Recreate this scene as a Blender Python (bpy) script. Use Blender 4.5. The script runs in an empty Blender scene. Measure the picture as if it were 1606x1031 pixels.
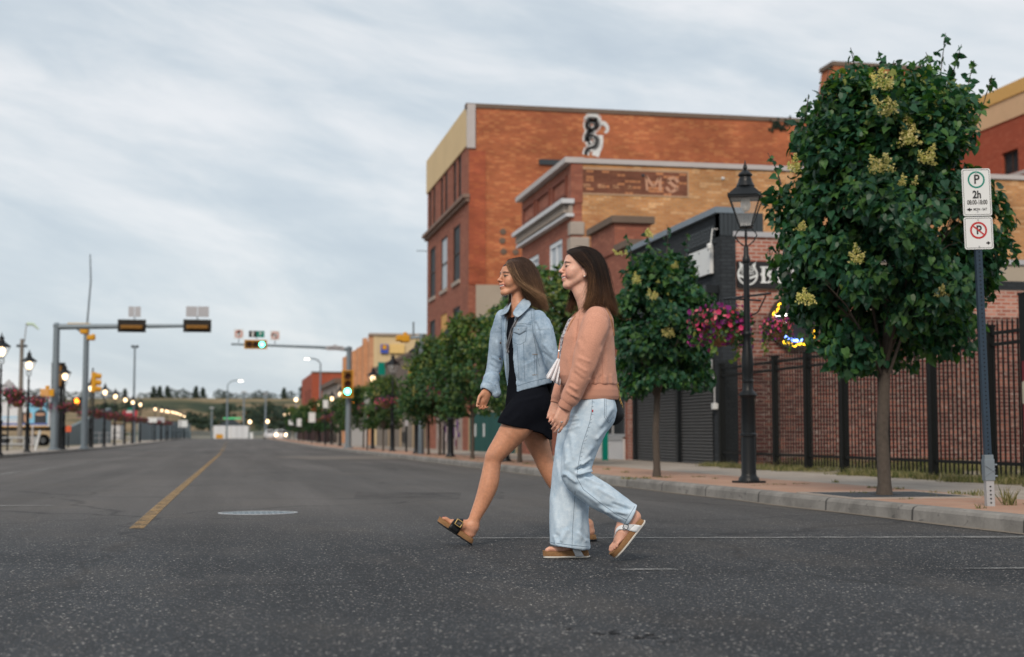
import bpy, bmesh, math, random
import numpy as np
from mathutils import Vector, Matrix, Euler, noise as mnoise
from mathutils.bvhtree import BVHTree
random.seed(7); RNG = np.random.default_rng(7)
R = math.radians
SC = bpy.context.scene
COL = SC.collection

# ------------------------------------------------------------------ camera, sky, sun
CAM_H = 0.70; FOCAL = 2213.0                       # metres, pixels at 1606 wide
YAW = math.atan((803 - 362) / FOCAL); PITCH = math.atan((679 - 515.5) / FOCAL)
cam_data = bpy.data.cameras.new('camera'); cam = bpy.data.objects.new('camera', cam_data); COL.objects.link(cam)
cam.location = (0, 0, CAM_H); cam.rotation_euler = (math.pi / 2 + PITCH, 0, -YAW)
cam_data.sensor_width = 36; cam_data.lens = 36 * FOCAL / 1606; cam_data.clip_start = 0.1; cam_data.clip_end = 6000
cam_data.dof.use_dof = True; cam_data.dof.focus_distance = 8.1; cam_data.dof.aperture_fstop = 2.4
SC.camera = cam
SC.view_settings.view_transform = 'Standard'; SC.view_settings.look = 'None'; SC.view_settings.gamma = 1
SC.view_settings.exposure = 0.06
SC.view_settings.use_curve_mapping = False
SC.cycles.use_denoising = True
SC.cycles.max_bounces = 6; SC.cycles.diffuse_bounces = 3; SC.cycles.glossy_bounces = 3
SC.cycles.transparent_max_bounces = 12; SC.cycles.sample_clamp_indirect = 6
SUN_EL, SUN_AZ = R(38), R(205)                     # azimuth clockwise from +Y: behind the camera, to its left
W = bpy.data.worlds.new('World'); SC.world = W; W.use_nodes = True
nt = W.node_tree; nt.nodes.clear()
def nd(t, **kw):
    n = nt.nodes.new(t)
    for k, v in kw.items(): setattr(n, k, v)
    return n
out = nd('ShaderNodeOutputWorld'); mixs = nd('ShaderNodeMixShader'); mixs.inputs[0].default_value = 0.86
sky = nd('ShaderNodeTexSky', sky_type='NISHITA', sun_disc=False, sun_elevation=SUN_EL, sun_rotation=SUN_AZ)
bg1 = nd('ShaderNodeBackground'); bg1.inputs[1].default_value = 0.09
nt.links.new(sky.outputs[0], bg1.inputs[0])
tc = nd('ShaderNodeTexCoord'); sep = nd('ShaderNodeSeparateXYZ'); nt.links.new(tc.outputs['Generated'], sep.inputs[0])
def mth(op, a, b=None, clamp=False):
    n = nd('ShaderNodeMath', operation=op, use_clamp=clamp)
    for i, v in enumerate((a, b)):
        if v is None: continue
        if isinstance(v, (int, float)): n.inputs[i].default_value = v
        else: nt.links.new(v, n.inputs[i])
    return n.outputs[0]
cz = mth('ADD', mth('MULTIPLY', sep.outputs[2], 3.4), mth('MULTIPLY', sep.outputs[0], .75))
cmb = nd('ShaderNodeCombineXYZ'); nt.links.new(sep.outputs[0], cmb.inputs[0]); nt.links.new(sep.outputs[1], cmb.inputs[1]); nt.links.new(cz, cmb.inputs[2])
mp = nd('ShaderNodeMapping'); mp.inputs['Scale'].default_value = (1.5, 1.5, 1.5); mp.inputs['Location'].default_value = (3.1, 1.7, .35)
nt.links.new(cmb.outputs[0], mp.inputs[0])
def ntex(scale, detail, rough, dist=0.0, src=None):
    n = nd('ShaderNodeTexNoise'); n.inputs['Scale'].default_value = scale; n.inputs['Detail'].default_value = detail
    n.inputs['Roughness'].default_value = rough; n.inputs['Distortion'].default_value = dist
    nt.links.new(src or mp.outputs[0], n.inputs['Vector']); return n.outputs[0]
n1 = ntex(1.7, 6, 0.55, 0.6); n2 = ntex(6.0, 6, 0.6, 0.4)
cl = mth('ADD', mth('MULTIPLY', n1, 0.72), mth('MULTIPLY', n2, 0.28))
rmp = nd('ShaderNodeValToRGB'); rmp.color_ramp.interpolation = 'B_SPLINE'
for p, c in ((0.36, (0.52, 0.59, 0.655)), (0.46, (0.61, 0.675, 0.725)), (0.53, (0.71, 0.75, 0.78)), (0.61, (0.84, 0.85, 0.865))):
    e = rmp.color_ramp.elements.new(p); e.color = (*c, 1)
rmp.color_ramp.elements.remove(rmp.color_ramp.elements[0]); rmp.color_ramp.elements.remove(rmp.color_ramp.elements[-1])
nt.links.new(cl, rmp.inputs[0])
bg2 = nd('ShaderNodeBackground'); bg2.inputs[1].default_value = 1.06; nt.links.new(rmp.outputs[0], bg2.inputs[0])
nt.links.new(bg1.outputs[0], mixs.inputs[1]); nt.links.new(bg2.outputs[0], mixs.inputs[2]); nt.links.new(mixs.outputs[0], out.inputs[0])
sd = bpy.data.lights.new('sun', 'SUN'); so = bpy.data.objects.new('sun', sd); COL.objects.link(so)
sd.energy = 2.2; sd.angle = R(20); sd.color = (1.0, 0.86, 0.72)
sdir = Vector((math.sin(SUN_AZ) * math.cos(SUN_EL), math.cos(SUN_AZ) * math.cos(SUN_EL), math.sin(SUN_EL)))
so.rotation_euler = sdir.to_track_quat('Z', 'Y').to_euler(); so.location = (0, 0, 30)

# ------------------------------------------------------------------ survey helpers: measured points on the street plan
_c, _s, _cp, _sp = math.cos(YAW), math.sin(YAW), math.cos(PITCH), math.sin(PITCH)
def _ray(x, y):
    a = (x - 803) / FOCAL; b = (515.5 - y) / FOCAL
    return (_s * _cp + a * _c - b * _s * _sp, _c * _cp - a * _s - b * _c * _sp, _sp + b * _cp)
def ground(x, y, z=0.115):
    r = _ray(x, y); t = (z - CAM_H) / r[2]; return Vector((r[0] * t, r[1] * t, z))
def at_x(x, y, X):
    r = _ray(x, y); t = X / r[0]; return Vector((X, r[1] * t, CAM_H + r[2] * t))
def at_y(x, y, Y):
    r = _ray(x, y); t = Y / r[1]; return Vector((r[0] * t, Y, CAM_H + r[2] * t))

# ------------------------------------------------------------------ object helpers
def tag(o, label=None, cat=None, group=None, kind=None):
    if label: o['label'] = label
    if cat: o['category'] = cat
    if group: o['group'] = group
    if kind: o['kind'] = kind
    return o
def empty(name, loc=(0, 0, 0), rz=0.0):
    o = bpy.data.objects.new(name, None); COL.objects.link(o); o.location = loc; o.rotation_euler = (0, 0, rz)
    o.empty_display_size = 0.2; return o
def children(o): return [c for c in COL.objects if c.parent == o]
def copy_tree(o, parent=None):
    c = o.copy(); COL.objects.link(c); c.parent = parent
    if parent: c.matrix_parent_inverse = o.matrix_parent_inverse.copy()
    for ch in KIDS.get(o.name, []): copy_tree(ch, c)
    KIDS[c.name] = [x for x in COL_CH(c)]
    return c
KIDS = {}
def COL_CH(c): return list(c.children)
def set_parent(o, p):
    o.parent = p; KIDS.setdefault(p.name, []).append(o)
def mesh_obj(name, V, F, mat, parent=None, smooth=False, mi=None):
    me = bpy.data.meshes.new(name)
    me.from_pydata([tuple(v) for v in V], [], F); me.update()
    for m in (mat if isinstance(mat, (list, tuple)) else [mat]): me.materials.append(m)
    if mi is not None: me.polygons.foreach_set('material_index', mi)
    if smooth: me.polygons.foreach_set('use_smooth', [True] * len(me.polygons))
    o = bpy.data.objects.new(name, me); COL.objects.link(o)
    if parent: set_parent(o, parent)
    return o
def np_mesh(name, V, F, mat, parent=None, smooth=True, col=None):
    """V (n,3) float array, F (m,k) int array"""
    me = bpy.data.meshes.new(name); V = np.asarray(V, np.float32); F = np.asarray(F, np.int32); m, k = F.shape
    me.vertices.add(len(V)); me.vertices.foreach_set('co', V.ravel())
    me.loops.add(m * k); me.loops.foreach_set('vertex_index', F.ravel())
    me.polygons.add(m); me.polygons.foreach_set('loop_start', np.arange(m, dtype=np.int32) * k)
    me.polygons.foreach_set('loop_total', np.full(m, k, np.int32))
    me.polygons.foreach_set('use_smooth', np.full(m, bool(smooth)))
    if col is not None:
        a = me.color_attributes.new('Col', 'FLOAT_COLOR', 'POINT')
        a.data.foreach_set('color', np.hstack([col, np.ones((len(V), 1))]).astype(np.float32).ravel())
    me.update(calc_edges=True); me.validate()
    for mm in (mat if isinstance(mat, (list, tuple)) else [mat]): me.materials.append(mm)
    o = bpy.data.objects.new(name, me); COL.objects.link(o)
    if parent: set_parent(o, parent)
    return o

class MB:
    def __init__(s): s.V = []; s.F = []; s.M = []; s.mi = 0; s.G = []
    def split(s, name, mat, parent, **k):
        """every added solid as a part of its own"""
        for i, (v, f) in enumerate(s.G):
            v2, f2 = s.G[i + 1] if i + 1 < len(s.G) else (len(s.V), len(s.F)); m = MB(); m.V = s.V[v:v2]; m.F = [tuple(q - v for q in p) for p in s.F[f:f2]]; m.M = [0] * len(m.F); m.build(name, mat, parent, **k)
    def add(s, V, F):
        b = len(s.V); s.G.append((b, len(s.F))); s.V += [tuple(v) for v in V]; s.F += [tuple(b + i for i in f) for f in F]; s.M += [s.mi] * len(F); return s
    def box(s, x0, x1, y0, y1, z0, z1):
        return s.add([(x0, y0, z0), (x1, y0, z0), (x1, y1, z0), (x0, y1, z0), (x0, y0, z1), (x1, y0, z1), (x1, y1, z1), (x0, y1, z1)],
                     [(0, 3, 2, 1), (4, 5, 6, 7), (0, 1, 5, 4), (1, 2, 6, 5), (2, 3, 7, 6), (3, 0, 4, 7)])
    def obox(s, c, sx, sy, sz, rot=None):
        rot = rot or Matrix.Identity(3); c = Vector(c)
        V = [c + rot @ Vector((a * sx / 2, b * sy / 2, d * sz / 2)) for d in (-1, 1) for a, b in ((-1, -1), (1, -1), (1, 1), (-1, 1))]
        return s.add(V, [(0, 3, 2, 1), (4, 5, 6, 7), (0, 1, 5, 4), (1, 2, 6, 5), (2, 3, 7, 6), (3, 0, 4, 7)])
    def lathe(s, prof, c=(0, 0, 0), n=16, rot=0.0, cap=True):
        V = []; F = []
        for r, z in prof:
            for k in range(n):
                a = rot + 2 * math.pi * k / n; V.append((c[0] + r * math.cos(a), c[1] + r * math.sin(a), c[2] + z))
        for i in range(len(prof) - 1):
            for k in range(n):
                k2 = (k + 1) % n; F.append((i * n + k, i * n + k2, (i + 1) * n + k2, (i + 1) * n + k))
        if cap: F.append(tuple(range(n - 1, -1, -1))); F.append(tuple((len(prof) - 1) * n + k for k in range(n)))
        return s.add(V, F)
    def tube(s, pts, rad, n=8, cap=True):
        pts = [Vector(p) for p in pts]; m = len(pts)
        if not hasattr(rad, '__len__'): rad = [rad] * m
        V = []; F = []; ref = None
        for i, p in enumerate(pts):
            t = (pts[min(i + 1, m - 1)] - pts[max(i - 1, 0)]).normalized()
            if ref is None: ref = Vector((0, 0, 1)) if abs(t.z) < 0.9 else Vector((1, 0, 0))
            u = (ref - t * ref.dot(t)).normalized(); w = t.cross(u); ref = u
            for k in range(n):
                a = 2 * math.pi * k / n; V.append(p + (u * math.cos(a) + w * math.sin(a)) * rad[i])
        for i in range(m - 1):
            for k in range(n):
                k2 = (k + 1) % n; F.append((i * n + k, i * n + k2, (i + 1) * n + k2, (i + 1) * n + k))
        if cap: F.append(tuple(range(n - 1, -1, -1))); F.append(tuple((m - 1) * n + k for k in range(n)))
        return s.add(V, F)
    def prism(s, poly, thick, M=None):
        """2D polygon in local XZ, extruded along local Y by thick; M 4x4"""
        M = M or Matrix.Identity(4); n = len(poly)
        V = [M @ Vector((x, 0, z)) for x, z in poly] + [M @ Vector((x, thick, z)) for x, z in poly]
        F = [tuple(range(n)), tuple(range(2 * n - 1, n - 1, -1))] + [(i, n + i, n + (i + 1) % n, (i + 1) % n) for i in range(n)]
        return s.add(V, F)
    def wall(s, axis, at, u0, u1, z0, z1, holes=(), th=0.25, sign=1):
        """axis 'x': plane X=at, u=Y; axis 'y': plane Y=at, u=X. sign: thickness direction"""
        us = sorted({u0, u1, *[h[0] for h in holes], *[h[1] for h in holes]}); zs = sorted({z0, z1, *[h[2] for h in holes], *[h[3] for h in holes]})
        P = (lambda u, d, z: (at + d, u, z)) if axis == 'x' else (lambda u, d, z: (u, at + d, z))
        T = th * sign
        for i in range(len(us) - 1):
            for j in range(len(zs) - 1):
                um, zm = (us[i] + us[i + 1]) / 2, (zs[j] + zs[j + 1]) / 2
                if any(h[0] < um < h[1] and h[2] < zm < h[3] for h in holes): continue
                for d in (0, T): s.add([P(us[i], d, zs[j]), P(us[i + 1], d, zs[j]), P(us[i + 1], d, zs[j + 1]), P(us[i], d, zs[j + 1])], [(0, 1, 2, 3)])
        for (a, b, c, d2) in list(holes) + [(u0, u1, z0, z1)]:
            for (p, q) in (((a, c), (b, c)), ((b, c), (b, d2)), ((b, d2), (a, d2)), ((a, d2), (a, c))):
                s.add([P(p[0], 0, p[1]), P(q[0], 0, q[1]), P(q[0], T, q[1]), P(p[0], T, p[1])], [(0, 1, 2, 3)])
        return s
    def build(s, name, mat, parent=None, smooth=False, bevel=0.0, loc=None):
        if loc is not None: s.V = [(v[0] - loc[0], v[1] - loc[1], v[2] - loc[2]) for v in s.V]
        o = mesh_obj(name, s.V, s.F, mat, parent, smooth, s.M if isinstance(mat, (list, tuple)) else None)
        if loc is not None: o.location = loc
        if smooth and not bevel:
            try: o.data.set_sharp_from_angle(angle=R(40))
            except Exception: pass
        if bevel:
            md = o.modifiers.new('bevel', 'BEVEL'); md.width = bevel; md.segments = 2; md.limit_method = 'ANGLE'
        return o

# ------------------------------------------------------------------ materials
class NT:
    def __init__(s, name):
        s.m = bpy.data.materials.new(name); s.m.use_nodes = True; s.t = s.m.node_tree
        s.b = s.t.nodes['Principled BSDF']; s._tc = None
    def n(s, t, ins=None, **kw):
        x = s.t.nodes.new(t)
        for k, v in kw.items(): setattr(x, k, v)
        for k, v in (ins or {}).items(): s.set(x, k, v)
        return x
    def set(s, x, k, v):
        i = x.inputs[k]
        if hasattr(v, 'is_output') or isinstance(v, bpy.types.NodeSocket): s.t.links.new(v, i)
        elif isinstance(v, tuple) and len(v) == 3 and i.type == 'RGBA': i.default_value = (*v, 1)
        else: i.default_value = v
    def obj(s):
        if not s._tc: s._tc = s.n('ShaderNodeTexCoord')
        return s._tc.outputs['Object']
    def world(s): return s.n('ShaderNodeNewGeometry').outputs['Position']
    def vmul(s, v, sc): return s.n('ShaderNodeVectorMath', {0: v, 1: sc}, operation='MULTIPLY').outputs[0]
    def noise(s, scale, detail=4, rough=0.55, dist=0.0, v=None):
        return s.n('ShaderNodeTexNoise', {'Vector': v or s.obj(), 'Scale': scale, 'Detail': detail, 'Roughness': rough, 'Distortion': dist}).outputs[0]
    def ramp(s, f, stops, interp='LINEAR'):
        r = s.n('ShaderNodeValToRGB', {0: f}); cr = r.color_ramp; cr.interpolation = interp
        while len(cr.elements) < len(stops): cr.elements.new(0.5)
        for e, (p, c) in zip(cr.elements, stops):
            e.position = p; e.color = (*c, 1) if isinstance(c, tuple) else (c, c, c, 1)
        return r.outputs[0]
    def mix(s, f, a, b, mode='MIX'):
        x = s.n('ShaderNodeMix', data_type='RGBA', blend_type=mode)
        for k, v in ((0, f), (6, a), (7, b)):
            if isinstance(v, bpy.types.NodeSocket): s.t.links.new(v, x.inputs[k])
            else: x.inputs[k].default_value = (*v, 1) if isinstance(v, tuple) else v
        return x.outputs[2]
    def math(s, op, a, b=0.0, clamp=False):
        return s.n('ShaderNodeMath', {0: a, 1: b}, operation=op, use_clamp=clamp).outputs[0]
    def bump(s, h, strength=0.3, dist=0.01):
        s.set(s.b, 'Normal', s.n('ShaderNodeBump', {'Height': h, 'Strength': strength, 'Distance': dist}).outputs[0])
    def fin(s, col=None, rough=0.7, metal=0.0, spec=0.5, **kw):
        if col is not None: s.set(s.b, 'Base Color', col)
        s.set(s.b, 'Roughness', rough); s.set(s.b, 'Metallic', metal); s.set(s.b, 'Specular IOR Level', spec)
        for k, v in kw.items(): s.set(s.b, k.replace('_', ' '), v)
        return s.m

def plain(name, col, rough=0.6, metal=0.0, var=0.12, scale=6.0, spec=0.22, bump=0.0):
    t = NT(name); f = t.noise(scale, 5)
    c = t.mix(f, tuple(x * (1 - var) for x in col), tuple(min(1, x * (1 + var)) for x in col))
    if bump: t.bump(t.noise(scale * 8, 3), bump, 0.01)
    rr = t.math('ADD', t.math('MULTIPLY', t.noise(scale * 2.3, 3), 0.2), rough - 0.1)
    return t.fin(c, rr, metal, spec)
def emis(name, col, strength):
    t = NT(name); t.set(t.b, 'Emission Color', col); t.set(t.b, 'Emission Strength', strength); return t.fin(col, 0.4)

def brick(name, cols, mortar, w=0.22, h=0.075, stain=None, msize=0.011, contrast=1.0, patch=(0.75, 1.2), white=0.0):
    """running bond in the wall's own plane: horizontal = X+Y, vertical = Z"""
    t = NT(name); sp_ = t.n('ShaderNodeSeparateXYZ', {0: t.world()})
    u = t.math('ADD', sp_.outputs[0], sp_.outputs[1])
    v = t.n('ShaderNodeCombineXYZ', {0: u, 1: sp_.outputs[2], 2: 0.0}).outputs[0]
    bt = t.n('ShaderNodeTexBrick', {'Vector': v, 'Color1': cols[0], 'Color2': cols[1], 'Mortar': mortar, 'Scale': 1.0, 'Mortar Size': msize,
                                    'Mortar Smooth': 0.1, 'Bias': 0.0, 'Brick Width': w, 'Row Height': h})
    # per-brick third colour
    cell = t.n('ShaderNodeTexWhiteNoise', {'Vector': t.n('ShaderNodeVectorMath', {0: t.vmul(v, (1 / w, 1 / h, 1))}, operation='FLOOR').outputs[0]}, noise_dimensions='2D')
    c = t.mix(t.ramp(cell.outputs[0], [(0.78, 0.0), (0.8, 1.0)], 'CONSTANT'), bt.outputs[0], cols[2])
    c = t.mix(bt.outputs[1], c, mortar)
    big = t.noise(0.35, 6, 0.6, 0.4, v); mid = t.noise(1.6, 5, 0.65, 0.0, t.vmul(v, (0.5, 1.6, 1)))
    lo, hi = patch
    c = t.mix(1.0, c, t.ramp(big, [(0.3, lo), (0.7, hi)]), 'MULTIPLY')
    c = t.mix(1.0, c, t.ramp(mid, [(0.3, lo), (0.7, hi)]), 'MULTIPLY')
    if stain:
        s2 = t.noise(0.5, 7, 0.7, 0.6, t.vmul(v, (0.6, 1.4, 1)))
        c = t.mix(t.ramp(s2, [(0.52, 0.0), (0.66, 0.75)]), c, stain)
    if white:
        s3 = t.noise(9.0, 4, 0.7, 0.0, t.vmul(v, (0.5, 1.6, 1)))
        c = t.mix(t.ramp(s3, [(0.56, 0.0), (0.70, white)]), c, (0.55, 0.5, 0.46))
    t.bump(t.math('SUBTRACT', 1.0, bt.outputs[1]), 0.5, 0.008)
    return t.fin(c, 0.88, 0, 0.25)

M = {}
# asphalt: dark binder, pale and tan stones, tyre polish and patches
t = NT('asphalt'); P = t.world()
v1 = t.n('ShaderNodeTexVoronoi', {'Vector': P, 'Scale': 120.0, 'Randomness': 1.0}); v2 = t.n('ShaderNodeTexVoronoi', {'Vector': P, 'Scale': 62.0, 'Randomness': 1.0})
wn = t.n('ShaderNodeTexWhiteNoise', {'Vector': v1.outputs['Position']}); wn2 = t.n('ShaderNodeTexWhiteNoise', {'Vector': v2.outputs['Position']})
base = t.ramp(t.noise(0.55, 6, 0.6, 0.5, P), [(0.3, (0.026, 0.029, 0.033)), (0.7, (0.046, 0.050, 0.055))])
base = t.mix(1.0, base, t.ramp(wn.outputs[0], [(0.0, 0.35), (1.0, 1.7)]), 'MULTIPLY')
st1 = t.math('MULTIPLY', t.ramp(wn.outputs[0], [(0.0, 0.0), (0.86, 1.0)], 'CONSTANT'), t.ramp(v1.outputs['Distance'], [(0.25, 1.0), (0.5, 0.0)]))
st2 = t.math('MULTIPLY', t.ramp(wn2.outputs[0], [(0.0, 0.0), (0.93, 1.0)], 'CONSTANT'), t.ramp(v2.outputs['Distance'], [(0.25, 1.0), (0.42, 0.0)]))
stone = t.ramp(wn2.outputs[0], [(0.0, (0.22, 0.22, 0.23)), (0.4, (0.30, 0.26, 0.22)), (0.7, (0.16, 0.16, 0.17)), (0.96, (0.46, 0.43, 0.40))])
stone1 = t.ramp(wn.outputs[0], [(0.86, (0.17, 0.17, 0.18)), (0.93, (0.28, 0.24, 0.21)), (1.0, (0.38, 0.37, 0.36))])
c = t.mix(st1, base, stone1); c = t.mix(st2, c, stone)
spx = t.n('ShaderNodeSeparateXYZ', {0: P})
# older, browner, smoother surface beyond the stop line and near the right kerb
yy = t.math('ADD', spx.outputs[1], t.math('MULTIPLY', t.math('SUBTRACT', t.noise(0.8, 4, 0.6, 0, P), 0.5), 1.6))
old = t.n('ShaderNodeMapRange', {0: yy, 1: 8.5, 2: 14.0, 3: 0.0, 4: 1.0}).outputs[0]
oc = t.ramp(t.noise(0.25, 6, 0.6, 0.3, t.vmul(P, (1.0, 0.35, 1))), [(0.3, (0.080, 0.076, 0.074)), (0.7, (0.130, 0.120, 0.113))])
oc = t.mix(1.0, oc, t.ramp(wn.outputs[0], [(0.0, 0.75), (1.0, 1.3)]), 'MULTIPLY')
c = t.mix(t.math('MULTIPLY', old, 0.8), c, oc)
# tar seams and transverse construction joints
crk = t.n('ShaderNodeTexVoronoi', {'Vector': t.n('ShaderNodeVectorMath', {0: P, 1: t.vmul(t.n('ShaderNodeTexNoise', {'Vector': P, 'Scale': 1.2, 'Detail': 3.0}).outputs[1], (0.9, 0.9, 0))}, operation='ADD').outputs[0], 'Scale': 0.24}, feature='DISTANCE_TO_EDGE')
c = t.mix(t.ramp(crk.outputs[0], [(0.002, 0.55), (0.007, 0.0)]), c, (0.02, 0.021, 0.023))
trk = t.noise(1.0, 5, 0.6, 0.3, t.vmul(P, (1.25, 0.045, 1))); c = t.mix(1.0, c, t.ramp(trk, [(0.34, 0.86), (0.66, 1.24)]), 'MULTIPLY')
blt = t.noise(2.1, 5, 0.7, 1.2, P); c = t.mix(t.ramp(blt, [(0.66, 0.0), (0.74, 0.5)]), c, (0.022, 0.023, 0.025))
dust = t.ramp(t.noise(1.1, 6, 0.65, 0.2, t.vmul(P, (1, 0.5, 1))), [(0.5, 0.0), (0.72, 0.30)])
c = t.mix(dust, c, (0.13, 0.115, 0.10))
t.bump(t.math('ADD', t.math('MULTIPLY', v1.outputs['Distance'], -1.0), t.math('MULTIPLY', t.noise(120, 2, 0.6, 0, P), 0.6)), 0.55, 0.006)
M['asphalt'] = t.fin(c, t.ramp(wn.outputs[0], [(0, 0.7), (1, 0.95)]), 0, 0.18)
def paint(name, col, wear=(0.42, 0.6), scale=9):
    t = NT(name); P = t.world()
    f = t.math('ADD', t.math('MULTIPLY', t.noise(scale, 6, 0.75, 0, P), 0.6), t.math('MULTIPLY', t.noise(80, 3, 0.7, 0, P), 0.4))
    t.b.inputs['Alpha'].default_value = 1
    t.set(t.b, 'Alpha', t.ramp(f, [(wear[0], 0.0), (wear[1], 0.9)]))
    return t.fin(t.mix(t.noise(30, 3, 0.6, 0, P), tuple(x * 0.8 for x in col), col), 0.8)
M['line_yellow'] = paint('worn_yellow_paint', (0.42, 0.26, 0.10), (0.36, 0.60), 5)
M['tar'] = paint('tar_patch', (0.035, 0.036, 0.039), (0.45, 0.75), 1.5)
M['line_white'] = paint('worn_white_paint', (0.34, 0.34, 0.33), (0.40, 0.66), 5)
t = NT('concrete'); P = t.world()
c = t.ramp(t.noise(2.2, 7, 0.65, 0.3, P), [(0.3, (0.26, 0.225, 0.19)), (0.7, (0.40, 0.35, 0.30))])
c = t.mix(t.ramp(t.noise(60, 3, 0.7, 0, P), [(0.55, 0.0), (0.75, 0.4)]), c, (0.16, 0.14, 0.12)); t.bump(t.noise(90, 3, 0.6, 0, P), 0.3, 0.004)
M['concrete'] = t.fin(c, 0.9, 0, 0.25)
t = NT('kerb_concrete'); P = t.world(); s_ = t.n('ShaderNodeSeparateXYZ', {0: P})
c = t.ramp(t.noise(1.7, 7, 0.7, 0.4, P), [(0.3, (0.13, 0.125, 0.115)), (0.5, (0.22, 0.21, 0.195)), (0.72, (0.33, 0.315, 0.29))])
c = t.mix(t.ramp(t.noise(3.3, 6, 0.75, 1.0, t.vmul(P, (1, 1, 3))), [(0.58, 0.0), (0.66, 0.8)]), c, (0.07, 0.07, 0.07))
jn = t.math('PINGPONG', s_.outputs[1], 0.75); c = t.mix(t.ramp(jn, [(0.008, 0.85), (0.02, 0.0)]), c, (0.03, 0.03, 0.03))
t.bump(t.noise(40, 4, 0.7, 0, P), 0.5, 0.006); M['kerb'] = t.fin(c, 0.9, 0, 0.25)
t = NT('sidewalk_brick'); P = t.world()
bt = t.n('ShaderNodeTexBrick', {'Vector': P, 'Color1': (0.40, 0.215, 0.145), 'Color2': (0.33, 0.175, 0.12), 'Mortar': (0.30, 0.22, 0.17), 'Scale': 1.0, 'Mortar Size': 0.008, 'Brick Width': 0.21, 'Row Height': 0.105})
c = t.mix(t.ramp(t.noise(1.4, 6, 0.65, 0.3, P), [(0.35, 0.0), (0.7, 0.55)]), bt.outputs[0], (0.44, 0.33, 0.25))
t.bump(bt.outputs[1], 0.3, 0.003); M['paver'] = t.fin(c, 0.9, 0, 0.2)
t = NT('dirt'); P = t.world()
c = t.ramp(t.noise(0.5, 8, 0.7, 0.3, P), [(0.3, (0.14, 0.13, 0.08)), (0.5, (0.26, 0.22, 0.155)), (0.7, (0.33, 0.29, 0.22))]); t.bump(t.noise(20, 5, 0.7, 0, P), 0.5, 0.02)
M['dirt'] = t.fin(c, 0.95, 0, 0.2)
t = NT('hill_grass'); P = t.world(); hs = t.n('ShaderNodeSeparateXYZ', {0: P})
f = t.noise(0.018, 9, 0.62, 0.8, P)
c = t.ramp(f, [(0.34, (0.035, 0.05, 0.032)), (0.43, (0.07, 0.078, 0.045)), (0.50, (0.19, 0.145, 0.085)), (0.58, (0.27, 0.20, 0.125)), (0.68, (0.10, 0.10, 0.055)), (0.76, (0.04, 0.055, 0.033))])
topm = t.n('ShaderNodeMapRange', {0: hs.outputs[2], 1: 18.0, 2: 20.5, 3: 0.0, 4: 0.9}).outputs[0]
c = t.mix(topm, c, t.ramp(t.noise(0.05, 5, 0.6, 0, P), [(0.3, (0.18, 0.15, 0.085)), (0.7, (0.25, 0.20, 0.12))])); M['hill'] = t.fin(c, 0.95, 0, 0.1)

M['black_metal'] = plain('black_painted_metal', (0.007, 0.009, 0.011), 0.42, 0.0, 0.2, 12, 0.3)
M['fence_metal'] = plain('fence_black_metal', (0.005, 0.006, 0.006), 0.6)
M['galv'] = plain('galvanised_steel', (0.19, 0.23, 0.26), 0.5, 0.35, 0.15, 9)
M['galv_light'] = plain('light_galvanised_steel', (0.42, 0.43, 0.44), 0.45, 0.4, 0.15, 20)
M['sign_post'] = plain('blue_grey_perforated_post', (0.03, 0.05, 0.075), 0.5, 0.2, 0.2, 20)
M['hole'] = plain('dark_hole', (0.006, 0.008, 0.01), 0.8)
M['sign_white'] = plain('sign_white', (0.66, 0.68, 0.68), 0.45, 0, 0.04)
M['sign_back'] = plain('aluminium_sign_back', (0.42, 0.42, 0.44), 0.5, 0.3, 0.06)
M['sign_black'] = plain('sign_black', (0.02, 0.02, 0.022), 0.5)
M['sign_green'] = plain('sign_green', (0.0, 0.20, 0.15), 0.45, 0, 0.05)
M['sign_red'] = plain('sign_red', (0.45, 0.03, 0.03), 0.45, 0, 0.05)
M['sign_red_pale'] = plain('sign_red_faded', (0.55, 0.22, 0.18), 0.5, 0, 0.05)
M['signal_yellow'] = plain('signal_yellow', (0.60, 0.29, 0.02), 0.45, 0, 0.1)
M['signal_black'] = plain('signal_black', (0.02, 0.018, 0.016), 0.6)
M['signal_dark'] = plain('signal_dark_lens', (0.06, 0.02, 0.01), 0.3)
M['signal_amber'] = plain('signal_amber_body', (0.22, 0.105, 0.02), 0.5)
M['green_light'] = emis('green_signal_light', (0.10, 1.0, 0.62), 9.0)
M['orange_light'] = emis('orange_signal_light', (1.0, 0.27, 0.02), 6.0)
M['lamp_glow'] = emis('lit_lamp_glass', (1.0, 0.70, 0.40), 4.2)
M['street_glow'] = emis('street_light_lens', (1.0, 0.93, 0.80), 5.0)
M['head_glow'] = emis('headlight_glow', (1.0, 0.66, 0.36), 14.0)
t = NT('lantern_glass'); t.b.inputs['Alpha'].default_value = 0.14; M['glass'] = t.fin((0.75, 0.77, 0.78), 0.12, 0, 0.5)
t = NT('bulb_glass'); t.b.inputs['Alpha'].default_value = 0.75; M['bulb'] = t.fin((0.75, 0.74, 0.70), 0.15, 0, 0.6)
t = NT('window_glass'); M['window'] = t.fin(t.ramp(t.noise(1.3, 3), [(0.35, (0.015, 0.02, 0.024)), (0.7, (0.045, 0.05, 0.055))]), 0.5, 0, 0.06)
M['window_frame_dark'] = plain('dark_brown_window_frame', (0.055, 0.03, 0.024), 0.6)
M['window_frame_white'] = plain('white_window_frame', (0.62, 0.66, 0.70), 0.5, 0, 0.05)
M['blinds'] = plain('pale_window_blind', (0.42, 0.47, 0.52), 0.5)

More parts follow.
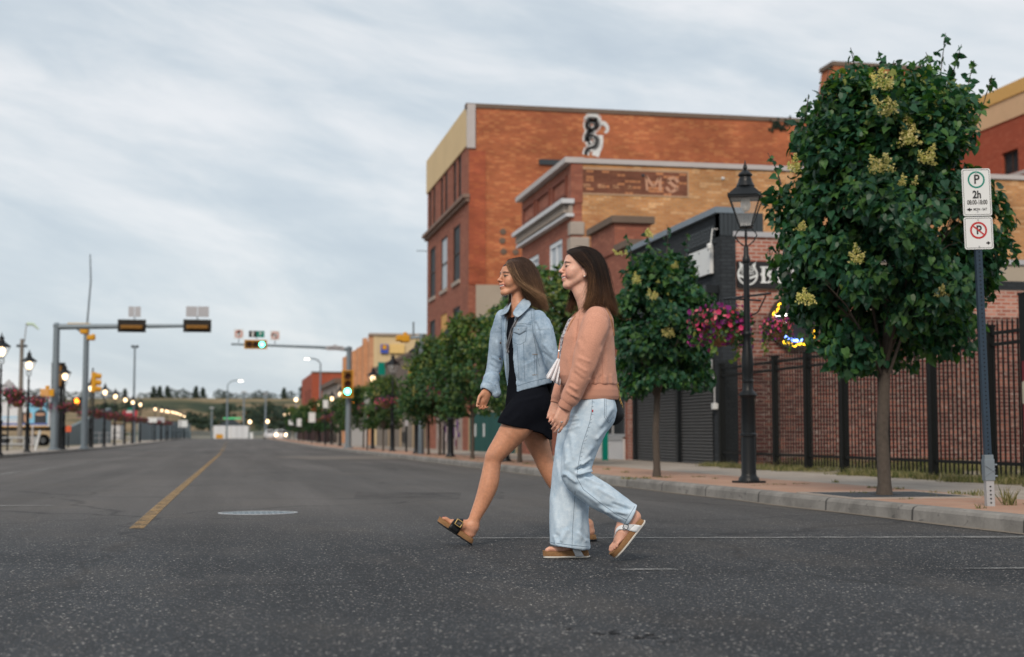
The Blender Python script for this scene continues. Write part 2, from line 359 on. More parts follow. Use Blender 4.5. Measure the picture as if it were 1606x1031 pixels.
M['brick_tall'] = brick('orange_brick', [(0.43, 0.125, 0.048), (0.34, 0.088, 0.036), (0.50, 0.18, 0.07)], (0.32, 0.15, 0.085), 0.22, 0.08, (0.27, 0.085, 0.045), 0.011, patch=(0.78, 1.22))
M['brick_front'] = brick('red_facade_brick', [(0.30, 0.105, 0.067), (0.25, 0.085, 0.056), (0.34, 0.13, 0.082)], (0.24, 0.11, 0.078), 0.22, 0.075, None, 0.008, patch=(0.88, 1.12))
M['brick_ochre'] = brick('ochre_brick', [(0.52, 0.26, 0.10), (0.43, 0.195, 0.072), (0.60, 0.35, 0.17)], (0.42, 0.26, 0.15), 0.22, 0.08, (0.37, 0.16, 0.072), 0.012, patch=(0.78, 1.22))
M['brick_ms'] = brick('dark_painted_brick', [(0.17, 0.065, 0.04), (0.13, 0.048, 0.03), (0.40, 0.17, 0.08)], (0.15, 0.07, 0.045), 0.23, 0.085, (0.36, 0.16, 0.075), 0.011, patch=(0.8, 1.25))
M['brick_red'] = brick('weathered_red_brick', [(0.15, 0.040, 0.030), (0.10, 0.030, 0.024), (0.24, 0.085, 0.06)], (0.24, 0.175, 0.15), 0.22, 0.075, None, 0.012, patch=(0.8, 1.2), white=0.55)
M['brick_pale'] = brick('pale_red_brick', [(0.33, 0.115, 0.075), (0.26, 0.082, 0.058), (0.42, 0.19, 0.14)], (0.38, 0.28, 0.24), 0.22, 0.075, None, 0.014, patch=(0.85, 1.15), white=0.35)
M['brick_black'] = brick('black_painted_brick', [(0.030, 0.036, 0.042), (0.026, 0.031, 0.036), (0.034, 0.04, 0.046)], (0.018, 0.021, 0.025), 0.22, 0.075, None, 0.010, patch=(0.9, 1.1))
M['brick_bank'] = brick('bank_orange_brick', [(0.52, 0.26, 0.14), (0.48, 0.23, 0.12), (0.56, 0.30, 0.17)], (0.5, 0.30, 0.18), 0.22, 0.075, None, 0.01, patch=(0.92, 1.1))
M['brick_far'] = brick('far_red_brick', [(0.34, 0.075, 0.04), (0.31, 0.065, 0.035), (0.36, 0.09, 0.05)], (0.3, 0.09, 0.05), 0.22, 0.075, None, 0.008, patch=(0.92, 1.1))
M['cream'] = plain('cream_render', (0.60, 0.47, 0.28), 0.85, 0, 0.08, 1.5)
M['tan_panel'] = plain('tan_panel', (0.62, 0.47, 0.27), 0.8, 0, 0.10, 0.8)
M['stucco'] = plain('grey_stucco', (0.36, 0.31, 0.25), 0.92, 0, 0.12, 1.2, 0.3, 0.3)
M['stone_trim'] = plain('stone_trim', (0.36, 0.31, 0.27), 0.85, 0, 0.2, 3)
M['dark_trim'] = plain('brown_coping', (0.15, 0.11, 0.085), 0.8, 0, 0.2, 2)
M['white_trim'] = plain('white_cornice', (0.56, 0.57, 0.59), 0.6, 0, 0.12, 2)
M['pale_trim'] = plain('pale_metal_coping', (0.46, 0.43, 0.42), 0.6, 0.1, 0.1, 2)
M['charcoal'] = plain('charcoal_metal', (0.045, 0.055, 0.064), 0.55, 0.1, 0.1, 2)
M['plywood'] = plain('plywood', (0.58, 0.33, 0.11), 0.8, 0, 0.12, 2)
M['shutter'] = plain('grey_roller_shutter', (0.105, 0.108, 0.112), 0.55, 0.15, 0.08, 2)
M['hoard_green'] = plain('dark_green_hoarding', (0.012, 0.075, 0.068), 0.8, 0, 0.25, 1.2)
M['hoard_grey'] = plain('weathered_grey_boards', (0.20, 0.18, 0.16), 0.85, 0, 0.3, 1.8)
M['hoard_tan'] = plain('tan_boards', (0.40, 0.30, 0.19), 0.85, 0, 0.2, 1.8)
M['grey_brown'] = plain('grey_brown_render', (0.15, 0.12, 0.10), 0.85, 0, 0.15, 1.2)
M['white_panel'] = plain('white_panel', (0.52, 0.52, 0.53), 0.6, 0, 0.06, 2)
M['pink_rubble'] = plain('pale_rubble_wall', (0.38, 0.26, 0.22), 0.9, 0, 0.3, 6, 0.3, 0.4)
M['noise_wall'] = plain('blue_grey_wall', (0.17, 0.21, 0.225), 0.85, 0, 0.15, 1.0)
M['bark'] = plain('bark', (0.085, 0.070, 0.058), 0.95, 0, 0.4, 22, 0.3, 0.8)
t = NT('terracotta_wicker'); wv = t.n('ShaderNodeTexWave', {'Vector': t.obj(), 'Scale': 26.0, 'Distortion': 2.0, 'Detail': 3.0}, bands_direction='Z')
t.bump(wv.outputs[1], 0.7, 0.01); M['wicker'] = t.fin(t.mix(wv.outputs[1], (0.10, 0.045, 0.02), (0.30, 0.14, 0.06)), 0.85)

def leafmat(name, cols, rough=0.45, trans=0.25):
    t = NT(name); rnd = t.n('ShaderNodeNewGeometry').outputs['Random Per Island']
    n = len(cols); c = t.ramp(rnd, [(i / n, cl) for i, cl in enumerate(cols)], 'LINEAR')
    c = t.mix(1.0, c, t.ramp(t.noise(1.4, 3, 0.5, 0, t.obj()), [(0.35, 0.75), (0.65, 1.25)]), 'MULTIPLY')
    m = t.fin(c, rough, 0, 0.28)
    tr = t.n('ShaderNodeBsdfTranslucent', {0: t.mix(1.0, c, (1.3, 1.7, 0.5), 'MULTIPLY')}); ms = t.n('ShaderNodeMixShader', {0: trans})
    t.t.links.new(t.b.outputs[0], ms.inputs[1]); t.t.links.new(tr.outputs[0], ms.inputs[2])
    t.t.links.new(ms.outputs[0], t.t.nodes['Material Output'].inputs[0]); return m
M['leaf'] = leafmat('lilac_leaf', [(0.013, 0.052, 0.029), (0.020, 0.076, 0.041), (0.029, 0.098, 0.046), (0.010, 0.040, 0.026), (0.055, 0.130, 0.034)], 0.42)
M['leaf_young'] = leafmat('light_green_leaf', [(0.07, 0.15, 0.03), (0.12, 0.20, 0.04), (0.05, 0.11, 0.03), (0.20, 0.22, 0.06)], 0.5, 0.3)
M['leaf_street'] = leafmat('street_tree_leaf', [(0.020, 0.062, 0.028), (0.032, 0.088, 0.034), (0.05, 0.115, 0.038), (0.016, 0.05, 0.026), (0.085, 0.135, 0.04)], 0.5)
M['leaf_mid'] = leafmat('mid_green_leaf', [(0.018, 0.058, 0.025), (0.028, 0.078, 0.03), (0.045, 0.105, 0.034), (0.015, 0.045, 0.022)], 0.5)
M['leaf_far'] = leafmat('far_tree_leaf', [(0.018, 0.032, 0.025), (0.024, 0.042, 0.03), (0.034, 0.052, 0.034)], 0.8, 0.1)
M['blossom'] = leafmat('cream_blossom', [(0.62, 0.50, 0.22), (0.48, 0.40, 0.16), (0.70, 0.60, 0.32), (0.36, 0.34, 0.12)], 0.8, 0.3)
M['petal_pink'] = leafmat('pink_petal', [(0.62, 0.045, 0.14), (0.75, 0.10, 0.18), (0.55, 0.02, 0.16), (0.80, 0.20, 0.26)], 0.6, 0.3)
M['petal_purple'] = leafmat('purple_petal', [(0.13, 0.012, 0.12), (0.24, 0.02, 0.20), (0.08, 0.012, 0.11), (0.33, 0.035, 0.20)], 0.6, 0.3)
M['weed'] = leafmat('kerb_weed', [(0.05, 0.08, 0.022), (0.09, 0.10, 0.035), (0.24, 0.20, 0.10), (0.04, 0.065, 0.02), (0.30, 0.25, 0.14)], 0.8)
# ================================================================== THE SETTING
def gz(Y): return -0.0032 * min(max(Y - 14, 0), 75)          # the street falls gently away from the crossing
def lerp_tab(tab, Y):
    if Y <= tab[0][0]: return tab[0][1]
    for (a, b), (c, d) in zip(tab, tab[1:]):
        if Y <= c: return b + (d - b) * (Y - a) / (c - a)
    return tab[-1][1]
KR = [(-8, 5.6), (6, 5.55), (9, 5.42), (13, 5.22), (17, 5.12), (24, 5.15), (43, 5.2), (230, 5.4)]
KL = [(-8, -7.4), (40, -7.0), (230, -6.6)]
kr = lambda Y: lerp_tab(KR, Y); kl = lambda Y: lerp_tab(KL, Y)
YS = [-8, -3, 0, 3, 6, 8, 9, 10, 11, 12, 13, 14, 15, 17, 19, 22, 26, 30, 36, 43, 52, 64, 80, 89, 110, 140, 180, 235]
def strip(name, fl, fr, ys, z, mat, kind='structure', parent=None):
    V = []; F = []
    for Y in ys: V += [(fl(Y), Y, gz(Y) + z), (fr(Y), Y, gz(Y) + z)]
    for i in range(len(ys) - 1): F.append((2 * i, 2 * i + 1, 2 * i + 3, 2 * i + 2))
    o = mesh_obj(name, V, F, mat, parent)
    if kind: o['kind'] = kind
    return o
const = lambda v: (lambda Y: v)
gr = strip('ground', const(-900), const(900), [-60, 14, 89, 240, 1500], -0.30, M['dirt'])
for i, z in enumerate((-0.05, -0.05, -0.05, -0.3)): pass
strip('road', lambda Y: kl(Y) - 0.1, lambda Y: kr(Y) + 0.1, YS, 0.0, M['asphalt'])
strip('side_road', const(-60), lambda Y: kl(Y) - 0.1, [-8, 2, 14, 26], -0.004, M['asphalt'])
# kerbs: rounded front edge, real step
def kerb(name, fx, side, y0, y1):
    ys = [y for y in YS if y0 <= y <= y1]; prof = [(0.0, -0.05), (0.008, 0.085), (0.022, 0.108), (0.05, 0.118), (0.17, 0.119), (0.17, 0.02)]
    V = []; F = []; n = len(prof)
    for Y in ys:
        for dx, z in prof: V.append((fx(Y) + side * dx, Y, gz(Y) + z))
    for i in range(len(ys) - 1):
        for k in range(n - 1):
            a = i * n + k; F.append((a, a + 1, a + n + 1, a + n))
    o = mesh_obj(name, V, F, M['kerb'], smooth=False); o['kind'] = 'structure'
kerb('kerb', kr, 1, -8, 235); kerb('kerb', kl, -1, 26, 235)
strip('gutter', lambda Y: kr(Y) - 0.075 - 0.02 * math.sin(Y * 2.1), lambda Y: kr(Y) + 0.02, [y / 2 for y in range(-16, 120)], 0.004, plain('gutter_dust', (0.20, 0.175, 0.145), 0.9, 0, 0.3, 7))
strip('sidewalk', lambda Y: kr(Y) + 0.17, lambda Y: 9.4 if Y >= 26 else 8.65, YS, 0.112, M['concrete'])
strip('paving', lambda Y: kr(Y) + 0.17, lambda Y: 6.86 + 0.05 * math.sin(Y), YS, 0.117, M['paver'])
strip('lot_ground', lambda Y: 8.60 + 0.06 * math.sin(Y * 3.7) + 0.04 * math.sin(Y * 9.1), const(30), [y / 4 for y in range(-32, 106)], 0.108, M['dirt'])
strip('left_sidewalk', const(-9.3), lambda Y: kl(Y) - 0.17, [y for y in YS if y >= 26], 0.112, M['concrete'])
strip('lot_ground_left', const(-60), const(-9.3), [26, 43, 64, 89, 140, 235], 0.05, M['dirt'])
# painted lines (worn sheets a few millimetres above the road)
def road_quad(name, pts, mat, label, z=0.006):
    V = [(x, y, gz(y) + z) for x, y in pts]
    o = mesh_obj(name, V, [tuple(range(len(V)))], mat); o['kind'] = 'structure'; return o
V = []; F = []
ys = [10.7, 11.4, 12.4, 14, 16, 20, 26, 34, 48, 60]
for i, Y in enumerate(ys):
    x = -0.66 + 0.006 * (Y - 10.7); w = 0.052
    V += [(x - w, Y, gz(Y) + 0.006), (x + w, Y, gz(Y) + 0.006)]
for i in range(len(ys) - 1): F.append((2 * i, 2 * i + 1, 2 * i + 3, 2 * i + 2))
o = mesh_obj('centre_line', V, F, M['line_yellow']); o['kind'] = 'structure'
for y0 in (68, 82, 98, 118, 140): road_quad('centre_line', [(-0.5, y0), (-0.28, y0), (-0.25, y0 + 6), (-0.47, y0 + 6)], M['line_yellow'], '')
road_quad('stop_line', [(1.45, 9.27), (1.45, 9.36), (3.2, 9.05), (5.5, 8.72), (5.5, 8.55), (3.2, 8.95)], M['line_white'], '')
road_quad('crossing_line', [(3.55, 6.75), (4.1, 6.62), (5.4, 6.30), (5.4, 6.42), (4.1, 6.72)], M['line_white'], '')
road_quad('crossing_line', [(1.95, 6.98), (2.25, 6.93), (2.25, 7.02), (1.95, 7.05)], M['line_white'], '')
for (px, py, L) in ((70, 738, 4), (125, 729, 4), (160, 722, 4), (188, 717, 4), (208, 713, 4), (5, 748, 4)):
    g = ground(px, py, -0.08); road_quad('lane_line', [(g.x - .06, g.y - L / 2), (g.x + .06, g.y - L / 2), (g.x + .06, g.y + L / 2), (g.x - .06, g.y + L / 2)], M['line_white'], '')
g = ground(20, 794, 0); road_quad('crossing_line', [(g.x - 2.5, g.y + .3), (g.x + .38, g.y - .13), (g.x + .38, g.y + .02), (g.x - 2.5, g.y + .55)], M['line_white'], '')
g = ground(215, 728, -0.04); road_quad('crossing_line', [(g.x - 0.9, g.y + .2), (g.x + 0.9, g.y - .2), (g.x + 0.9, g.y + .1), (g.x - 0.9, g.y + .5)], M['line_white'], '')
# tar / asphalt patches, far dust patch
road_quad('asphalt_patch', [(1.3, 15.2), (2.4, 14.9), (2.7, 16.6), (1.5, 17.0)], M['tar'], '', 0.004)
g0 = ground(560, 716, -.05); road_quad('dusty_patch', [(g0.x - 2.6, g0.y + 4), (g0.x + 1.2, g0.y + 4), (g0.x + 1.2, g0.y - 3), (g0.x - 1.6, g0.y - 3)], plain('dust_patch', (0.15, 0.135, 0.12), 0.9, 0, 0.25, 2), '', 0.004)
# shallow pothole crack in the near asphalt
mb = MB()
for k in range(16):
    a = k / 15; x = 1.20 + a * 0.30 + random.uniform(-.02, .02); y = 4.95 - a * 0.33 + 0.06 * math.sin(k * 1.3)
    r = random.uniform(0.006, 0.018)
    mb.add([(x + r * 1.6 * math.cos(q), y + r * math.sin(q) * random.uniform(.7, 1.3), 0.003) for q in [i * math.pi / 4 for i in range(8)]], [tuple(range(8))])
o = mb.build('road_crack', plain('crack_dark', (0.014, 0.014, 0.016), 0.9)); o['kind'] = 'structure'

# manhole
mh = empty('manhole_cover', (0.25, 12.61, 0.0)); tag(mh, 'round pale metal manhole cover set in the asphalt beside the yellow line', 'manhole cover')
mb = MB(); mb.lathe([(0.345, 0.001), (0.345, 0.005), (0.315, 0.006), (0.315, 0.001)], n=40); mb.build('ring', M['galv_light'], mh, True)
mb = MB(); mb.lathe([(0.305, 0.001), (0.305, 0.003)], n=36)
for i in range(-5, 6):
    for j in range(-5, 6):
        if i * i + j * j < 26: mb.box(i * .05 - .014, i * .05 + .014, j * .05 - .014, j * .05 + .014, .003, .0055)
mb.build('lid', M['galv'], mh); mh.scale = (1, .82, 1)

# tree grate by the big tree
def tree_grate(x, y):
    t_ = empty('tree_grate', (x, y, gz(y) + .117)); mb = MB()
    for s_ in (-1, 1): mb.box(-.62, .62, s_ * .6 - .03, s_ * .6 + .03, 0, .012); mb.box(s_ * .6 - .03, s_ * .6 + .03, -.57, .57, 0, .012)
    mb.build('frame', M['stone_trim'], t_)
    mb = MB()
    for k in range(-13, 14):
        if abs(k) > 2: mb.box(k * .042 - .013, k * .042 + .013, -.56, .56, 0.001, .010)
        else: mb.box(k * .042 - .013, k * .042 + .013, .14, .56, .001, .010); mb.box(k * .042 - .013, k * .042 + .013, -.56, -.14, .001, .010)
    mb.build('bars', M['charcoal'], t_); return t_
tag(tree_grate(6.0, 12.3), 'flat metal tree grate around the trunk of the big street tree', 'tree grate')

# weeds and grass tufts
def blades(name, spots, mat, label, hgt=(.03, .10), nb=40, rad=.10, kind='stuff'):
    V = []; F = []
    for (x, y, r, h) in spots:
        for _ in range(int(nb * r / .1)):
            a = random.uniform(0, 6.28); q = r * math.sqrt(random.random()); bx, by = x + q * math.cos(a), y + q * math.sin(a) * .7
            z = gz(by) + .112; hh = h * random.uniform(.4, 1); w = .005; a2 = random.uniform(0, 3.14); lx, ly = random.gauss(0, .4) * hh, random.gauss(0, .4) * hh
            n = len(V); dx, dy = w * math.cos(a2), w * math.sin(a2)
            V += [(bx - dx, by - dy, z), (bx + dx, by + dy, z), (bx + lx * .5 + dx * .7, by + ly * .5 + dy * .7, z + hh * .6), (bx + lx * .5 - dx * .7, by + ly * .5 - dy * .7, z + hh * .6), (bx + lx, by + ly, z + hh)]
            F += [(n, n + 1, n + 2, n + 3), (n + 3, n + 2, n + 4)]
    o = mesh_obj(name, V, F, mat); tag(o, None, None, None, kind)
    return o
sp = [(8.9 + random.uniform(-.28, .5), random.uniform(12, 26), random.uniform(.08, .25), random.uniform(.03, .13)) for _ in range(150)]
blades('grass', sp, M['weed'], '')
sp = [(9.6 + random.uniform(0, 4), random.uniform(14, 26), random.uniform(.2, .4), random.uniform(.06, .28)) for _ in range(90)]
blades('grass', sp, M['weed'], '')
sp = [(kr(y) + .25 + random.uniform(0, .9), y, random.uniform(.03, .09), random.uniform(.015, .05)) for y in [random.uniform(9, 40) for _ in range(30)]]
sp += [(ground(px, py).x, ground(px, py).y, r, h) for px, py, r, h in ((1510, 776, .16, .05), (1535, 778, .08, .08), (1462, 775, .06, .05), (1582, 793, .07, .16), (1578, 790, .05, .2), (1370, 766, .07, .04), (1410, 768, .06, .04), (1310, 756, .05, .05), (985, 750, .12, .05), (1012, 750, .1, .05), (1040, 748, .14, .04), (1095, 747, .1, .03), (1215, 760, .15, .02), (1255, 759, .1, .02))]
blades('weeds', sp, M['weed'], '')

# ================================================================== BUILDINGS (street front on X = 9.4)
BX = 9.4
def bldg(name, label, cat='building', group=None):
    o = empty(name, (0, 0, 0)); tag(o, label, cat, group, None); return o
def window(parent, axis, at, u0, u1, z0, z1, frame, fill=None, sign=1, cols=1, rows=2, fw=.06, depth=.02, sill=None, name='window'):
    """frame with glazing bars; the pane is a sub-part; set back into the opening"""
    mb = MB(); d0, d1 = at + sign * depth, at + sign * (depth + .06)
    lo, hi = min(d0, d1), max(d0, d1)
    def bx(a, b, c, d, e=0):
        if axis == 'x': mb.box(lo - e, hi + e, a, b, c, d)
        else: mb.box(a, b, lo - e, hi + e, c, d)
    bx(u0, u0 + fw, z0, z1); bx(u1 - fw, u1, z0, z1); bx(u0 + fw, u1 - fw, z0, z0 + fw); bx(u0 + fw, u1 - fw, z1 - fw, z1)
    for i in range(1, cols): u = u0 + (u1 - u0) * i / cols; bx(u - fw * .35, u + fw * .35, z0 + fw, z1 - fw, -.003)
    for j in range(1, rows): z = z0 + (z1 - z0) * j / rows; bx(u0 + fw, u1 - fw, z - fw * .4, z + fw * .4, -.006)
    w = mb.build(name, frame, parent)
    mb = MB(); dm = at + sign * (depth + .045)
    if axis == 'x': mb.add([(dm, u0 + .01, z0 + .01), (dm, u1 - .01, z0 + .01), (dm, u1 - .01, z1 - .01), (dm, u0 + .01, z1 - .01)], [(0, 1, 2, 3)])
    else: mb.add([(u0 + .01, dm, z0 + .01), (u1 - .01, dm, z0 + .01), (u1 - .01, dm, z1 - .01), (u0 + .01, dm, z1 - .01)], [(0, 1, 2, 3)])
    mb.build('pane', fill or M['window'], w)
    if sill:
        mb = MB()
        if axis == 'x': mb.box(at - .07, at + .08, u0 - .08, u1 + .08, z0 - .16, z0)
        mb.build('sill', sill, w)
    return w

# ---- tall orange brick block
tall = bldg('brick_building', 'tallest orange brick block, four storeys, with tan band along its street front')
y0, y1, zt = 56.2, 68.5, 14.1
holes = []
for (a, b) in ((58.15, 60.3), (62.0, 64.1), (65.85, 67.9)):
    m = (a + b) / 2; holes += [(a, m - .28, 10.6, 12.42), (m + .28, b, 10.6, 12.42)]
w3 = [(58.4, 60.3), (62.0, 63.9), (65.7, 67.6)]
holes += [(a, b, 7.15, 9.55) for a, b in w3]; holes += [(a, b, 4.1, 6.05) for a, b in w3]
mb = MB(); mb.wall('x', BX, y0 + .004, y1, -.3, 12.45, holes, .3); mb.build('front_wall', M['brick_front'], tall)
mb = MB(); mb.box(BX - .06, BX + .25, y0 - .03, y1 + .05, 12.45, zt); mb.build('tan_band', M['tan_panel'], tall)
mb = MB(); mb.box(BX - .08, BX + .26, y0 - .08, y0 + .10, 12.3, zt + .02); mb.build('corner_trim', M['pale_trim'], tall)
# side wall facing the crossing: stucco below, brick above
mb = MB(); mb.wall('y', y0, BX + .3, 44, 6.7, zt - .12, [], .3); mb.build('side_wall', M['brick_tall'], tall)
mb = MB(); mb.box(BX + .3, 44, y0 - .03, y0 + .25, -.3, 6.7); mb.build('render_base', M['stucco'], tall)
mb = MB(); mb.box(BX - .12, 44, y0 - .05, y0 + .36, zt - .12, zt + .06); mb.build('coping', M['dark_trim'], tall)
mb = MB(); mb.box(BX + .02, BX + .7, y0 - .035, y0 + .002, 6.7, 12.2); mb.build('corner_pier', brick('corner_brick', [(0.40, 0.10, 0.045), (0.34, 0.08, 0.04), (0.44, 0.12, 0.05)], (0.3, 0.1, 0.06)), tall)
mb = MB(); mb.box(BX + .5, 43.9, y0 + .5, y1, 13.2, 13.4); mb.build('roof', M['charcoal'], tall)
mb = MB(); mb.box(BX - .26, BX + .02, y0 - .14, y1 + .15, 10.24, 10.40); mb.box(BX - .14, BX + .02, y0 - .08, y1 + .1, 10.10, 10.24); mb.build('ledge', plain('brown_stone_ledge', (.22, .15, .12), .85, 0, .2, 3), tall)
for h in holes[:6]: window(tall, 'x', BX, h[0], h[1], h[2], h[3], M['window_frame_dark'], rows=2, depth=.02)
for i, h in enumerate(holes[6:9]): window(tall, 'x', BX, h[0], h[1], h[2], h[3], M['window_frame_dark'], M['blinds'] if i == 1 else None, rows=2, depth=.02, sill=M['stone_trim'])
window(tall, 'x', BX, *holes[9], M['window_frame_dark'], rows=2, sill=M['stone_trim'])
mb = MB(); mb.box(BX + .03, BX + .08, 62.0, 64.1, 4.1, 6.05); mb.build('boarded_window', M['plywood'], tall)
window(tall, 'x', BX, *holes[11], M['window_frame_dark'], rows=2, sill=M['stone_trim'])
mb = MB(); p = at_y(845, 254, y0); q = at_y(885, 257, y0); mb.box(p.x, q.x, y0 - .09, y0 - .002, p.z - .12, p.z + .1); mb.build('wall_ledge', M['charcoal'], tall)
for px, py in ((789, 364), (788, 378), (790, 395), (809, 396)):
    p = at_y(px, py, y0); mb = MB(); mb.lathe([(.14, 0), (.11, .03)], n=10)
    mb.V = [(p.x + v[0], y0 - v[2] - .002, p.z + v[1]) for v in mb.V]; mb.build('tie_plate', M['dark_trim'], tall)
ms = MB(); ms.tube([(BX - .02, 68.4, 9.6), (BX - .55, 68.4, 9.62)], .02, 6); ms.build('bracket', M['galv'], tall)
p = at_y(1205, 190, y0); q = at_y(1240, 190, y0)
V = []; 
mb = MB()
for k in range(40):
    u = random.random(); c0 = Vector((p.x + (q.x - p.x) * u, y0 - .05, p.z - .15 + random.gauss(0, .12))); mb.obox(c0, .12, .05, .09, Euler((random.random(), random.random(), random.random())).to_matrix())
mb.build('moss', M['leaf_far'], tall)
# black and white serpent mural, painted sheets on the wall
def wall_poly(parts, name, mat, parent, dy):
    mb = MB()
    for poly in parts: mb.add([(x, y0 - dy, z) for x, z in poly], [tuple(range(len(poly)))])
    return mb.build(name, mat, parent)
def ribbon(pts, w):
    out_ = []
    P_ = []
    for i in range(len(pts) - 1):
        for k in range(5):
            tt = k / 5; p0 = pts[max(i - 1, 0)]; p1 = pts[i]; p2 = pts[i + 1]; p3 = pts[min(i + 2, len(pts) - 1)]
            P_.append(tuple(0.5 * ((2 * p1[j]) + (-p0[j] + p2[j]) * tt + (2 * p0[j] - 5 * p1[j] + 4 * p2[j] - p3[j]) * tt * tt + (-p0[j] + 3 * p1[j] - 3 * p2[j] + p3[j]) * tt ** 3) for j in (0, 1)))
    P_.append(pts[-1]); n = len(P_)
    for i in range(n - 1):
        (ax, az), (bx_, bz) = P_[i], P_[i + 1]; dx, dz = bx_ - ax, bz - az; L = math.hypot(dx, dz) or 1
        w0 = w(i / (n - 1)); w1 = w((i + 1) / (n - 1)); nx, nz = -dz / L, dx / L
        out_.append([(ax + nx * w0, az + nz * w0), (bx_ + nx * w1, bz + nz * w1), (bx_ - nx * w1, bz - nz * w1), (ax - nx * w0, az - nz * w0)])
    return out_
def mz(zx, zy):                                   # mural sketch units to wall metres
    p = at_y(880 + zx / 4.015, 130 + zy / 4.015, y0); return (p.x, p.z)
body = [mz(*q) for q in ((155, 455), (165, 420), (205, 405), (225, 380), (215, 345), (185, 330), (165, 360), (185, 390))]
body2 = [mz(*q) for q in ((160, 370), (160, 335), (190, 300), (222, 285), (225, 255), (195, 235), (165, 250), (165, 285), (190, 305))]
wall_poly(ribbon(body, lambda t: .15) + ribbon(body2, lambda t: .16) + ribbon([mz(*q) for q in ((240, 330), (240, 390), (225, 430), (215, 462))], lambda t: .16) + ribbon([mz(*q) for q in ((235, 260), (262, 255), (285, 270), (292, 300), (275, 315))], lambda t: .13 - .08 * t) + ribbon([mz(*q) for q in ((160, 240), (170, 215), (195, 205), (230, 215), (235, 240))], lambda t: .13), 'mural_white', M['sign_white'], tall, .006)
wall_poly(ribbon(body, lambda t: .075 - .03 * t) + ribbon(body2, lambda t: .085) + ribbon([mz(*q) for q in ((180, 225), (200, 245), (225, 225))], lambda t: .06), 'mural_black', M['sign_black'], tall, .010)
# ground floor: painted panels
mb = MB(); mb.box(BX - .03, BX - .004, 57.6, 65.0, -.2, 1.5); o = mb.build('mural_panels', None or plain('mural_ground', (0.33, 0.27, 0.24), .8, 0, .4, 1.2), tall)
for k in range(26):
    mb = MB(); yy_ = random.uniform(57.8, 64.2); zz = random.uniform(-.1, 1.1); 
# purple shapes
mb = MB(); mb2 = MB(); mb3 = MB()
for k in range(22):
    b_ = (mb, mb2, mb3)[k % 3]; yy_ = random.uniform(57.8, 64.6); zz = random.uniform(-.1, .8); a_ = random.uniform(.1, .3); h_ = random.uniform(.2, .75)
    b_.add([(BX - .035 - .001 * k, yy_ + a_ * math.cos(q), min(1.48, zz + h_ / 2 + h_ / 2 * math.sin(q))) for q in [i * math.pi / 4 + .3 * math.sin(k) for i in range(8)]], [tuple(range(8))])
mb.build('painted_purple', plain('mural_purple', (0.13, 0.05, 0.19), .8), tall); mb2.build('painted_brown', plain('mural_brown', (0.20, 0.07, 0.06), .8), tall); mb3.build('painted_pale', plain('mural_pale', (0.5, 0.42, 0.40), .8), tall)
# roof top block above the street tree
pen = MB(); a = at_y(1308, 103, 60); b = at_y(1290, 160, 60); c = at_y(1452, 108, 60)
pen.prism([(b.x - .15, 13.2), (a.x, a.z), (c.x, a.z), (c.x + .3, 13.2)], 1.4, Matrix.Translation((0, 60, 0))); pen.build('roof_tower', M['brick_tall'], tall)
pen = MB(); pen.box(a.x - .1, c.x + .1, 59.95, 61.45, a.z, a.z + .2); pen.build('tower_coping', M['dark_trim'], tall)

# ---- green hoarding and lot
hd = bldg('hoarding', 'dark green plywood hoarding closing the gap between brick buildings', 'hoarding')
mb = MB()
for k in range(8):
    a = 46.45 + k * 1.2; mb.box(BX + .03, BX + .08, a, a + 1.185, -.25, 1.45 - .01 * (k % 3))
mb.build('boards', M['hoard_green'], hd)
mb = MB(); mb.box(BX + .0, BX + .04, 46.4, 46.6, -.25, 1.5); mb.box(BX, BX + .04, 56.0, 56.15, -.25, 1.5); mb.build('end_post', M['hoard_tan'], hd)
mb = MB()
for k in (1, 3, 4): mb.box(BX + .02, BX + .028, 46.9 + k * 1.9, 47.2 + k * 1.9, .55, 1.05)
mb.split('notice', M['sign_white'], hd)
gp = MB(); gp.box(8.6, 8.72, 32.2, 32.32, 0, 1.0); gp.box(8.56, 8.76, 32.16, 32.36, 1.0, 1.06); tag(gp.build('bollard', M['sign_green']), 'short green post on the sidewalk between the two women', 'post')
rw = MB(); rw.box(14, 30, 54.2, 54.6, -.2, 2.0); tag(rw.build('rubble_wall', M['pink_rubble']), 'pale pinkish masonry wall standing in the lot behind the green hoarding', 'wall')

# ---- two storey ochre building with faded lettering
ms_ = bldg('ochre_building', 'two storey ochre brick building with white cornice and faded painted wall sign')
y0m, y1m, zm = 38.5, 45.5, 8.32
hl = [(39.7, 41.4, 3.4, 6.35), (42.9, 44.6, 3.4, 6.3)]
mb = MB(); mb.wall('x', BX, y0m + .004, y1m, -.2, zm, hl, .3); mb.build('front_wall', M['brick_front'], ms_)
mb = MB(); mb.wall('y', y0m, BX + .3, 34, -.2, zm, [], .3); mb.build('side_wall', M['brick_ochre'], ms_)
mb = MB(); mb.box(BX - .02, BX + .32, y0m - .02, y0m + .3, 7.2, zm); mb.build('corner_pier', M['brick_front'], ms_)
mb = MB(); mb.box(BX - .20, BX + .35, y0m - .06, y1m + .1, zm + .02, zm + .18); mb.box(BX + .35, 34, y0m - .06, y0m + .4, zm + .02, zm + .16); mb.build('coping', M['pale_trim'], ms_)
mb = MB(); mb.box(BX - .32, BX + .05, y0m - .10, y1m + .12, 7.17, 7.30); mb.box(BX - .18, BX + .05, y0m - .06, y1m + .1, 6.80, 6.89)
mb.build('cornice', M['white_trim'], ms_)
mb = MB(); mb.box(BX - .10, BX + .02, y0m - .02, y1m, 6.90, 7.14); k = y0m + .1
while k < y1m: mb.box(BX - .22, BX - .10, k, k + .1, 6.93, 7.13); k += .2
mb.build('dentils', M['stone_trim'], ms_)
mb = MB()
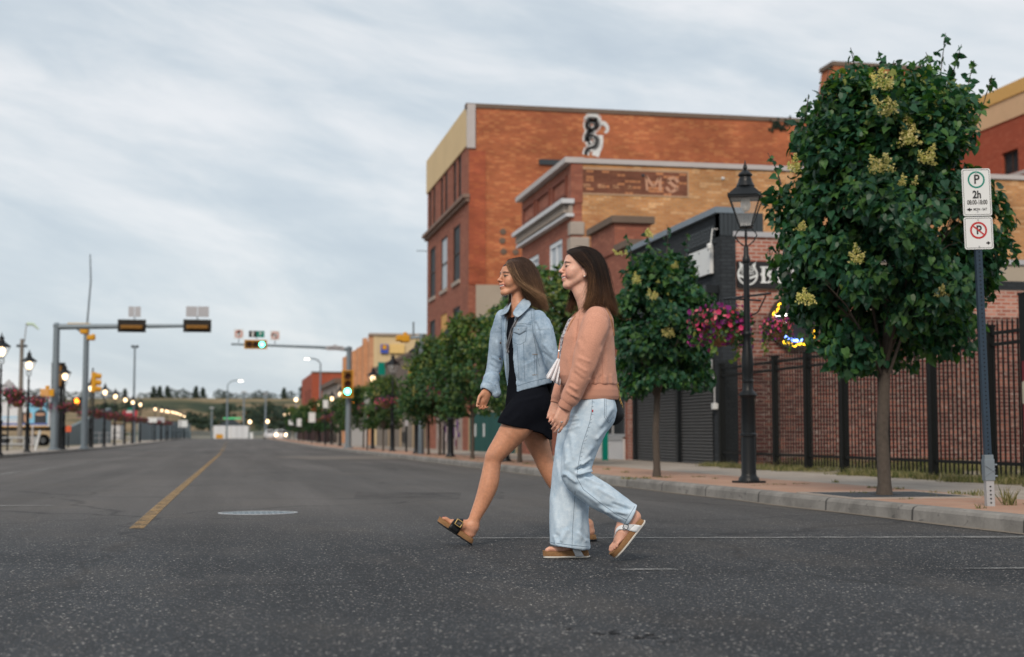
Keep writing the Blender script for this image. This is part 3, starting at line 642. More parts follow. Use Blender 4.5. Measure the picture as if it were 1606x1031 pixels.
for k in range(3):
    a = y0m + .55 + k * 2.15
    for (p_, q_, r_, s_) in ((a, a + 1.75, 8.0, 8.08), (a, a + 1.75, 7.5, 7.58), (a, a + .08, 7.58, 8.0), (a + 1.67, a + 1.75, 7.58, 8.0)): mb.box(BX - .06, BX + .01, p_, q_, r_, s_)
mb.split('brick_panel_rib', plain('dark_brick_trim', (0.17, 0.06, 0.042), .85), ms_)
mb = MB()
for k in range(8): mb.box(BX - .05, BX + .5 - .14 * (k % 2), y0m - .05, y0m + .42 - .1 * (k % 2), 3.2 + k * .44, 3.2 + k * .44 + .38)
mb.split('quoin', M['stone_trim'], ms_, bevel=.03)
for h in hl: window(ms_, 'x', BX, *h, M['window_frame_white'], M['blinds'], cols=2, rows=3, fw=.13, depth=.02)
mb = MB(); a = at_y(905, 259, y0m); b = at_y(1078, 308, y0m); mb.box(a.x, b.x, y0m - .012, y0m + .001, b.z, 8.18); mb.build('painted_sign', M['brick_ms'], ms_)
mb = MB(); zb, zt_ = b.z + .0, 8.2
for r_ in ((a.x - .04, b.x + .05, zt_ - .03, zt_ + .02), (a.x - .04, b.x + .05, zb - .05, zb), (b.x, b.x + .05, zb, zt_ - .03)): mb.box(r_[0], r_[1], y0m - .016, y0m - .001, r_[2], r_[3])
mb.build('sign_border', plain('faded_border', (0.42, 0.27, 0.17), .9, 0, .25, 8), ms_)
def text(s_, size, loc, rot, mat, parent, name='lettering', ext=.002, bold=False, sx=1.0, align='CENTER', off=0.0, shear=0.0):
    cu = bpy.data.curves.new(name, 'FONT'); cu.body = s_; cu.size = size; cu.extrude = ext; cu.align_x = align; cu.align_y = 'CENTER'; cu.offset = off
    o = bpy.data.objects.new(name, cu); COL.objects.link(o); dg = bpy.context.evaluated_depsgraph_get(); dg.update()
    me = bpy.data.meshes.new_from_object(o.evaluated_get(dg)); COL.objects.unlink(o); bpy.data.objects.remove(o)
    me.materials.clear(); me.materials.append(mat); o = bpy.data.objects.new(name, me); COL.objects.link(o)
    o.location = loc; o.rotation_euler = rot; o.scale = (sx, 1, 1)
    if parent: set_parent(o, parent)
    return o
def serif_letters(segs, mat, parent, name, yy, th=.004):
    mb = MB()
    for poly in segs: mb.prism(poly, th, Matrix.Translation((0, yy, 0)))
    return mb.build(name, mat, parent)
# letters M and S, brushed by hand on the brick
Mx0, Mx1 = at_y(1011, 285, y0m).x, at_y(1037, 285, y0m).x; Sx0, Sx1 = at_y(1042, 285, y0m).x, at_y(1066, 285, y0m).x; zl, zh = b.z + .12, 8.03
q = .085; mm = (Mx0 + Mx1) / 2
segs = []
for pts, wd in (([(Mx0 + .04, zh), (Mx0 + .07, zl)], q * .8), ([(Mx0 + .04, zh), (mm + .02, zl + .1)], q), ([(mm + .02, zl + .1), (Mx1 - .05, zh)], q * .8), ([(Mx1 - .05, zh), (Mx1 - .03, zl)], q * 1.1)): segs += ribbon(pts, lambda t, w_=wd: w_ * .48)
sm = (Sx0 + Sx1) / 2; sw = (Sx1 - Sx0) / 2; zc = (zl + zh) / 2; hh = (zh - zl) / 2
Sp = [(sm + sw * .8, zh - .14), (sm + sw * .2, zh - .02), (sm - sw * .6, zh - .1), (sm - sw * .6, zc + .1), (sm, zc), (sm + sw * .7, zc - .12), (sm + sw * .5, zl + .06), (sm - sw * .2, zl), (sm - sw * .8, zl + .12)]
segs2 = ribbon(Sp, lambda t: .048)
faded = paint('faded_letter_paint', (0.62, 0.34, 0.22), (0.2, 0.42), 5)
serif_letters(segs + segs2, faded, ms_, 'painted_letters', y0m - .018, .003)
mb = MB()
for k, (u, wdt) in enumerate(((.09, .2), (.3, .22), (.52, .2), (.75, .1))):
    xx = a.x + (Mx0 - a.x) * u; mb.add([(xx, y0m - .017, zl + .02), (xx + wdt, y0m - .017, zl + .02), (xx + wdt, y0m - .017, zl + .14), (xx, y0m - .017, zl + .14)], [(0, 1, 2, 3)])
mb.split('faded_remnant', paint('faded_remnant', (0.6, 0.31, 0.17), (0.4, 0.6), 6), ms_)
for px, py in ((1133, 280), (1008, 275), (1008, 345)):
    p = at_y(px, py, y0m); mb = MB(); mb.box(p.x - .04, p.x + .04, y0m - .05, y0m, p.z - .03, p.z + .03); mb.build('wall_fixture', M['sign_white'] if px > 1100 else M['charcoal'], ms_)

# ---- low brick shop between
lb = bldg('brick_shop', 'low red brick shop with dark stepped coping and white window base')
mb = MB(); mb.wall('x', BX + .02, 32.55, 38.5, -.2, 5.2, [(33.2, 38.2, .1, 2.6)], .3); mb.build('front_wall', M['brick_front'], lb)
mb = MB(); mb.box(BX - .02, BX + .9, 33.9, 36.3, 5.2, 5.95); mb.build('parapet', M['brick_front'], lb)
mb = MB(); mb.box(BX - .12, BX + 1.0, 33.8, 36.4, 5.95, 6.12); mb.box(BX - .08, BX + .4, 36.4, 38.45, 5.2, 5.36); mb.box(BX - .08, BX + .4, 32.6, 33.8, 5.2, 5.36); mb.build('coping', M['dark_trim'], lb)
mb = MB(); mb.box(BX + .9, 24, 32.6, 38.4, 4.4, 4.6); mb.build('roof', M['charcoal'], lb)
mb = MB(); mb.box(BX + .32, 20, 33.85, 34.0, 4.6, 5.2); mb.build('side_wall', M['grey_brown'], lb)
mb = MB(); mb.box(BX - .03, BX + .03, 33.2, 38.2, -.1, .55); mb.build('white_base', M['white_panel'], lb)
mb = MB(); mb.box(BX - .04, BX - .03, 34.8, 34.86, -.1, .55); mb.box(BX - .05, BX - .03, 33.2, 38.2, .52, .60); mb.build('base_trim', M['galv_light'], lb)
window(lb, 'x', BX, 33.2, 38.2, .6, 2.6, M['galv_light'], None, cols=4, rows=1, fw=.07, depth=.03, name='shop_window')
mb = MB(); mb.box(BX - .03, BX + .3, 32.5, 32.8, -.1, 3.3); mb.build('pilaster', M['brick_pale'], lb)

# ---- black painted building with the brick side wall
bb = bldg('black_building', 'black painted single storey building with roller shutters and brick side wall')
y0b, y1b, zb_ = 26.25, 32.5, 5.02
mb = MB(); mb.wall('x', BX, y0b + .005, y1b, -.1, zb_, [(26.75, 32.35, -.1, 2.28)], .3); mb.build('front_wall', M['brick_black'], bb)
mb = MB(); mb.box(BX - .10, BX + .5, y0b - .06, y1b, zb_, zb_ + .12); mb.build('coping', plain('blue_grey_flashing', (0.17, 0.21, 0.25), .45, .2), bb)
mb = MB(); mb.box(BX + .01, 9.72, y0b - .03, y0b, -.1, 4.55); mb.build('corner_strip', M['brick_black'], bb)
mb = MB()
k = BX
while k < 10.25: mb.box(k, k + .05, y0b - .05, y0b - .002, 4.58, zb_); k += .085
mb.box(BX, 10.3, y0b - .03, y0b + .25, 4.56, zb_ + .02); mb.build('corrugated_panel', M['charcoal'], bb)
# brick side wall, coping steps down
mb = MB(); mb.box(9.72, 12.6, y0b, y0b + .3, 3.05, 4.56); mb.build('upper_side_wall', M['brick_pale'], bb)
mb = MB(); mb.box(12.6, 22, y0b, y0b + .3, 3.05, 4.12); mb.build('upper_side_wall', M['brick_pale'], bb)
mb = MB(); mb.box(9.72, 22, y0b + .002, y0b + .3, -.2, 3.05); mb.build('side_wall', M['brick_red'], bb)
mb = MB(); mb.box(9.66, 12.7, y0b - .06, y0b + .36, 4.56, 4.66); mb.box(12.7, 22, y0b - .06, y0b + .36, 4.14, 4.24); mb.build('wall_coping', M['sign_back'], bb)
mb = MB(); mb.box(12.7, 22, y0b - .012, y0b, 3.78, 4.12); mb.build('grey_band', M['stucco'], bb)
mb = MB(); mb.box(12.7, 22, y0b - .016, y0b, 3.62, 3.80); mb.build('black_band', M['brick_black'], bb)
mb = MB(); mb.box(BX + .4, 21.8, y0b + .35, y1b, 3.6, 3.7); mb.build('roof', M['charcoal'], bb)
# facade details: corbels, blank white sign, ledge
for k in range(9):
    yy_ = 26.55 + k * .165; mb = MB()
    for j in range(4): mb.box(BX - .03 - .025 * (3 - j), BX + .01, yy_, yy_ + .09, 4.50 + j * .085 - .0, 4.50 + j * .085 + .06)
    mb.build('corbel', M['charcoal'], bb)
mb = MB(); mb.box(BX - .05, BX + .01, 26.45, 28.2, 3.52, 3.62); mb.box(BX - .05, BX + .01, 26.45, 28.2, 4.46, 4.50); mb.box(BX - .05, BX + .01, 28.12, 28.2, 3.62, 4.46); mb.build('recess_frame', M['charcoal'], bb)
sg = MB(); sg.box(BX - .09, BX - .02, 26.58, 27.9, 3.86, 4.40); sg = sg.build('sign_panel', M['sign_white'], bb)
mb = MB()
for yy_ in (26.68, 27.24, 27.8):
    for zz in (3.92, 4.34): mb.box(BX - .097, BX - .09, yy_ - .015, yy_ + .015, zz - .015, zz + .015)
mb.split('sign_bolt', M['sign_black'], sg)
mb = MB(); mb.box(BX - .28, BX + .02, 26.3, 27.7, 3.44, 3.60); mb.box(BX - .2, BX + .02, 26.35, 27.65, 3.12, 3.44); mb.build('awning_box', M['black_metal'], bb)
mb = MB(); mb.lathe([(.0, -.06), (.05, -.05), (.06, .02), (.04, .05), (.0, .06)], (BX - .16, 26.38, 4.38), 14); mb.tube([(BX, 26.38, 4.72), (BX - .10, 26.38, 4.72), (BX - .14, 26.38, 4.42)], .013, 8); mb.build('security_camera', M['sign_white'], bb, True)
# shutters
for (a, b_) in ((26.78, 28.95), (29.1, 32.3)):
    mb = MB(); z = -.08
    while z < 2.1:
        mb.add([(BX + .10, a, z), (BX + .06, a, z + .022), (BX + .06, a, z + .045), (BX + .10, a, z + .067), (BX + .10, b_, z), (BX + .06, b_, z + .022), (BX + .06, b_, z + .045), (BX + .10, b_, z + .067)], [(0, 4, 5, 1), (1, 5, 6, 2), (2, 6, 7, 3)]); z += .067
    mb.build('roller_shutter', M['shutter'], bb)
mb = MB(); mb.box(BX - .02, BX + .12, 28.95, 29.1, -.1, 2.12); mb.box(BX + .0, BX + .12, 26.70, 26.78, -.1, 2.12); mb.box(BX + .0, BX + .12, 32.3, 32.4, -.1, 2.12); mb.split('shutter_rail', M['black_metal'], bb)
mb = MB(); mb.box(BX - .28, BX + .2, 26.72, 32.38, 2.12, 2.42); mb.build('shutter_hood', M['charcoal'], bb, bevel=.06)
mb = MB(); mb.tube([(BX - .06, 26.62, 2.15), (BX - .06, 26.62, 1.9), (BX - .05, 26.5, 1.7), (BX - .05, 26.5, 1.26)], .02, 8); mb.build('conduit', M['galv_light'], bb)
mb = MB(); mb.box(BX - .10, BX + .0, 26.43, 26.57, 1.16, 1.28); mb.build('junction_box', M['sign_white'], bb, bevel=.01)
mb = MB(); mb.box(BX - .16, BX - .04, 26.8, 27.0, 2.42, 2.5); mb.build('flood_light', M['sign_white'], bb, bevel=.02)
mb = MB(); mb.tube([(9.78, y0b - .03, 2.72), (9.80, y0b - .03, 2.95), (9.86, y0b - .03, 3.1)], .018, 6); mb.build('cable', M['galv_light'], bb)
# sign on the side wall: black board with emblem and pale serif letters
sgn = MB(); sgn.box(9.74, 13.4, y0b - .08, y0b - .002, 3.54, 4.07); sgn = sgn.build('wall_sign', M['sign_black'], bb)
ex, ez = at_y(1170, 431, y0b).x, 3.80
mb = MB()
def arc(mb, cx_, cz_, r0, r1, a0, a1, n=14, y=None, th=.02):
    for i in range(n):
        q0, q1 = a0 + (a1 - a0) * i / n, a0 + (a1 - a0) * (i + 1) / n
        mb.prism([(cx_ + r0 * math.cos(q0), cz_ + r0 * math.sin(q0)), (cx_ + r1 * math.cos(q0), cz_ + r1 * math.sin(q0)), (cx_ + r1 * math.cos(q1), cz_ + r1 * math.sin(q1)), (cx_ + r0 * math.cos(q1), cz_ + r0 * math.sin(q1))], th, Matrix.Translation((0, y, 0)))
yS = y0b - .095
arc(mb, ex, ez, .18, .212, R(-235), R(55), 22, yS); arc(mb, ex, ez + .02, .135, .15, R(20), R(160), 12, yS)
for s_ in (-1, 1):
    for k in range(5):
        q_ = R(90 + s_ * (10 + k * 15)); mb.prism([(ex, ez - .02), (ex + .15 * math.cos(q_ - .05), ez - .02 + .15 * math.sin(q_ - .05)), (ex + .15 * math.cos(q_ + .05), ez - .02 + .15 * math.sin(q_ + .05))], .012, Matrix.Translation((0, yS + .004 + .001 * k, 0)))
    mb.prism([(ex + s_ * .08, ez + .18), (ex + s_ * .17, ez + .25), (ex + s_ * .155, ez + .14)], .02, Matrix.Translation((0, yS - .003, 0)))
    mb.prism([(ex + s_ * .02, ez - .05), (ex + s_ * .19, ez + .01), (ex + s_ * .175, ez - .04), (ex + s_ * .04, ez - .09)], .02, Matrix.Translation((0, yS - .006, 0)))
mb.build('emblem', M['sign_white'], sgn)
# serif B and O built from strokes
bx0 = at_y(1190, 431, y0b).x; 
mb = MB(); Hh = .33; z0_ = 3.64
mb.prism([(bx0 + .03, z0_), (bx0 + .10, z0_), (bx0 + .10, z0_ + Hh), (bx0 + .03, z0_ + Hh)], .02, Matrix.Translation((0, yS, 0)))
for zc_, rr, xx in ((z0_ + Hh * .75, Hh * .25, .15), (z0_ + Hh * .27, Hh * .27, .16)):
    arc(mb, bx0 + xx, zc_, rr - .05, rr, R(-90), R(90), 10, yS - .002)
    for s_ in (-1, 1): mb.prism([(bx0 + .0, zc_ + s_ * rr - (.03 if s_ > 0 else 0)), (bx0 + xx, zc_ + s_ * rr - (.03 if s_ > 0 else 0)), (bx0 + xx, zc_ + s_ * rr + (.0 if s_ > 0 else .03)), (bx0 + .0, zc_ + s_ * rr + (0 if s_ > 0 else .03))], .02, Matrix.Translation((0, yS - .004 - .001 * s_, 0)))
arc(mb, bx0 + .52, z0_ + Hh / 2, .145, .205, 0, 2 * math.pi, 24, yS)
mb.build('sign_letters', M['sign_white'], sgn)

# neon ring sign on the brick wall (partly behind the street tree)
ns = empty('neon_sign', (0, 0, 0)); tag(ns, 'round neon sign with blue tube and yellow lettering glowing on the brick wall', 'neon sign')
nc = at_y(1243, 506, y0b); nr = .46
mb = MB(); mb.V = []; mb.lathe([(nr + .08, 0), (nr + .08, .05)], n=36); mb.V = [(nc.x + v[0], y0b - .06 - v[2], nc.z + v[1]) for v in mb.V]; mb.build('backing', M['sign_black'], ns)
def ring(r, a0, a1, rad, mat, name, n=24, dy=.16):
    mb = MB(); mb.tube([(nc.x + r * math.cos(a0 + (a1 - a0) * i / n), y0b - dy, nc.z + r * math.sin(a0 + (a1 - a0) * i / n)) for i in range(n + 1)], rad, 6); return mb.build(name, mat, ns)
M['neon_blue'] = emis('neon_blue', (0.14, 0.26, 1.0), 9); M['neon_yellow'] = emis('neon_yellow', (1.0, 0.55, 0.02), 5); M['neon_white'] = emis('neon_white', (1.0, .95, .85), 8)
ring(nr * .80, R(175), R(290), .022, M['neon_blue'], 'blue_tube'); ring(nr * .80, R(30), R(100), .012, M['neon_blue'], 'blue_tube')
mb = MB()
for k in range(26):
    q_ = R(15 + k * 345 / 26)
    if 175 < math.degrees(q_) < 195: continue
    rr = nr * (1.0 if k % 2 else .93); c0 = Vector((nc.x + rr * math.cos(q_), y0b - .15, nc.z + rr * math.sin(q_)))
    mb.tube([c0 + Vector((-.04 * math.sin(q_), 0, .04 * math.cos(q_))), c0 + Vector((.03 * math.cos(q_), 0, .03 * math.sin(q_))), c0 + Vector((.04 * math.sin(q_), 0, -.04 * math.cos(q_)))], .012, 5)
mb.build('yellow_tube', M['neon_yellow'], ns)
mb = MB(); mb.tube([(nc.x - .42, y0b - .15, nc.z + .12), (nc.x - .15, y0b - .15, nc.z + .14)], .016, 6); mb.tube([(nc.x - .38, y0b - .15, nc.z - .0), (nc.x - .3, y0b - .15, nc.z + .03), (nc.x - .2, y0b - .15, nc.z - .03)], .016, 6); mb.build('white_tube', M['neon_white'], ns)

# ---- building behind at the far right
rb = bldg('brick_block', 'red brick block with yellow band rising behind the ochre building')
XR = 28; 
mb = MB(); mb.wall('x', XR, 42, 64, 0, 12.2, [(46.2, 47.3, 10.2, 11.05), (50.5, 51.6, 10.2, 11.05)], .3); mb.build('street_wall', M['brick_far'], rb)
mb = MB(); mb.box(XR - .05, XR + .3, 42, 64, 12.2, 13.2); mb.build('tan_band', plain('tan_board_band', (0.60, 0.40, 0.24), .8, 0, .12, 1.5), rb)
mb = MB(); mb.box(XR - .10, XR + .4, 42, 64, 13.0, 13.5); mb.build('yellow_band', plain('yellow_fascia', (0.60, 0.36, 0.12), .7, 0, .08), rb)
for h in ((46.2, 47.3, 10.2, 11.05), (50.5, 51.6, 10.2, 11.05)): window(rb, 'x', XR, *h, M['window_frame_dark'], cols=2, rows=1, depth=.1)
mb = MB(); mb.box(XR - .3, XR - .22, 42, 48.2, 9.95, 10.08); mb.box(XR - .3, XR, 47.95, 48.2, 9.7, 10.15); mb.build('pale_rail', M['pale_trim'], rb)

# ---- beyond the tall block
gb = bldg('rendered_building', 'grey brown rendered building beyond the tall brick block')
mb = MB(); mb.wall('x', BX + .05, 68.55, 94.85, 2.4, 4.85, [(74, 76, 3.0, 4.2), (84, 86, 3.0, 4.2)], .3); mb.build('front_wall', M['grey_brown'], gb)
for h in ((74, 76, 3.0, 4.2), (84, 86, 3.0, 4.2)): window(gb, 'x', BX + .05, *h, M['window_frame_white'], rows=1)
mb = MB(); mb.box(BX, BX + .5, 68.55, 94.8, 4.85, 5.05); mb.build('coping', M['dark_trim'], gb)
mb = MB(); k = 68.6
while k < 93: mb.box(BX + (.02 if int(k * 3) % 2 else .05), BX + .3, k, k + .32, -.35, 2.38); k += .335
mb.build('boarding', M['hoard_grey'], gb)
mb = MB()
for k in (69.2, 72.5, 73.4, 79.0, 85.0): mb.box(BX - .01, BX + .018, k, k + .55, -.35, 1.9)
mb.build('pale_boards', M['hoard_tan'], gb)
mb = MB(); mb.box(BX - .03, BX + .01, 76.5, 78.5, .2, .75); mb.build('low_window', M['signal_black'], gb)

bk = bldg('bank_building', 'two storey orange and cream bank building with lit sign on its side')
hb = [(a, a + 1.6, z, z + 1.9) for a in (97, 101.5, 106, 110.5, 115) for z in (1.0, 4.4)]
mb = MB(); mb.wall('x', BX, 94.9, 119, -.4, 7.1, hb, .3); mb.build('front_wall', M['brick_bank'], bk)
for h in hb: window(bk, 'x', BX, *h, M['window_frame_white'], rows=2)
mb = MB()
for k in (94.9, 99.2, 103.7, 108.2, 112.7, 117.2): mb.box(BX - .3, BX, k, k + .7, -.4, 7.35 if k < 100 else 6.95)
mb.split('pier', M['brick_bank'], bk)
mb = MB(); mb.box(BX + .3, 22, 94.88, 95.2, 4.9, 7.25); mb.box(BX, BX + .3, 94.86, 94.9, -.4, 7.25); mb.build('side_wall', M['cream'], bk)
mb = MB(); mb.box(BX + .3, 22, 94.9, 95.2, -.4, 4.9); mb.build('lower_side_wall', M['grey_brown'], bk)
mb = MB(); mb.box(BX - .3, 22, 94.75, 95.3, 7.25, 7.4); mb.build('coping', M['stone_trim'], bk)
mb = MB(); a = at_y(597, 540, 94.8); mb.box(a.x, a.x + .5, 94.7, 94.85, 6.05, 6.65); o = mb.build('logo_board', plain('logo_blue', (0.06, 0.10, 0.42), .5), bk)
mb = MB(); mb.box(a.x + .1, a.x + .4, 94.66, 94.7, 6.3, 6.6); mb.build('logo_mark', M['signal_yellow'], bk)
mb = MB(); mb.box(a.x + .6, a.x + 1.6, 94.7, 94.85, 6.05, 6.65); mb.build('sign_board', plain('pale_yellow_sign', (0.72, 0.50, 0.20), .6), bk)
mb = MB(); p = at_y(593, 577, 88); mb.box(p.x, p.x + 1.2, 88, 88.1, p.z - .45, p.z + .35); tag(mb.build('street_banner', M['sign_green']), 'green rectangular sign hanging beside the bank wall', 'sign')

sb = bldg('stone_building', 'small pale stone fronted building with flat cornice before the far red block')
mb = MB(); mb.wall('x', 8.9, 120, 141, -.4, 4.9, [(124, 126, 1, 3.2), (130, 132, 1, 3.2)], .3); mb.build('front_wall', M['stone_trim'], sb)
for h in ((124, 126, 1, 3.2), (130, 132, 1, 3.2)): window(sb, 'x', 8.9, *h, M['window_frame_white'])
mb = MB(); mb.box(8.6, 9.2, 119.8, 141, 4.9, 5.3); mb.build('cornice', M['dark_trim'], sb)
mb = MB(); mb.box(9.2, 20, 120, 120.4, -.4, 4.8); mb.build('side_wall', M['stucco'], sb)
rf = bldg('far_brick_building', 'plain dark red brick block farthest down the right side of the street')
mb = MB(); mb.wall('x', 8.4, 150, 172, -.4, 7.0, [(154, 156, 4, 5.4), (160, 162, 4, 5.4)], .3); mb.build('front_wall', M['brick_far'], rf)
for h in ((154, 156, 4, 5.4), (160, 162, 4, 5.4)): window(rf, 'x', 8.4, *h, M['window_frame_dark'])
mb = MB(); mb.wall('y', 150, 8.7, 22, -.4, 7.0, [], .3); mb.build('side_wall', M['brick_far'], rf)
mb = MB(); mb.box(8.3, 22, 149.9, 150.4, 7.0, 7.15); mb.build('coping', M['dark_trim'], rf)
df = bldg('dark_fence', 'dark brown slatted fence along the far right sidewalk', 'fence')
mb = MB(); k = 120
while k < 178: mb.box(8.15, 8.22, k, k + .35, -.3, 1.95); k += .5
mb.build('slats', plain('dark_brown_slats', (0.06, 0.03, 0.028), .8), df)
mb = MB(); mb.box(8.22, 8.28, 120, 178, .1, .2); mb.box(8.22, 8.28, 120, 178, 1.6, 1.7); mb.build('rails', M['fence_metal'], df)
cb = MB(); a = at_x(533, 698, 6.3); cb.box(6.6, 7.8, a.y - 1, a.y + .1, -.2, 1.75); cb = cb.build('utility_cabinet', M['pale_trim'], bevel=.03); tag(cb, 'tall pale grey utility cabinet behind the signal mast', 'cabinet')
cc = MB(); cc.box(6.75, 7.65, a.y - 1.02, a.y - 1.0, -.05, 1.6); cc.build('door', M['galv_light'], cb)

# ================================================================== BLACK METAL FENCE beside the sidewalk
def fence_panel():
    t_ = empty('metal_fence'); tag(t_, 'black metal picket fence with two top rails in front of the red brick wall', 'fence')
    posts = [15.35, 16.2, 17.7, 19.15, 20.55, 21.95, 23.35, 24.75, 26.1]
    XF = 9.35
    for k, y in enumerate(posts):
        mb = MB(); w = .05 if k else .06; g = gz(y); mb.box(XF - w, XF + w, y - w, y + w, g + .05, 2.02 if k else 2.35); mb.box(XF - w - .008, XF + w + .008, y - w - .008, y + w + .008, 2.02 if k else 2.35, (2.02 if k else 2.35) + .03)
        mb.build('post', M['fence_metal'], t_)
    mb = MB()
    for z in (.30, 1.78, 1.92): mb.box(XF - .018, XF + .018, 9, 26.1, z, z + .04)
    mb.build('rails', M['fence_metal'], t_)
    mb = MB(); y = 9.1
    while y < 26.1:
        mb.box(XF - .009, XF + .009, y - .009, y + .009, .16, 2.06); mb.add([(XF - .009, y - .009, 2.06), (XF + .009, y - .009, 2.06), (XF + .009, y + .009, 2.06), (XF - .009, y + .009, 2.06), (XF, y, 2.12)], [(0, 1, 4), (1, 2, 4), (2, 3, 4), (3, 0, 4)]); y += .115
    o = mb.build('pickets', M['fence_metal'], t_)
    return t_
fence_panel()
# sign with red and cream panel at the gate, right edge
gs = MB(); gs.box(9.22, 9.27, 14.2, 15.25, .42, 1.55); gs = gs.build('fence_banner', plain('dark_red_banner', (0.16, 0.02, 0.03), .7)); tag(gs, 'dark red banner with cream shapes tied to the fence at the right edge', 'banner')
mb = MB()
mb.add([(9.215, 15.25, 1.30), (9.215, 15.0, 1.38), (9.215, 14.9, 1.20), (9.215, 15.1, 1.0), (9.215, 15.25, 1.05)], [(0, 1, 2, 3, 4)]); mb.add([(9.214, 15.25, .55), (9.214, 14.95, .75), (9.214, 14.8, .5), (9.214, 15.1, .43)], [(0, 1, 2, 3)]); mb.build('cream_shapes', plain('cream_print', (0.5, 0.45, 0.36), .7), gs)

# ================================================================== HILL, its trees, far end of the street
V = []; F = []; NX, NY = 120, 14
for j in range(NY):
    for i in range(NX):
        x = -420 + i * 7.5; v = j / (NY - 1); y = 640 + v * 300 + (1600 * max(0, v - .95))
        crest = 21.5 - 6.0 * (1 / (1 + math.exp((x + 105) / 18))) * 0 + (-.012 * max(0, -x - 60) * 2.2)
        z = -1 + (crest + 1) * min(1, (v / .72)) ** 0.9
        g = mnoise.noise(Vector((x * .022, v * 1.2, 0))) * 2.2 + abs(mnoise.noise(Vector((x * .05, v * 2.5, 3)))) * -3.2
        z += g * math.sin(min(1, v / .72) * math.pi) * 1.2
        V.append((x, y, z))
for j in range(NY - 1):
    for i in range(NX - 1): F.append((j * NX + i, j * NX + i + 1, (j + 1) * NX + i + 1, (j + 1) * NX + i))
o = mesh_obj('hill', V, F, M['hill'], smooth=True); o['kind'] = 'structure'
# ================================================================== PLANTS
def scatter_mesh(name, tv, tf, pos, rotm, scl, mat, parent=None, smooth=False):
    """tv (k,3) template, tf (m,q); pos (n,3), rotm (n,3,3), scl (n,)"""
    n, k = len(pos), len(tv)
    V = np.einsum('nij,kj->nki', rotm, tv) * scl[:, None, None] + pos[:, None, :]
    F = (tf[None] + (np.arange(n) * k)[:, None, None]).reshape(-1, tf.shape[1])
    return np_mesh(name, V.reshape(-1, 3), F, mat, parent, smooth)
def rot_from(xdir, zhint):
    """columns: x along xdir, z close to zhint"""
    x = xdir / np.linalg.norm(xdir, axis=1, keepdims=True); y = np.cross(zhint, x); y /= np.linalg.norm(y, axis=1, keepdims=True) + 1e-9
    z = np.cross(x, y); return np.stack([x, y, z], axis=2)
LEAF_V = np.array([(0, 0, 0), (-.08, .30, .06), (.25, .42, .09), (.62, .26, .05), (1.0, 0, -.16), (.62, -.26, .05), (.25, -.42, .09), (-.08, -.30, .06), (.45, 0, -.02)], float)
LEAF_F = np.array([(0, 8, 2, 1), (8, 4, 3, 2), (8, 6, 5, 4), (0, 7, 6, 8)])
LEAF_S = np.array([(0, 0, 0), (.45, .40, .08), (1, 0, -.12), (.45, -.40, .08)], float); LEAF_SF = np.array([(0, 3, 2, 1)])
def leaves(name, pts, size, mat, parent, outward=None, droop=0.75, small=False, seed=1):
    g = np.random.default_rng(seed); n = len(pts)
    d = g.normal(size=(n, 3)) * .65
    if outward is not None: d += outward * .55
    d[:, 2] -= droop
    zh = g.normal(size=(n, 3)) * .55 + (outward if outward is not None else 0); zh[:, 2] += .45
    Rm = rot_from(d, zh); sc = size * g.uniform(.62, 1.25, n)
    return scatter_mesh(name, LEAF_S if small else LEAF_V, LEAF_SF if small else LEAF_F, pts, Rm, sc, mat, parent)
def panicle_pts(c, h, w, n, g):
    t_ = g.random(n); a = g.uniform(0, 2 * math.pi, n); r = w * (1 - t_) ** .7 * g.uniform(.3, 1, n)
    ax = np.array([g.normal() * .35, g.normal() * .35, .8]); ax /= np.linalg.norm(ax)
    return np.array(c)[None] + np.stack([r * np.cos(a), r * np.sin(a), t_ * 0], 1) + ax[None] * (t_ * h)[:, None]
def blossom(parent, cs, seed=3, n=110):
    g = np.random.default_rng(seed)
    for c in cs:
        P_ = np.vstack([panicle_pts((c[0] + dx, c[1] + dy, c[2]), c[3] * s_, c[3] * .42 * s_, int(n * s_), g) for dx, dy, s_ in ((0, 0, 1), (g.normal() * .06, g.normal() * .05, .7), (g.normal() * .07, g.normal() * .05, .6))])
        d = g.normal(size=(len(P_), 3)); Rm = rot_from(d, g.normal(size=(len(P_), 3)))
        scatter_mesh('blossom', LEAF_S, LEAF_SF, P_, Rm, g.uniform(.016, .034, len(P_)) * (c[3] / .26 + .4) * .8, M['blossom'], parent)
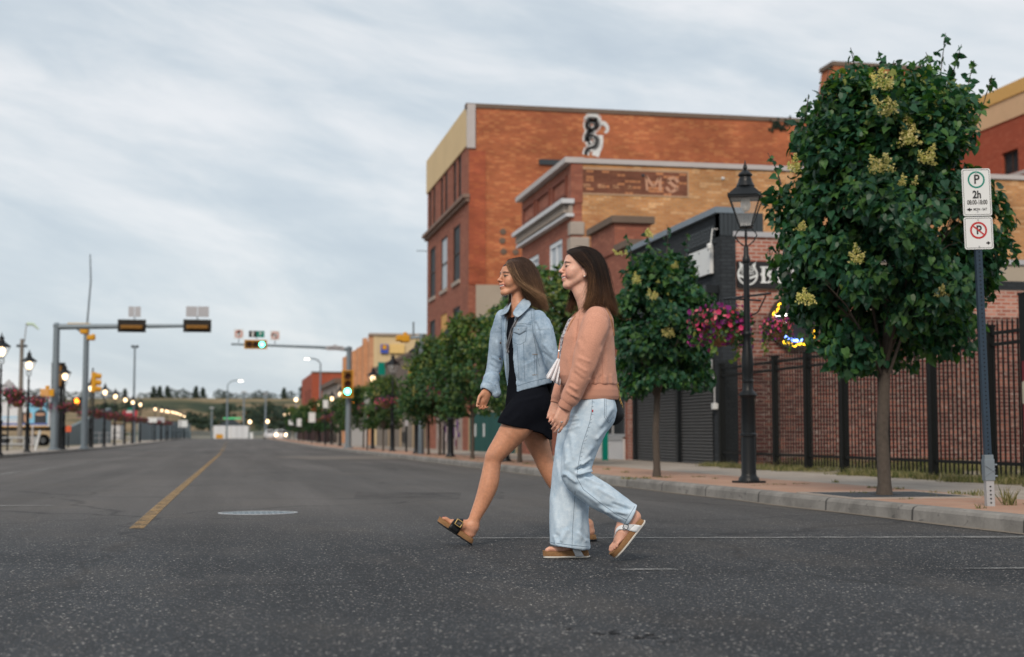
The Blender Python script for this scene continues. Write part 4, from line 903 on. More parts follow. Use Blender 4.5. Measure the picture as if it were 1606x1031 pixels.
def make_tree(name, base, H, trunk_h, rad, prof, n_leaf, leaf, seed, tr=.06, lean=0.0, blossoms=(), shoots=(), small=False, center=None, young=0.06, lm='leaf'):
    """prof: list (t in 0..1 of crown height, radius factor); crown from trunk_h*.85 to H"""
    rnd = random.Random(seed); g = np.random.default_rng(seed)
    t_ = empty(name, base); mb = MB(); cx0, cy0 = center or (0, 0)
    zc = trunk_h; zlow = trunk_h * .98; pts = [(0, 0, -.02), (.004, 0, .12), (-.01, .0, trunk_h * .5), (lean, 0, trunk_h)]
    mb.tube(pts, [tr * 1.35, tr, tr * .92, tr * .85], 12)
    def rf(z):
        q = (z - zlow) / (H - zlow); return rad * float(np.interp(q, [p[0] for p in prof], [p[1] for p in prof]))
    tips = []
    nb = 11 if not small else 9
    for k in range(nb):
        a = k * 2.4 + rnd.uniform(-.3, .3); z0 = trunk_h * rnd.uniform(.86, 1.12) if k else trunk_h; zt_ = trunk_h + (H - trunk_h) * rnd.uniform(.18, .92) if k else H * .93
        rr = rf(zt_) * rnd.uniform(.55, .9) * (1 if k else 0.1); zt_ = min(zt_, H * .95)
        p0 = Vector((lean * min(1, z0 / trunk_h), 0, min(z0, trunk_h * 1.02))); p3 = Vector((cx0 + rr * math.cos(a), cy0 + rr * math.sin(a), zt_))
        p1 = p0.lerp(p3, .33) + Vector((0, 0, .10)); p2 = p0.lerp(p3, .66) + Vector((rnd.gauss(0, .05), rnd.gauss(0, .05), .08))
        r0 = tr * rnd.uniform(.22, .36) if k else tr * .55
        mb.tube([p0, p1, p2, p3], [r0, r0 * .7, r0 * .42, r0 * .15], 7, False); tips.append((p1, p2, p3))
        for j in range(5 if not small else 2):
            q = rnd.uniform(.25, .95); s_ = p0.lerp(p3, q) + Vector((0, 0, .08)); a2 = a + rnd.uniform(-1.2, 1.2); L = rnd.uniform(.25, .6) * rad * .6
            e = s_ + Vector((L * math.cos(a2), L * math.sin(a2), L * rnd.uniform(.1, .8))); mb.tube([s_, s_.lerp(e, .5) + Vector((0, 0, .03)), e], [r0 * .3, r0 * .2, r0 * .07], 5, False); tips.append((s_, s_.lerp(e, .5), e))
    mb.build('trunk', M['bark'], t_, True)
    # crown: clumps of leaves on an uneven surface, thinner inside
    C_ = []; Rr = []
    nc = 165 if not small else 40
    for k in range(nc):
        q = rnd.random() ** .85; z = zlow + (H - zlow) * (.05 + q * .93); a = rnd.uniform(0, 6.283); rr = rf(z) * math.sqrt(rnd.uniform(.12, 1.0)) * .86
        C_.append((cx0 + rr * math.cos(a) + lean * .3, cy0 + rr * math.sin(a), z)); Rr.append(rad * rnd.uniform(.12, .31))
    C_ = np.array(C_); Rr = np.array(Rr); w = Rr ** 2; idx = g.choice(nc, n_leaf, p=w / w.sum())
    d = g.normal(size=(n_leaf, 3)); d /= np.linalg.norm(d, axis=1, keepdims=True); rad_ = g.random(n_leaf) ** .38
    P_ = C_[idx] + d * (Rr[idx] * rad_)[:, None] * np.array([1, 1, .85])
    # clip under the crown to an uneven skirt
    outw = P_ - np.array([cx0, cy0, (H + trunk_h) / 2]); outw /= np.linalg.norm(outw, axis=1, keepdims=True) + 1e-9
    keep = P_[:, 2] > zlow + .07 * np.sin(P_[:, 0] * 5) ; P_, outw = P_[keep], outw[keep]
    ny = int(len(P_) * young)
    sel = np.argsort(-(P_[:, 2] * .3 + outw[:, 2] + g.normal(size=len(P_)) * .9))
    leaves('crown', P_[sel[ny:]], leaf, M[lm if not small else 'leaf_mid'], t_, outw[sel[ny:]], small=small, seed=seed)
    if ny: leaves('young_leaves', P_[sel[:ny]], leaf * .9, M['leaf_young'], t_, outw[sel[:ny]], small=small, seed=seed + 1)
    if shoots:
        mb = MB(); S_ = []
        for (x0, y0_, z0, x1, y1_, z1) in shoots:
            a, b = Vector((x0, y0_, z0)), Vector((x1, y1_, z1)); mb.tube([a, a.lerp(b, .5) + Vector((.02, 0, 0)), b], [.009, .006, .003], 5)
            m_ = int((b - a).length / .028)
            for k in range(m_):
                p_ = a.lerp(b, k / m_); S_.append((p_.x + rnd.gauss(0, .025), p_.y + rnd.gauss(0, .025), p_.z + rnd.gauss(0, .01)))
        mb.build('twigs', M['bark'], t_, True); S_ = np.array(S_); o_ = g.normal(size=S_.shape); o_[:, 2] = -.1
        leaves('shoot_leaves', S_, leaf * .85, M['leaf'], t_, o_, .5, seed=seed + 2)
    if blossoms: blossom(t_, blossoms, seed)
    return t_
# big tree in front of the picket fence (local units from its base)
def loc_on(base, px, py, dy=-.0):
    p = at_y(px, py, base.y + dy); return (p.x - base.x, dy, p.z - base.z)
B0 = Vector((5.99, 12.30, .115))
bl = [(*loc_on(B0, px, py, dyy)[:3], h) for px, py, h, dyy in ((1380, 268, .26, -1.0), (1430, 225, .30, -.85), (1390, 180, .2, -.8), (1385, 140, .24, -.6), (1455, 255, .18, -.95), (1345, 412, .17, -1.1), (1245, 268, .15, -.75), (1250, 362, .10, -.8), (1265, 478, .15, -.9), (1415, 290, .1, -1.1), (1475, 465, .12, -1.0))]
sh = []
for (a, b, c, d) in ((1340, 130, 1334, 75), (1390, 120, 1345, 98), (1425, 125, 1452, 88), (1460, 190, 1483, 52), (1478, 150, 1508, 70), (1500, 190, 1527, 95), (1515, 235, 1556, 118), (1440, 130, 1418, 112), (1255, 210, 1268, 148), (1265, 230, 1300, 110), (1540, 470, 1588, 352), (1545, 440, 1560, 400), (1225, 290, 1204, 240), (1380, 110, 1378, 80), (1405, 100, 1365, 105), (1465, 130, 1452, 82)):
    p, q = loc_on(B0, a, b, random.uniform(-.3, .2)), loc_on(B0, c, d, random.uniform(-.3, .2)); sh.append((*p, *q))
bt_ = make_tree('street_tree', B0, 3.86, 1.18, 1.13, [(0, .40), (.12, .74), (.28, .96), (.5, 1.0), (.7, .88), (.85, .74), (1, .46)], 25000, .086, 11, .062, .03, bl, sh, center=(.13, 0))
tag(bt_, 'largest street tree with heart shaped leaves and cream blossoms beside the parking sign', 'tree', 'street trees along the right sidewalk')

# second tree behind the walkers, then the trees down the street
def xline(px, X=6.0):                       # station along the kerb for a post seen at px
    p = at_x(px, 700, X); return Vector((X, p.y, gz(p.y) + .115))
B1 = Vector((5.72, 18.6, .10))
bl = [(*loc_on(B1, px, py, dyy)[:3], h) for px, py, h, dyy in ((1022, 470, .16, -.75), (995, 445, .16, -.7), (1048, 528, .18, -.75), (1018, 372, .13, -.5), (970, 400, .1, -.6), (1098, 505, .14, -.5), (1060, 420, .1, -.7))]
sh = [(*loc_on(B1, a, b), *loc_on(B1, c, d)) for a, b, c, d in ((1020, 400, 1012, 358), (1045, 400, 1046, 352), (990, 410, 982, 366), (1068, 430, 1078, 365), (1085, 510, 1118, 460), (1080, 470, 1096, 425))]
t2 = make_tree('street_tree', B1, 2.98, 1.16, .80, [(0, .6), (.12, .92), (.4, 1.0), (.65, .9), (.85, .7), (1, .40)], 12000, .08, 23, .05, .02, bl, sh, center=(.05, 0), young=.06)
tag(t2, 'mid sized street tree beside the black lamp post, in front of grey shutters', 'tree', 'street trees along the right sidewalk')
PROT = []
for sd_, H_, th_, r_ in ((31, 3.75, 1.1, 1.15), (47, 3.4, 1.05, 1.2)):
    b_ = make_tree('street_tree', (0, 0, 0), H_, th_, r_, [(0, .7), (.2, 1.0), (.5, 1.0), (.75, .8), (1, .4)], 6200, .105, sd_, .05, .0,
                   [(random.uniform(-.6, .6), -.7 + random.uniform(0, .5), random.uniform(1.5, 3.2), random.uniform(.2, .34)) for _ in range(12)], small=False, young=.28, lm='leaf_street')
    PROT.append(b_)
spots = [(862, 6.0, 0, 1.0, 'street tree rising directly behind the two walking women'), (815, 6.1, 1, .98, 'street tree just left of the head of the woman in denim'),
         (741, 6.0, 0, .95, 'street tree with slim trunk in front of the green hoarding'), (690, 6.2, 1, 1.02, 'street tree with yellow tinted crown in front of the painted panels'),
         (672, 6.0, 1, .86, 'short bushy street tree second beyond the green hoarding'), (601, 6.0, 0, .78, 'street tree beside the two traffic signals near the bank'),
         (570, 6.6, 1, .9, 'street tree directly behind the vertical green traffic signal'), (548, 6.9, 0, .85, 'street tree beyond the signal mast before the far fence')]
used = set()
for i, (px, X, pi_, s_, lab) in enumerate(spots):
    p = xline(px, X); o = PROT[pi_] if pi_ not in used else copy_tree(PROT[pi_]); used.add(pi_)
    o.location = p; o.rotation_euler.z = i * 1.3; o.scale = (s_, s_, s_)
    tag(o, lab, 'tree', 'street trees along the right sidewalk')
SM = make_tree('far_street_tree', (0, 0, 0), 3.6, 1.0, 1.3, [(0, .8), (.4, 1), (.8, .8), (1, .5)], 1500, .2, 61, .06, 0, small=True, young=.25)
for i, (px, D, lab) in enumerate(((520, 104, 'leafy tree over the dark fence nearest the red block'), (497, 118, 'leafy tree over the dark fence, below two lit lamps'), (476, 136, 'light green tree at the far end of the right sidewalk'), (462, 150, 'round green tree farthest down the right sidewalk'))):
    o = SM if i == 0 else copy_tree(SM); X = 8.0 + i * .3; p = _ray(px, 690); xx = D * ((px - 803) / FOCAL * _c + _s); yy = D * (_c - (px - 803) / FOCAL * _s)
    o.location = (xx, yy, gz(yy)); o.rotation_euler.z = i * 2; tag(o, lab, 'tree', 'far trees by the dark fence')

# trees on the ridge and on the slope
def ridge_tree(h, w, kind, seed):
    g = np.random.default_rng(seed); n = 260; t_ = empty('ridge_tree')
    q = g.random(n); a = g.uniform(0, 6.28, n)
    if kind == 'cone': r = w * .5 * (1 - q) ** .8 * np.sqrt(g.random(n)); z = h * (.1 + .9 * q)
    else:
        q = g.uniform(-1, 1, n); r = w * .5 * np.sqrt(np.maximum(0, 1 - q * q)) * g.random(n) ** .35; z = h * (.52 + .46 * q)
    P_ = np.stack([r * np.cos(a), r * np.sin(a), z], 1); leaves('crown', P_, h * .16, M['leaf_far'], t_, None, .1, True, seed)
    mb = MB(); mb.tube([(0, 0, -1.0), (0, 0, h * .5)], [h * .035, h * .02], 6); mb.build('trunk', M['bark'], t_); return t_
RT = [ridge_tree(7.5, 5.5, 'cone', 1), ridge_tree(6, 8.5, 'round', 2), ridge_tree(4.5, 7.5, 'round', 3), ridge_tree(9, 7, 'round', 4)]
rdef = [(20, 2), (45, 1), (60, 1), (75, 2), (100, 1), (118, 2), (137, 1), (150, 2), (168, 1), (196, 0), (222, 2), (233, 2), (241, 0), (250, 0), (262, 0), (270, 1), (285, 1), (307, 0), (318, 0), (345, 1), (355, 1), (368, 2), (383, 2), (398, 2), (405, 1), (417, 1), (428, 2), (445, 0), (455, 1), (476, 3), (484, 1), (182, 2), (295, 2)]
names = ['conical dark conifer', 'round dark tree', 'low spreading bush', 'tall rounded poplar']
ridge_used = set()
ORD = 'first second third fourth fifth sixth seventh eighth ninth tenth eleventh twelfth thirteenth fourteenth fifteenth'.split(); cnt_ = {}
def place_ridge(px, py, k, s_=1.0, Y=860, lab=None):
    cnt_[k] = cnt_.get(k, 0) + 1
    o = RT[k] if k not in ridge_used else copy_tree(RT[k]); ridge_used.add(k)
    p = at_y(px, py, Y); o.location = p; o.scale = (s_, s_, s_); o.rotation_euler.z = px
    tag(o, lab or f'{names[k]} on the ridge skyline, {ORD[cnt_[k] - 1]} of its kind from the left', 'tree', 'trees along the ridge')
for px, k in sorted(rdef): place_ridge(px, 627 if px < 330 else 628, k, random.uniform(.85, 1.1))
# wooded patches on the slope: a mass nobody could count
g = np.random.default_rng(5); P_ = []
for (px, py, w_, h_, Y, n_) in ((170, 640, 18, 6, 760, 150), (210, 637, 14, 5, 760, 130), (185, 650, 22, 6, 720, 120), (345, 650, 14, 9, 700, 150), (430, 650, 40, 8, 700, 520), (470, 655, 30, 9, 690, 420), (320, 664, 22, 8, 640, 300), (300, 655, 10, 6, 650, 250), (445, 668, 40, 8, 640, 400), (400, 660, 14, 6, 690, 200), (250, 668, 20, 6, 600, 120), (90, 645, 12, 4, 760, 120), (420, 640, 22, 4, 760, 200), (360, 640, 8, 4, 740, 120)):
    for _ in range(n_):
        p = at_y(px + g.normal() * w_ * .6, py + g.normal() * h_ * .45, Y + g.normal() * 10); P_.append((p.x, p.y, p.z))
tag(leaves('woodland', np.array(P_), 2.2, M['leaf_far'], None, None, .0, True, 9), None, None, None, 'stuff')

# ================================================================== LAMP POSTS
def build_lamp(lit):
    t_ = empty('street_lamp'); mb = MB()
    mb.box(-.14, .14, -.14, .14, 0, .035); mb.lathe([(.125, .035), (.118, .07), (.095, .09), (.088, .12), (.084, .55), (.098, .56), (.098, .585), (.082, .60), (.080, 1.0), (.095, 1.02), (.112, 1.045), (.095, 1.07), (.075, 1.09), (.06, 1.12), (.06, 1.19), (.072, 1.20), (.072, 1.215), (.058, 1.23), (.058, 1.28), (.070, 1.34), (.074, 1.42), (.066, 1.52), (.048, 1.66), (.040, 1.74), (.052, 1.76), (.052, 1.785), (.040, 1.80)], n=20)
    mb.build('base_column', M['black_metal'], t_, True)
    mb = MB(); mb.lathe([(.040, 1.80), (.037, 2.3), (.034, 2.62), (.046, 2.63), (.050, 2.66), (.040, 2.69), (.030, 2.72), (.030, 2.80), (.012, 2.84), (.012, 3.02)], n=16); mb.tube([(-.22, 0, 2.18), (.22, 0, 2.18)], .012, 6); mb.tube([(0, -.42, 2.22), (0, .42, 2.22)], .014, 6)
    for s_ in (-1, 1): mb.tube([(0, s_ * .06, 1.98), (0, s_ * .2, 2.02), (0, s_ * .34, 2.2)], .009, 6)
    mb.build('upper_column', M['black_metal'], t_, True)
    mb = MB()
    for k in range(4):
        a = k * math.pi / 2 + R(45); d = Vector((math.cos(a), math.sin(a), 0))
        mb.tube([d * .02 + Vector((0, 0, 2.82)), d * .09 + Vector((0, 0, 2.88)), d * .13 + Vector((0, 0, 2.95)), d * .10 + Vector((0, 0, 3.0)), d * .075 + Vector((0, 0, 3.03))], .008, 6)
    mb.build('scroll_bracket', M['black_metal'], t_, True)
    lan = MB(); r0, r1, z0, z1 = .095, .262, 3.05, 3.40
    for k in range(4):
        a = k * math.pi / 2; a2 = a + math.pi / 2; p0 = Vector((r0 * math.cos(a), r0 * math.sin(a), z0)); p1 = Vector((r1 * math.cos(a), r1 * math.sin(a), z1)); q0 = Vector((r0 * math.cos(a2), r0 * math.sin(a2), z0)); q1 = Vector((r1 * math.cos(a2), r1 * math.sin(a2), z1))
        lan.tube([p0, p1], .009, 6); lan.tube([p0, q0], .011, 6); lan.tube([p1, q1], .012, 6); lan.tube([p1, p1 + Vector((.01 * math.cos(a), .01 * math.sin(a), .045))], [.012, .006], 6)
    lan.lathe([(.02, 3.03), (.095, 3.045), (.09, 3.055)], n=4)
    lf = lan.build('lantern_frame', M['black_metal'], t_)
    mb = MB(); mb.lathe([(.275, 3.405), (.285, 3.42), (.265, 3.435), (.18, 3.50), (.105, 3.545)], n=4); mb.lathe([(.10, 3.53), (.112, 3.545), (.105, 3.56), (.085, 3.60), (.078, 3.63), (.066, 3.66), (.086, 3.672), (.086, 3.688), (.06, 3.715), (.03, 3.735), (.016, 3.745), (.028, 3.765), (.024, 3.79), (.010, 3.82), (.003, 3.86)], n=18); mb.build('lantern_roof', M['black_metal'], t_)
    gl = MB()
    for k in range(4):
        a = k * math.pi / 2; a2 = a + math.pi / 2; s_ = .985
        gl.add([(r0 * s_ * math.cos(a), r0 * s_ * math.sin(a), z0 + .005), (r0 * s_ * math.cos(a2), r0 * s_ * math.sin(a2), z0 + .005), (r1 * s_ * math.cos(a2), r1 * s_ * math.sin(a2), z1), (r1 * s_ * math.cos(a), r1 * s_ * math.sin(a), z1)], [(0, 1, 2, 3)])
    gl.build('lantern_glass', M['glass'], t_)
    bu = MB()
    if lit: bu.lathe([(.02, 3.10), (.07, 3.13), (.10, 3.20), (.11, 3.27), (.09, 3.35), (.04, 3.39)], n=14); bu.build('bulb', M['lamp_glow'], t_, True)
    else: bu.lathe([(.045, 3.39), (.06, 3.34), (.058, 3.29), (.04, 3.25), (.01, 3.235)], n=14); bu.build('bulb', M['bulb'], t_, True)
    return t_
def build_basket(seed, trail=True, n=1.0):
    g = np.random.default_rng(seed); t_ = empty('flower_basket')
    mb = MB(); mb.lathe([(.06, -.20), (.14, -.165), (.185, -.09), (.205, 0), (.21, .02), (.195, .02)], n=18); mb.build('bowl', M['wicker'], t_, True)
    mb = MB()
    for k in range(3): a = k * 2.09; mb.tube([(.2 * math.cos(a), .2 * math.sin(a), .02), (0, 0, .34)], .004, 4)
    mb.build('hanger', M['black_metal'], t_)
    def cloud(n, r0, r1, z0, z1, bias=0):
        a = g.uniform(0, 6.28, n); q = g.random(n); r = r0 + (r1 - r0) * g.random(n) ** .6; return np.stack([r * np.cos(a), r * np.sin(a), z0 + (z1 - z0) * q - bias * (r / r1) ** 2], 1)
    F1 = np.vstack([cloud(int(520 * n), 0, .30, .02, .20, .08), cloud(int(260 * n), .2, .34, -.18, .1)]); leaves('foliage', F1, .05, M['leaf_mid'], t_, None, .2, True, seed)
    if trail:
        Tp = []
        for k in range(7):
            a = g.uniform(0, 6.28); L = g.uniform(.12, .36)
            for j in range(int(L / .02)): Tp.append((.27 * math.cos(a) + g.normal() * .03, .27 * math.sin(a) + g.normal() * .03, -.05 - j * .02))
        leaves('trailing_vine', np.array(Tp), .06, M['leaf_young'], t_, None, .6, False, seed + 1)
    PET = np.array([(0, 0, 0), (.5, 0, .18), (.15, .48, .18), (-.4, .3, .18), (-.4, -.3, .18), (.15, -.48, .18)], float); PF = np.array([(0, 1, 2), (0, 2, 3), (0, 3, 4), (0, 4, 5), (0, 5, 1)])
    for nm, mt, cnt, z0, z1, r0 in (('pink_petals', 'petal_pink', 85, .0, .2, .2), ('purple_petals', 'petal_purple', 110, -.16, .24, .22)):
        Q = cloud(int(cnt * n), r0 * .4, .36, z0, z1, .08); o_ = Q / (np.linalg.norm(Q, axis=1, keepdims=True) + 1e-6) + g.normal(size=Q.shape) * .4
        x = np.cross(o_, g.normal(size=o_.shape)); x /= np.linalg.norm(x, axis=1, keepdims=True); z = o_ / np.linalg.norm(o_, axis=1, keepdims=True); y = np.cross(z, x)
        scatter_mesh(nm, PET, PF, Q, np.stack([x, y, z], 2), g.uniform(.04, .065, len(Q)), M[mt], t_)
    return t_
lampU = build_lamp(False); lampU.location = (6.01, 15.86, .10); lampU.rotation_euler.z = R(20)
tag(lampU, 'nearest black cast iron street lamp with unlit lantern and flower baskets', 'street lamp', 'heritage street lamps')
bk1 = build_basket(1, True, 1.5); bk1.location = (5.83, 16.28, 1.99); bk1.scale = (1.12, 1.12, 1.2); tag(bk1, 'wicker basket of pink and purple petunias hanging left of the nearest lamp', 'flower basket', 'hanging flower baskets')
bk2 = build_basket(2); bk2.location = (6.22, 15.45, 1.90); bk2.scale = (.55, .55, .75); tag(bk2, 'flower basket with trailing pale green vines hanging right of the nearest lamp', 'flower basket', 'hanging flower baskets')
lampL = build_lamp(True); lampL.name = 'street_lamp'
BK = [build_basket(5, False, .8), build_basket(6, False, .8)]
state = {'U': 1, 'L': 0, 'b': 0}
# purple heavier far baskets
def put_lamp(px, D, lit, lab, baskets=True, blab=None, X=None, rz=0):
    a = (px - 803) / FOCAL; x, y = D * (a * _c + _s), D * (_c - a * _s)
    if lit: o = lampL if not state['L'] else copy_tree(lampL); state['L'] = 1
    else: o = copy_tree(lampU)
    o.location = (x, y, gz(y) + .10); o.rotation_euler.z = rz; tag(o, lab, 'street lamp', 'heritage street lamps')
    if baskets:
        for s_ in (-1, 1):
            k = state['b'] % 2; b_ = BK[k] if state['b'] < 2 else copy_tree(BK[k]); state['b'] += 1
            b_.location = (x + s_ * .34 * _c, y + s_ * .30, gz(y) + 2.0); b_.rotation_euler.z = state['b']; b_.scale = (1.12, 1.12, 1.15)
            tag(b_, ' '.join((f"{'outer' if s_ < 0 else 'inner'} purple flower basket on the {blab}").split()[:16]), 'flower basket', 'hanging flower baskets')
def Dx(px, X=6.0): a = (px - 803) / FOCAL; return X / (a * _c + _s)
put_lamp(793, Dx(793), False, 'unlit street lamp standing behind the walking woman in denim', True, 'lamp behind the denim jacket')
put_lamp(707, Dx(707), False, 'unlit street lamp in front of the painted purple panels', True, 'lamp before the painted panels')
put_lamp(654, Dx(654, 6.1), False, 'unlit street lamp rising through the yellow tinted tree', False)
put_lamp(616, Dx(616, 6.2), False, 'unlit street lamp second beyond the painted panels, lantern above a tree', True, 'lamp below the bank wall')
put_lamp(585, 65, True, 'lit street lamp directly in front of the bank facade', True, 'lit lamp before the bank')
for px, y_, lab in ((534, 614, 'lit street lamp just left of the vertical green signal'), (521, 621.7, 'lit street lamp in front of the small stone building'), (511, 627, 'lit street lamp at the stone building corner, third from the signal'), (501, 631, 'lit street lamp in front of the far red brick wall'),
                    (485.8, 638, 'lit street lamp at the left edge of the far red block'), (476.8, 642, 'lit street lamp over the light green trees'), (453.5, 646.4, 'lit street lamp, last but one on the right sidewalk'), (447, 648.7, 'lit street lamp, last one on the right sidewalk')):
    D = 2.60 * FOCAL / (679 - y_); put_lamp(px, D, True, lab, y_ < 632, f'lamp {lab[16:]}')
for px, y_, lab in ((1, 549, 'lit street lamp cut by the left edge of the view'), (45, 570, 'tallest looking lit street lamp beside the advertising truck'), (101.6, 587, 'lit street lamp partly hidden by the tall signal backboard'),
                    (143, 605, 'lit street lamp right behind the side facing yellow signal'), (165.2, 611, 'lit street lamp next right of the yellow signal'), (181.4, 618, 'lit street lamp before the grey wall, left of a small conifer'), (197.2, 623.7, 'lit street lamp under the small conifer'),
                    (209, 627.8, 'lit street lamp at the foot of the tall floodlight mast'), (221, 631.5, 'lit street lamp just right of the floodlight mast'), (244.2, 639, 'lit street lamp alone after the wide gap'), (254.7, 641.5, 'lit street lamp second after the wide gap'),
                    (261.7, 642.7, 'lit street lamp third after the wide gap'), (265.2, 643.6, 'lit street lamp fourth after the wide gap'), (271.4, 644.4, 'lit street lamp fifth after the wide gap'), (275.8, 645.6, 'lit street lamp sixth after the wide gap'),
                    (279.8, 646.7, 'lit street lamp seventh after the wide gap'), (284.3, 648.5, 'last but one lit lamp on the left sidewalk'), (290, 651.4, 'last lit lamp on the left sidewalk')):
    D = 2.60 * FOCAL / (679 - y_); put_lamp(px, D, True, lab, px < 262, f'lamp {lab.replace("lit street lamp ", "").replace("tallest looking ", "")}')

# ================================================================== PARKING SIGN (tilted post beside the big tree)
ps = empty('parking_sign', (5.95, 10.36, .115)); tag(ps, 'tilted perforated post with 2h parking plate above a no parking plate', 'parking sign')
top = at_y(1528, 266, 10.36) - ps.location; L_ = top.length
ez_ = top.normalized(); ex_ = Vector((_c, -_s, 0)); ex_ = (ex_ - ez_ * ex_.dot(ez_)).normalized(); ey_ = ez_.cross(ex_)
SM_ = Matrix((ex_, ey_, ez_)).transposed(); SM4 = SM_.to_4x4()
def sbuild(mb, name, mat, parent=ps, **k):
    mb.V = [tuple(SM_ @ Vector(v)) for v in mb.V]; return mb.build(name, mat, parent, **k)
w = .026
mb = MB(); mb.obox((0, 0, .25 + (L_ - .3) / 2), w * 2, w * 2, L_ - .3); post = sbuild(mb, 'post', M['sign_post'], bevel=.003)
mb = MB()
z = .42
while z < L_ - .62: mb.lathe([(.0055, 0), (.0055, .002)], n=8); mb.V[-16:] = [(v[0], -w - v[2] - .0005, v[1] + z) for v in mb.V[-16:]]; z += .0254 * 1.3
sbuild(mb, 'post_holes', M['hole'], post)
mb = MB(); mb.obox((0, 0, .17), .064, .064, .36); st_ = sbuild(mb, 'anchor_sleeve', M['galv_light'], bevel=.003)
mb = MB(); mb.obox((0, 0, .29), .080, .080, .17); mb.obox((0, 0, .385), .070, .070, .05); mb.tube([(-.044, -.044, .24), (.044, -.044, .30)], .003, 5); mb.tube([(-.044, -.044, .33), (.044, -.044, .27)], .003, 5); mb.tube([(.04, -.03, .24), (.062, -.03, .24)], .008, 6); mb.tube([(.04, -.03, .33), (.062, -.03, .33)], .008, 6); sbuild(mb, 'clamp_collar', M['galv'], bevel=.003)
mb = MB()
for k in range(5): mb.lathe([(.007, 0), (.007, .002)], n=8); mb.V[-16:] = [(v[0], -.033 - v[2], v[1] + .03 + k * .032) for v in mb.V[-16:]]
sbuild(mb, 'sleeve_holes', M['hole'], st_)
def rrect(w_, h_, r_, n=5):
    P_ = []
    for cx_, cz_, a0 in ((w_ / 2 - r_, h_ / 2 - r_, 0), (-w_ / 2 + r_, h_ / 2 - r_, 90), (-w_ / 2 + r_, -h_ / 2 + r_, 180), (w_ / 2 - r_, -h_ / 2 + r_, 270)):
        for k in range(n + 1): a = R(a0 + 90 * k / n); P_.append((cx_ + r_ * math.cos(a), cz_ + r_ * math.sin(a)))
    return P_
SW = .232
def plate(zc, h_, yaw=0.0):
    T = Matrix.Translation((0, -.034, zc))
    mb = MB(); mb.prism(rrect(SW, h_, .018), .003, T); p_ = sbuild(mb, 'sign_plate', M['sign_white'])
    mb = MB(); o_ = rrect(SW - .018, h_ - .018, .014); i_ = rrect(SW - .025, h_ - .025, .011); n = len(o_)
    V = [T @ Vector((x, -.0008, z)) for x, z in o_ + i_]; mb.add(V, [(k, (k + 1) % n, n + (k + 1) % n, n + k) for k in range(n)]); sbuild(mb, 'sign_border', M['sign_black'], p_)
    return p_, T
def onp(T, x, z, d=.001): return T @ Vector((x, -d, z))
def disc_ring(T, cx_, cz_, r0, r1, mat, p_, name, d=.0012, n=36):
    mb = MB(); V = [onp(T, cx_ + r * math.cos(2 * math.pi * k / n), cz_ + r * math.sin(2 * math.pi * k / n), d) for r in (r0, r1) for k in range(n)]
    mb.add(V, [(k, (k + 1) % n, n + (k + 1) % n, n + k) for k in range(n)]); sbuild(mb, name, mat, p_)
def stext(s_, size, T, x, z, mat, p_, name, sx=1.0, off=0.0, d=.0016):
    loc = SM_ @ onp(T, x, z, d); rot = (SM4 @ Matrix.Rotation(math.pi / 2, 4, 'X')).to_euler()
    return text(s_, size, loc, rot, mat, p_, name, .0002, sx=sx, off=off)
H1, H2 = .385, .262; z1_ = L_ - H1 / 2 - .0; z2_ = z1_ - H1 / 2 - H2 / 2 - .008
p1, T1 = plate(z1_, H1); disc_ring(T1, .0, H1 * .265, .056, .069, M['sign_green'], p1, 'green_ring')
stext('P', .105, T1, .003, H1 * .265, M['sign_black'], p1, 'letter_P', .9, .002)
stext('2h', .085, T1, 0, -.022, M['sign_black'], p1, 'duration_text', .82, .0028)
stext('08:00-18:00', .052, T1, 0, -.083, M['sign_black'], p1, 'hours_text', .66, .0008)
stext('MON - SAT', .028, T1, .022, -.140, M['sign_black'], p1, 'days_text', .8, .0004)
mb = MB(); mb.add([onp(T1, x, z, .0015) for x, z in ((-.088, -.140), (-.060, -.124), (-.060, -.134), (-.045, -.134), (-.045, -.146), (-.060, -.146), (-.060, -.156))], [(0, 1, 2, 3, 4, 5, 6)]); sbuild(mb, 'arrow', M['sign_black'], p1)
p2_, T2 = plate(z2_, H2); disc_ring(T2, 0, .022, .054, .069, M['sign_red'], p2_, 'red_ring', .0018)
stext('P', .100, T2, .003, .022, M['sign_black'], p2_, 'letter_P', .9, .002)
mb = MB(); a = R(-40); d_, n_ = Vector((math.cos(a), math.sin(a))), Vector((-math.sin(a), math.cos(a)))
q_ = [d_ * -.058 + n_ * .006, d_ * .058 + n_ * .006, d_ * .058 - n_ * .006, d_ * -.058 - n_ * .006]; mb.add([onp(T2, v.x, v.y + .022, .0022) for v in q_], [(0, 1, 2, 3)]); sbuild(mb, 'red_bar', M['sign_red'], p2_)
mb = MB(); mb.add([onp(T2, x, z - .082, .0015) for x, z in ((.092, 0), (.070, .016), (.070, .006), (.058, .006), (.058, -.006), (.070, -.006), (.070, -.016))], [(0, 6, 5, 4, 3, 2, 1)]); sbuild(mb, 'arrow', M['sign_black'], p2_)
mb = MB()
for T, zz in ((T1, H1 / 2 - .035), (T1, -H1 / 2 + .035), (T2, H2 / 2 - .024), (T2, -H2 / 2 + .022)): c0 = onp(T, 0, zz, .002); mb.obox(c0, .010, .006, .010)
sbuild(mb, 'bolt', M['galv_light'], p1)

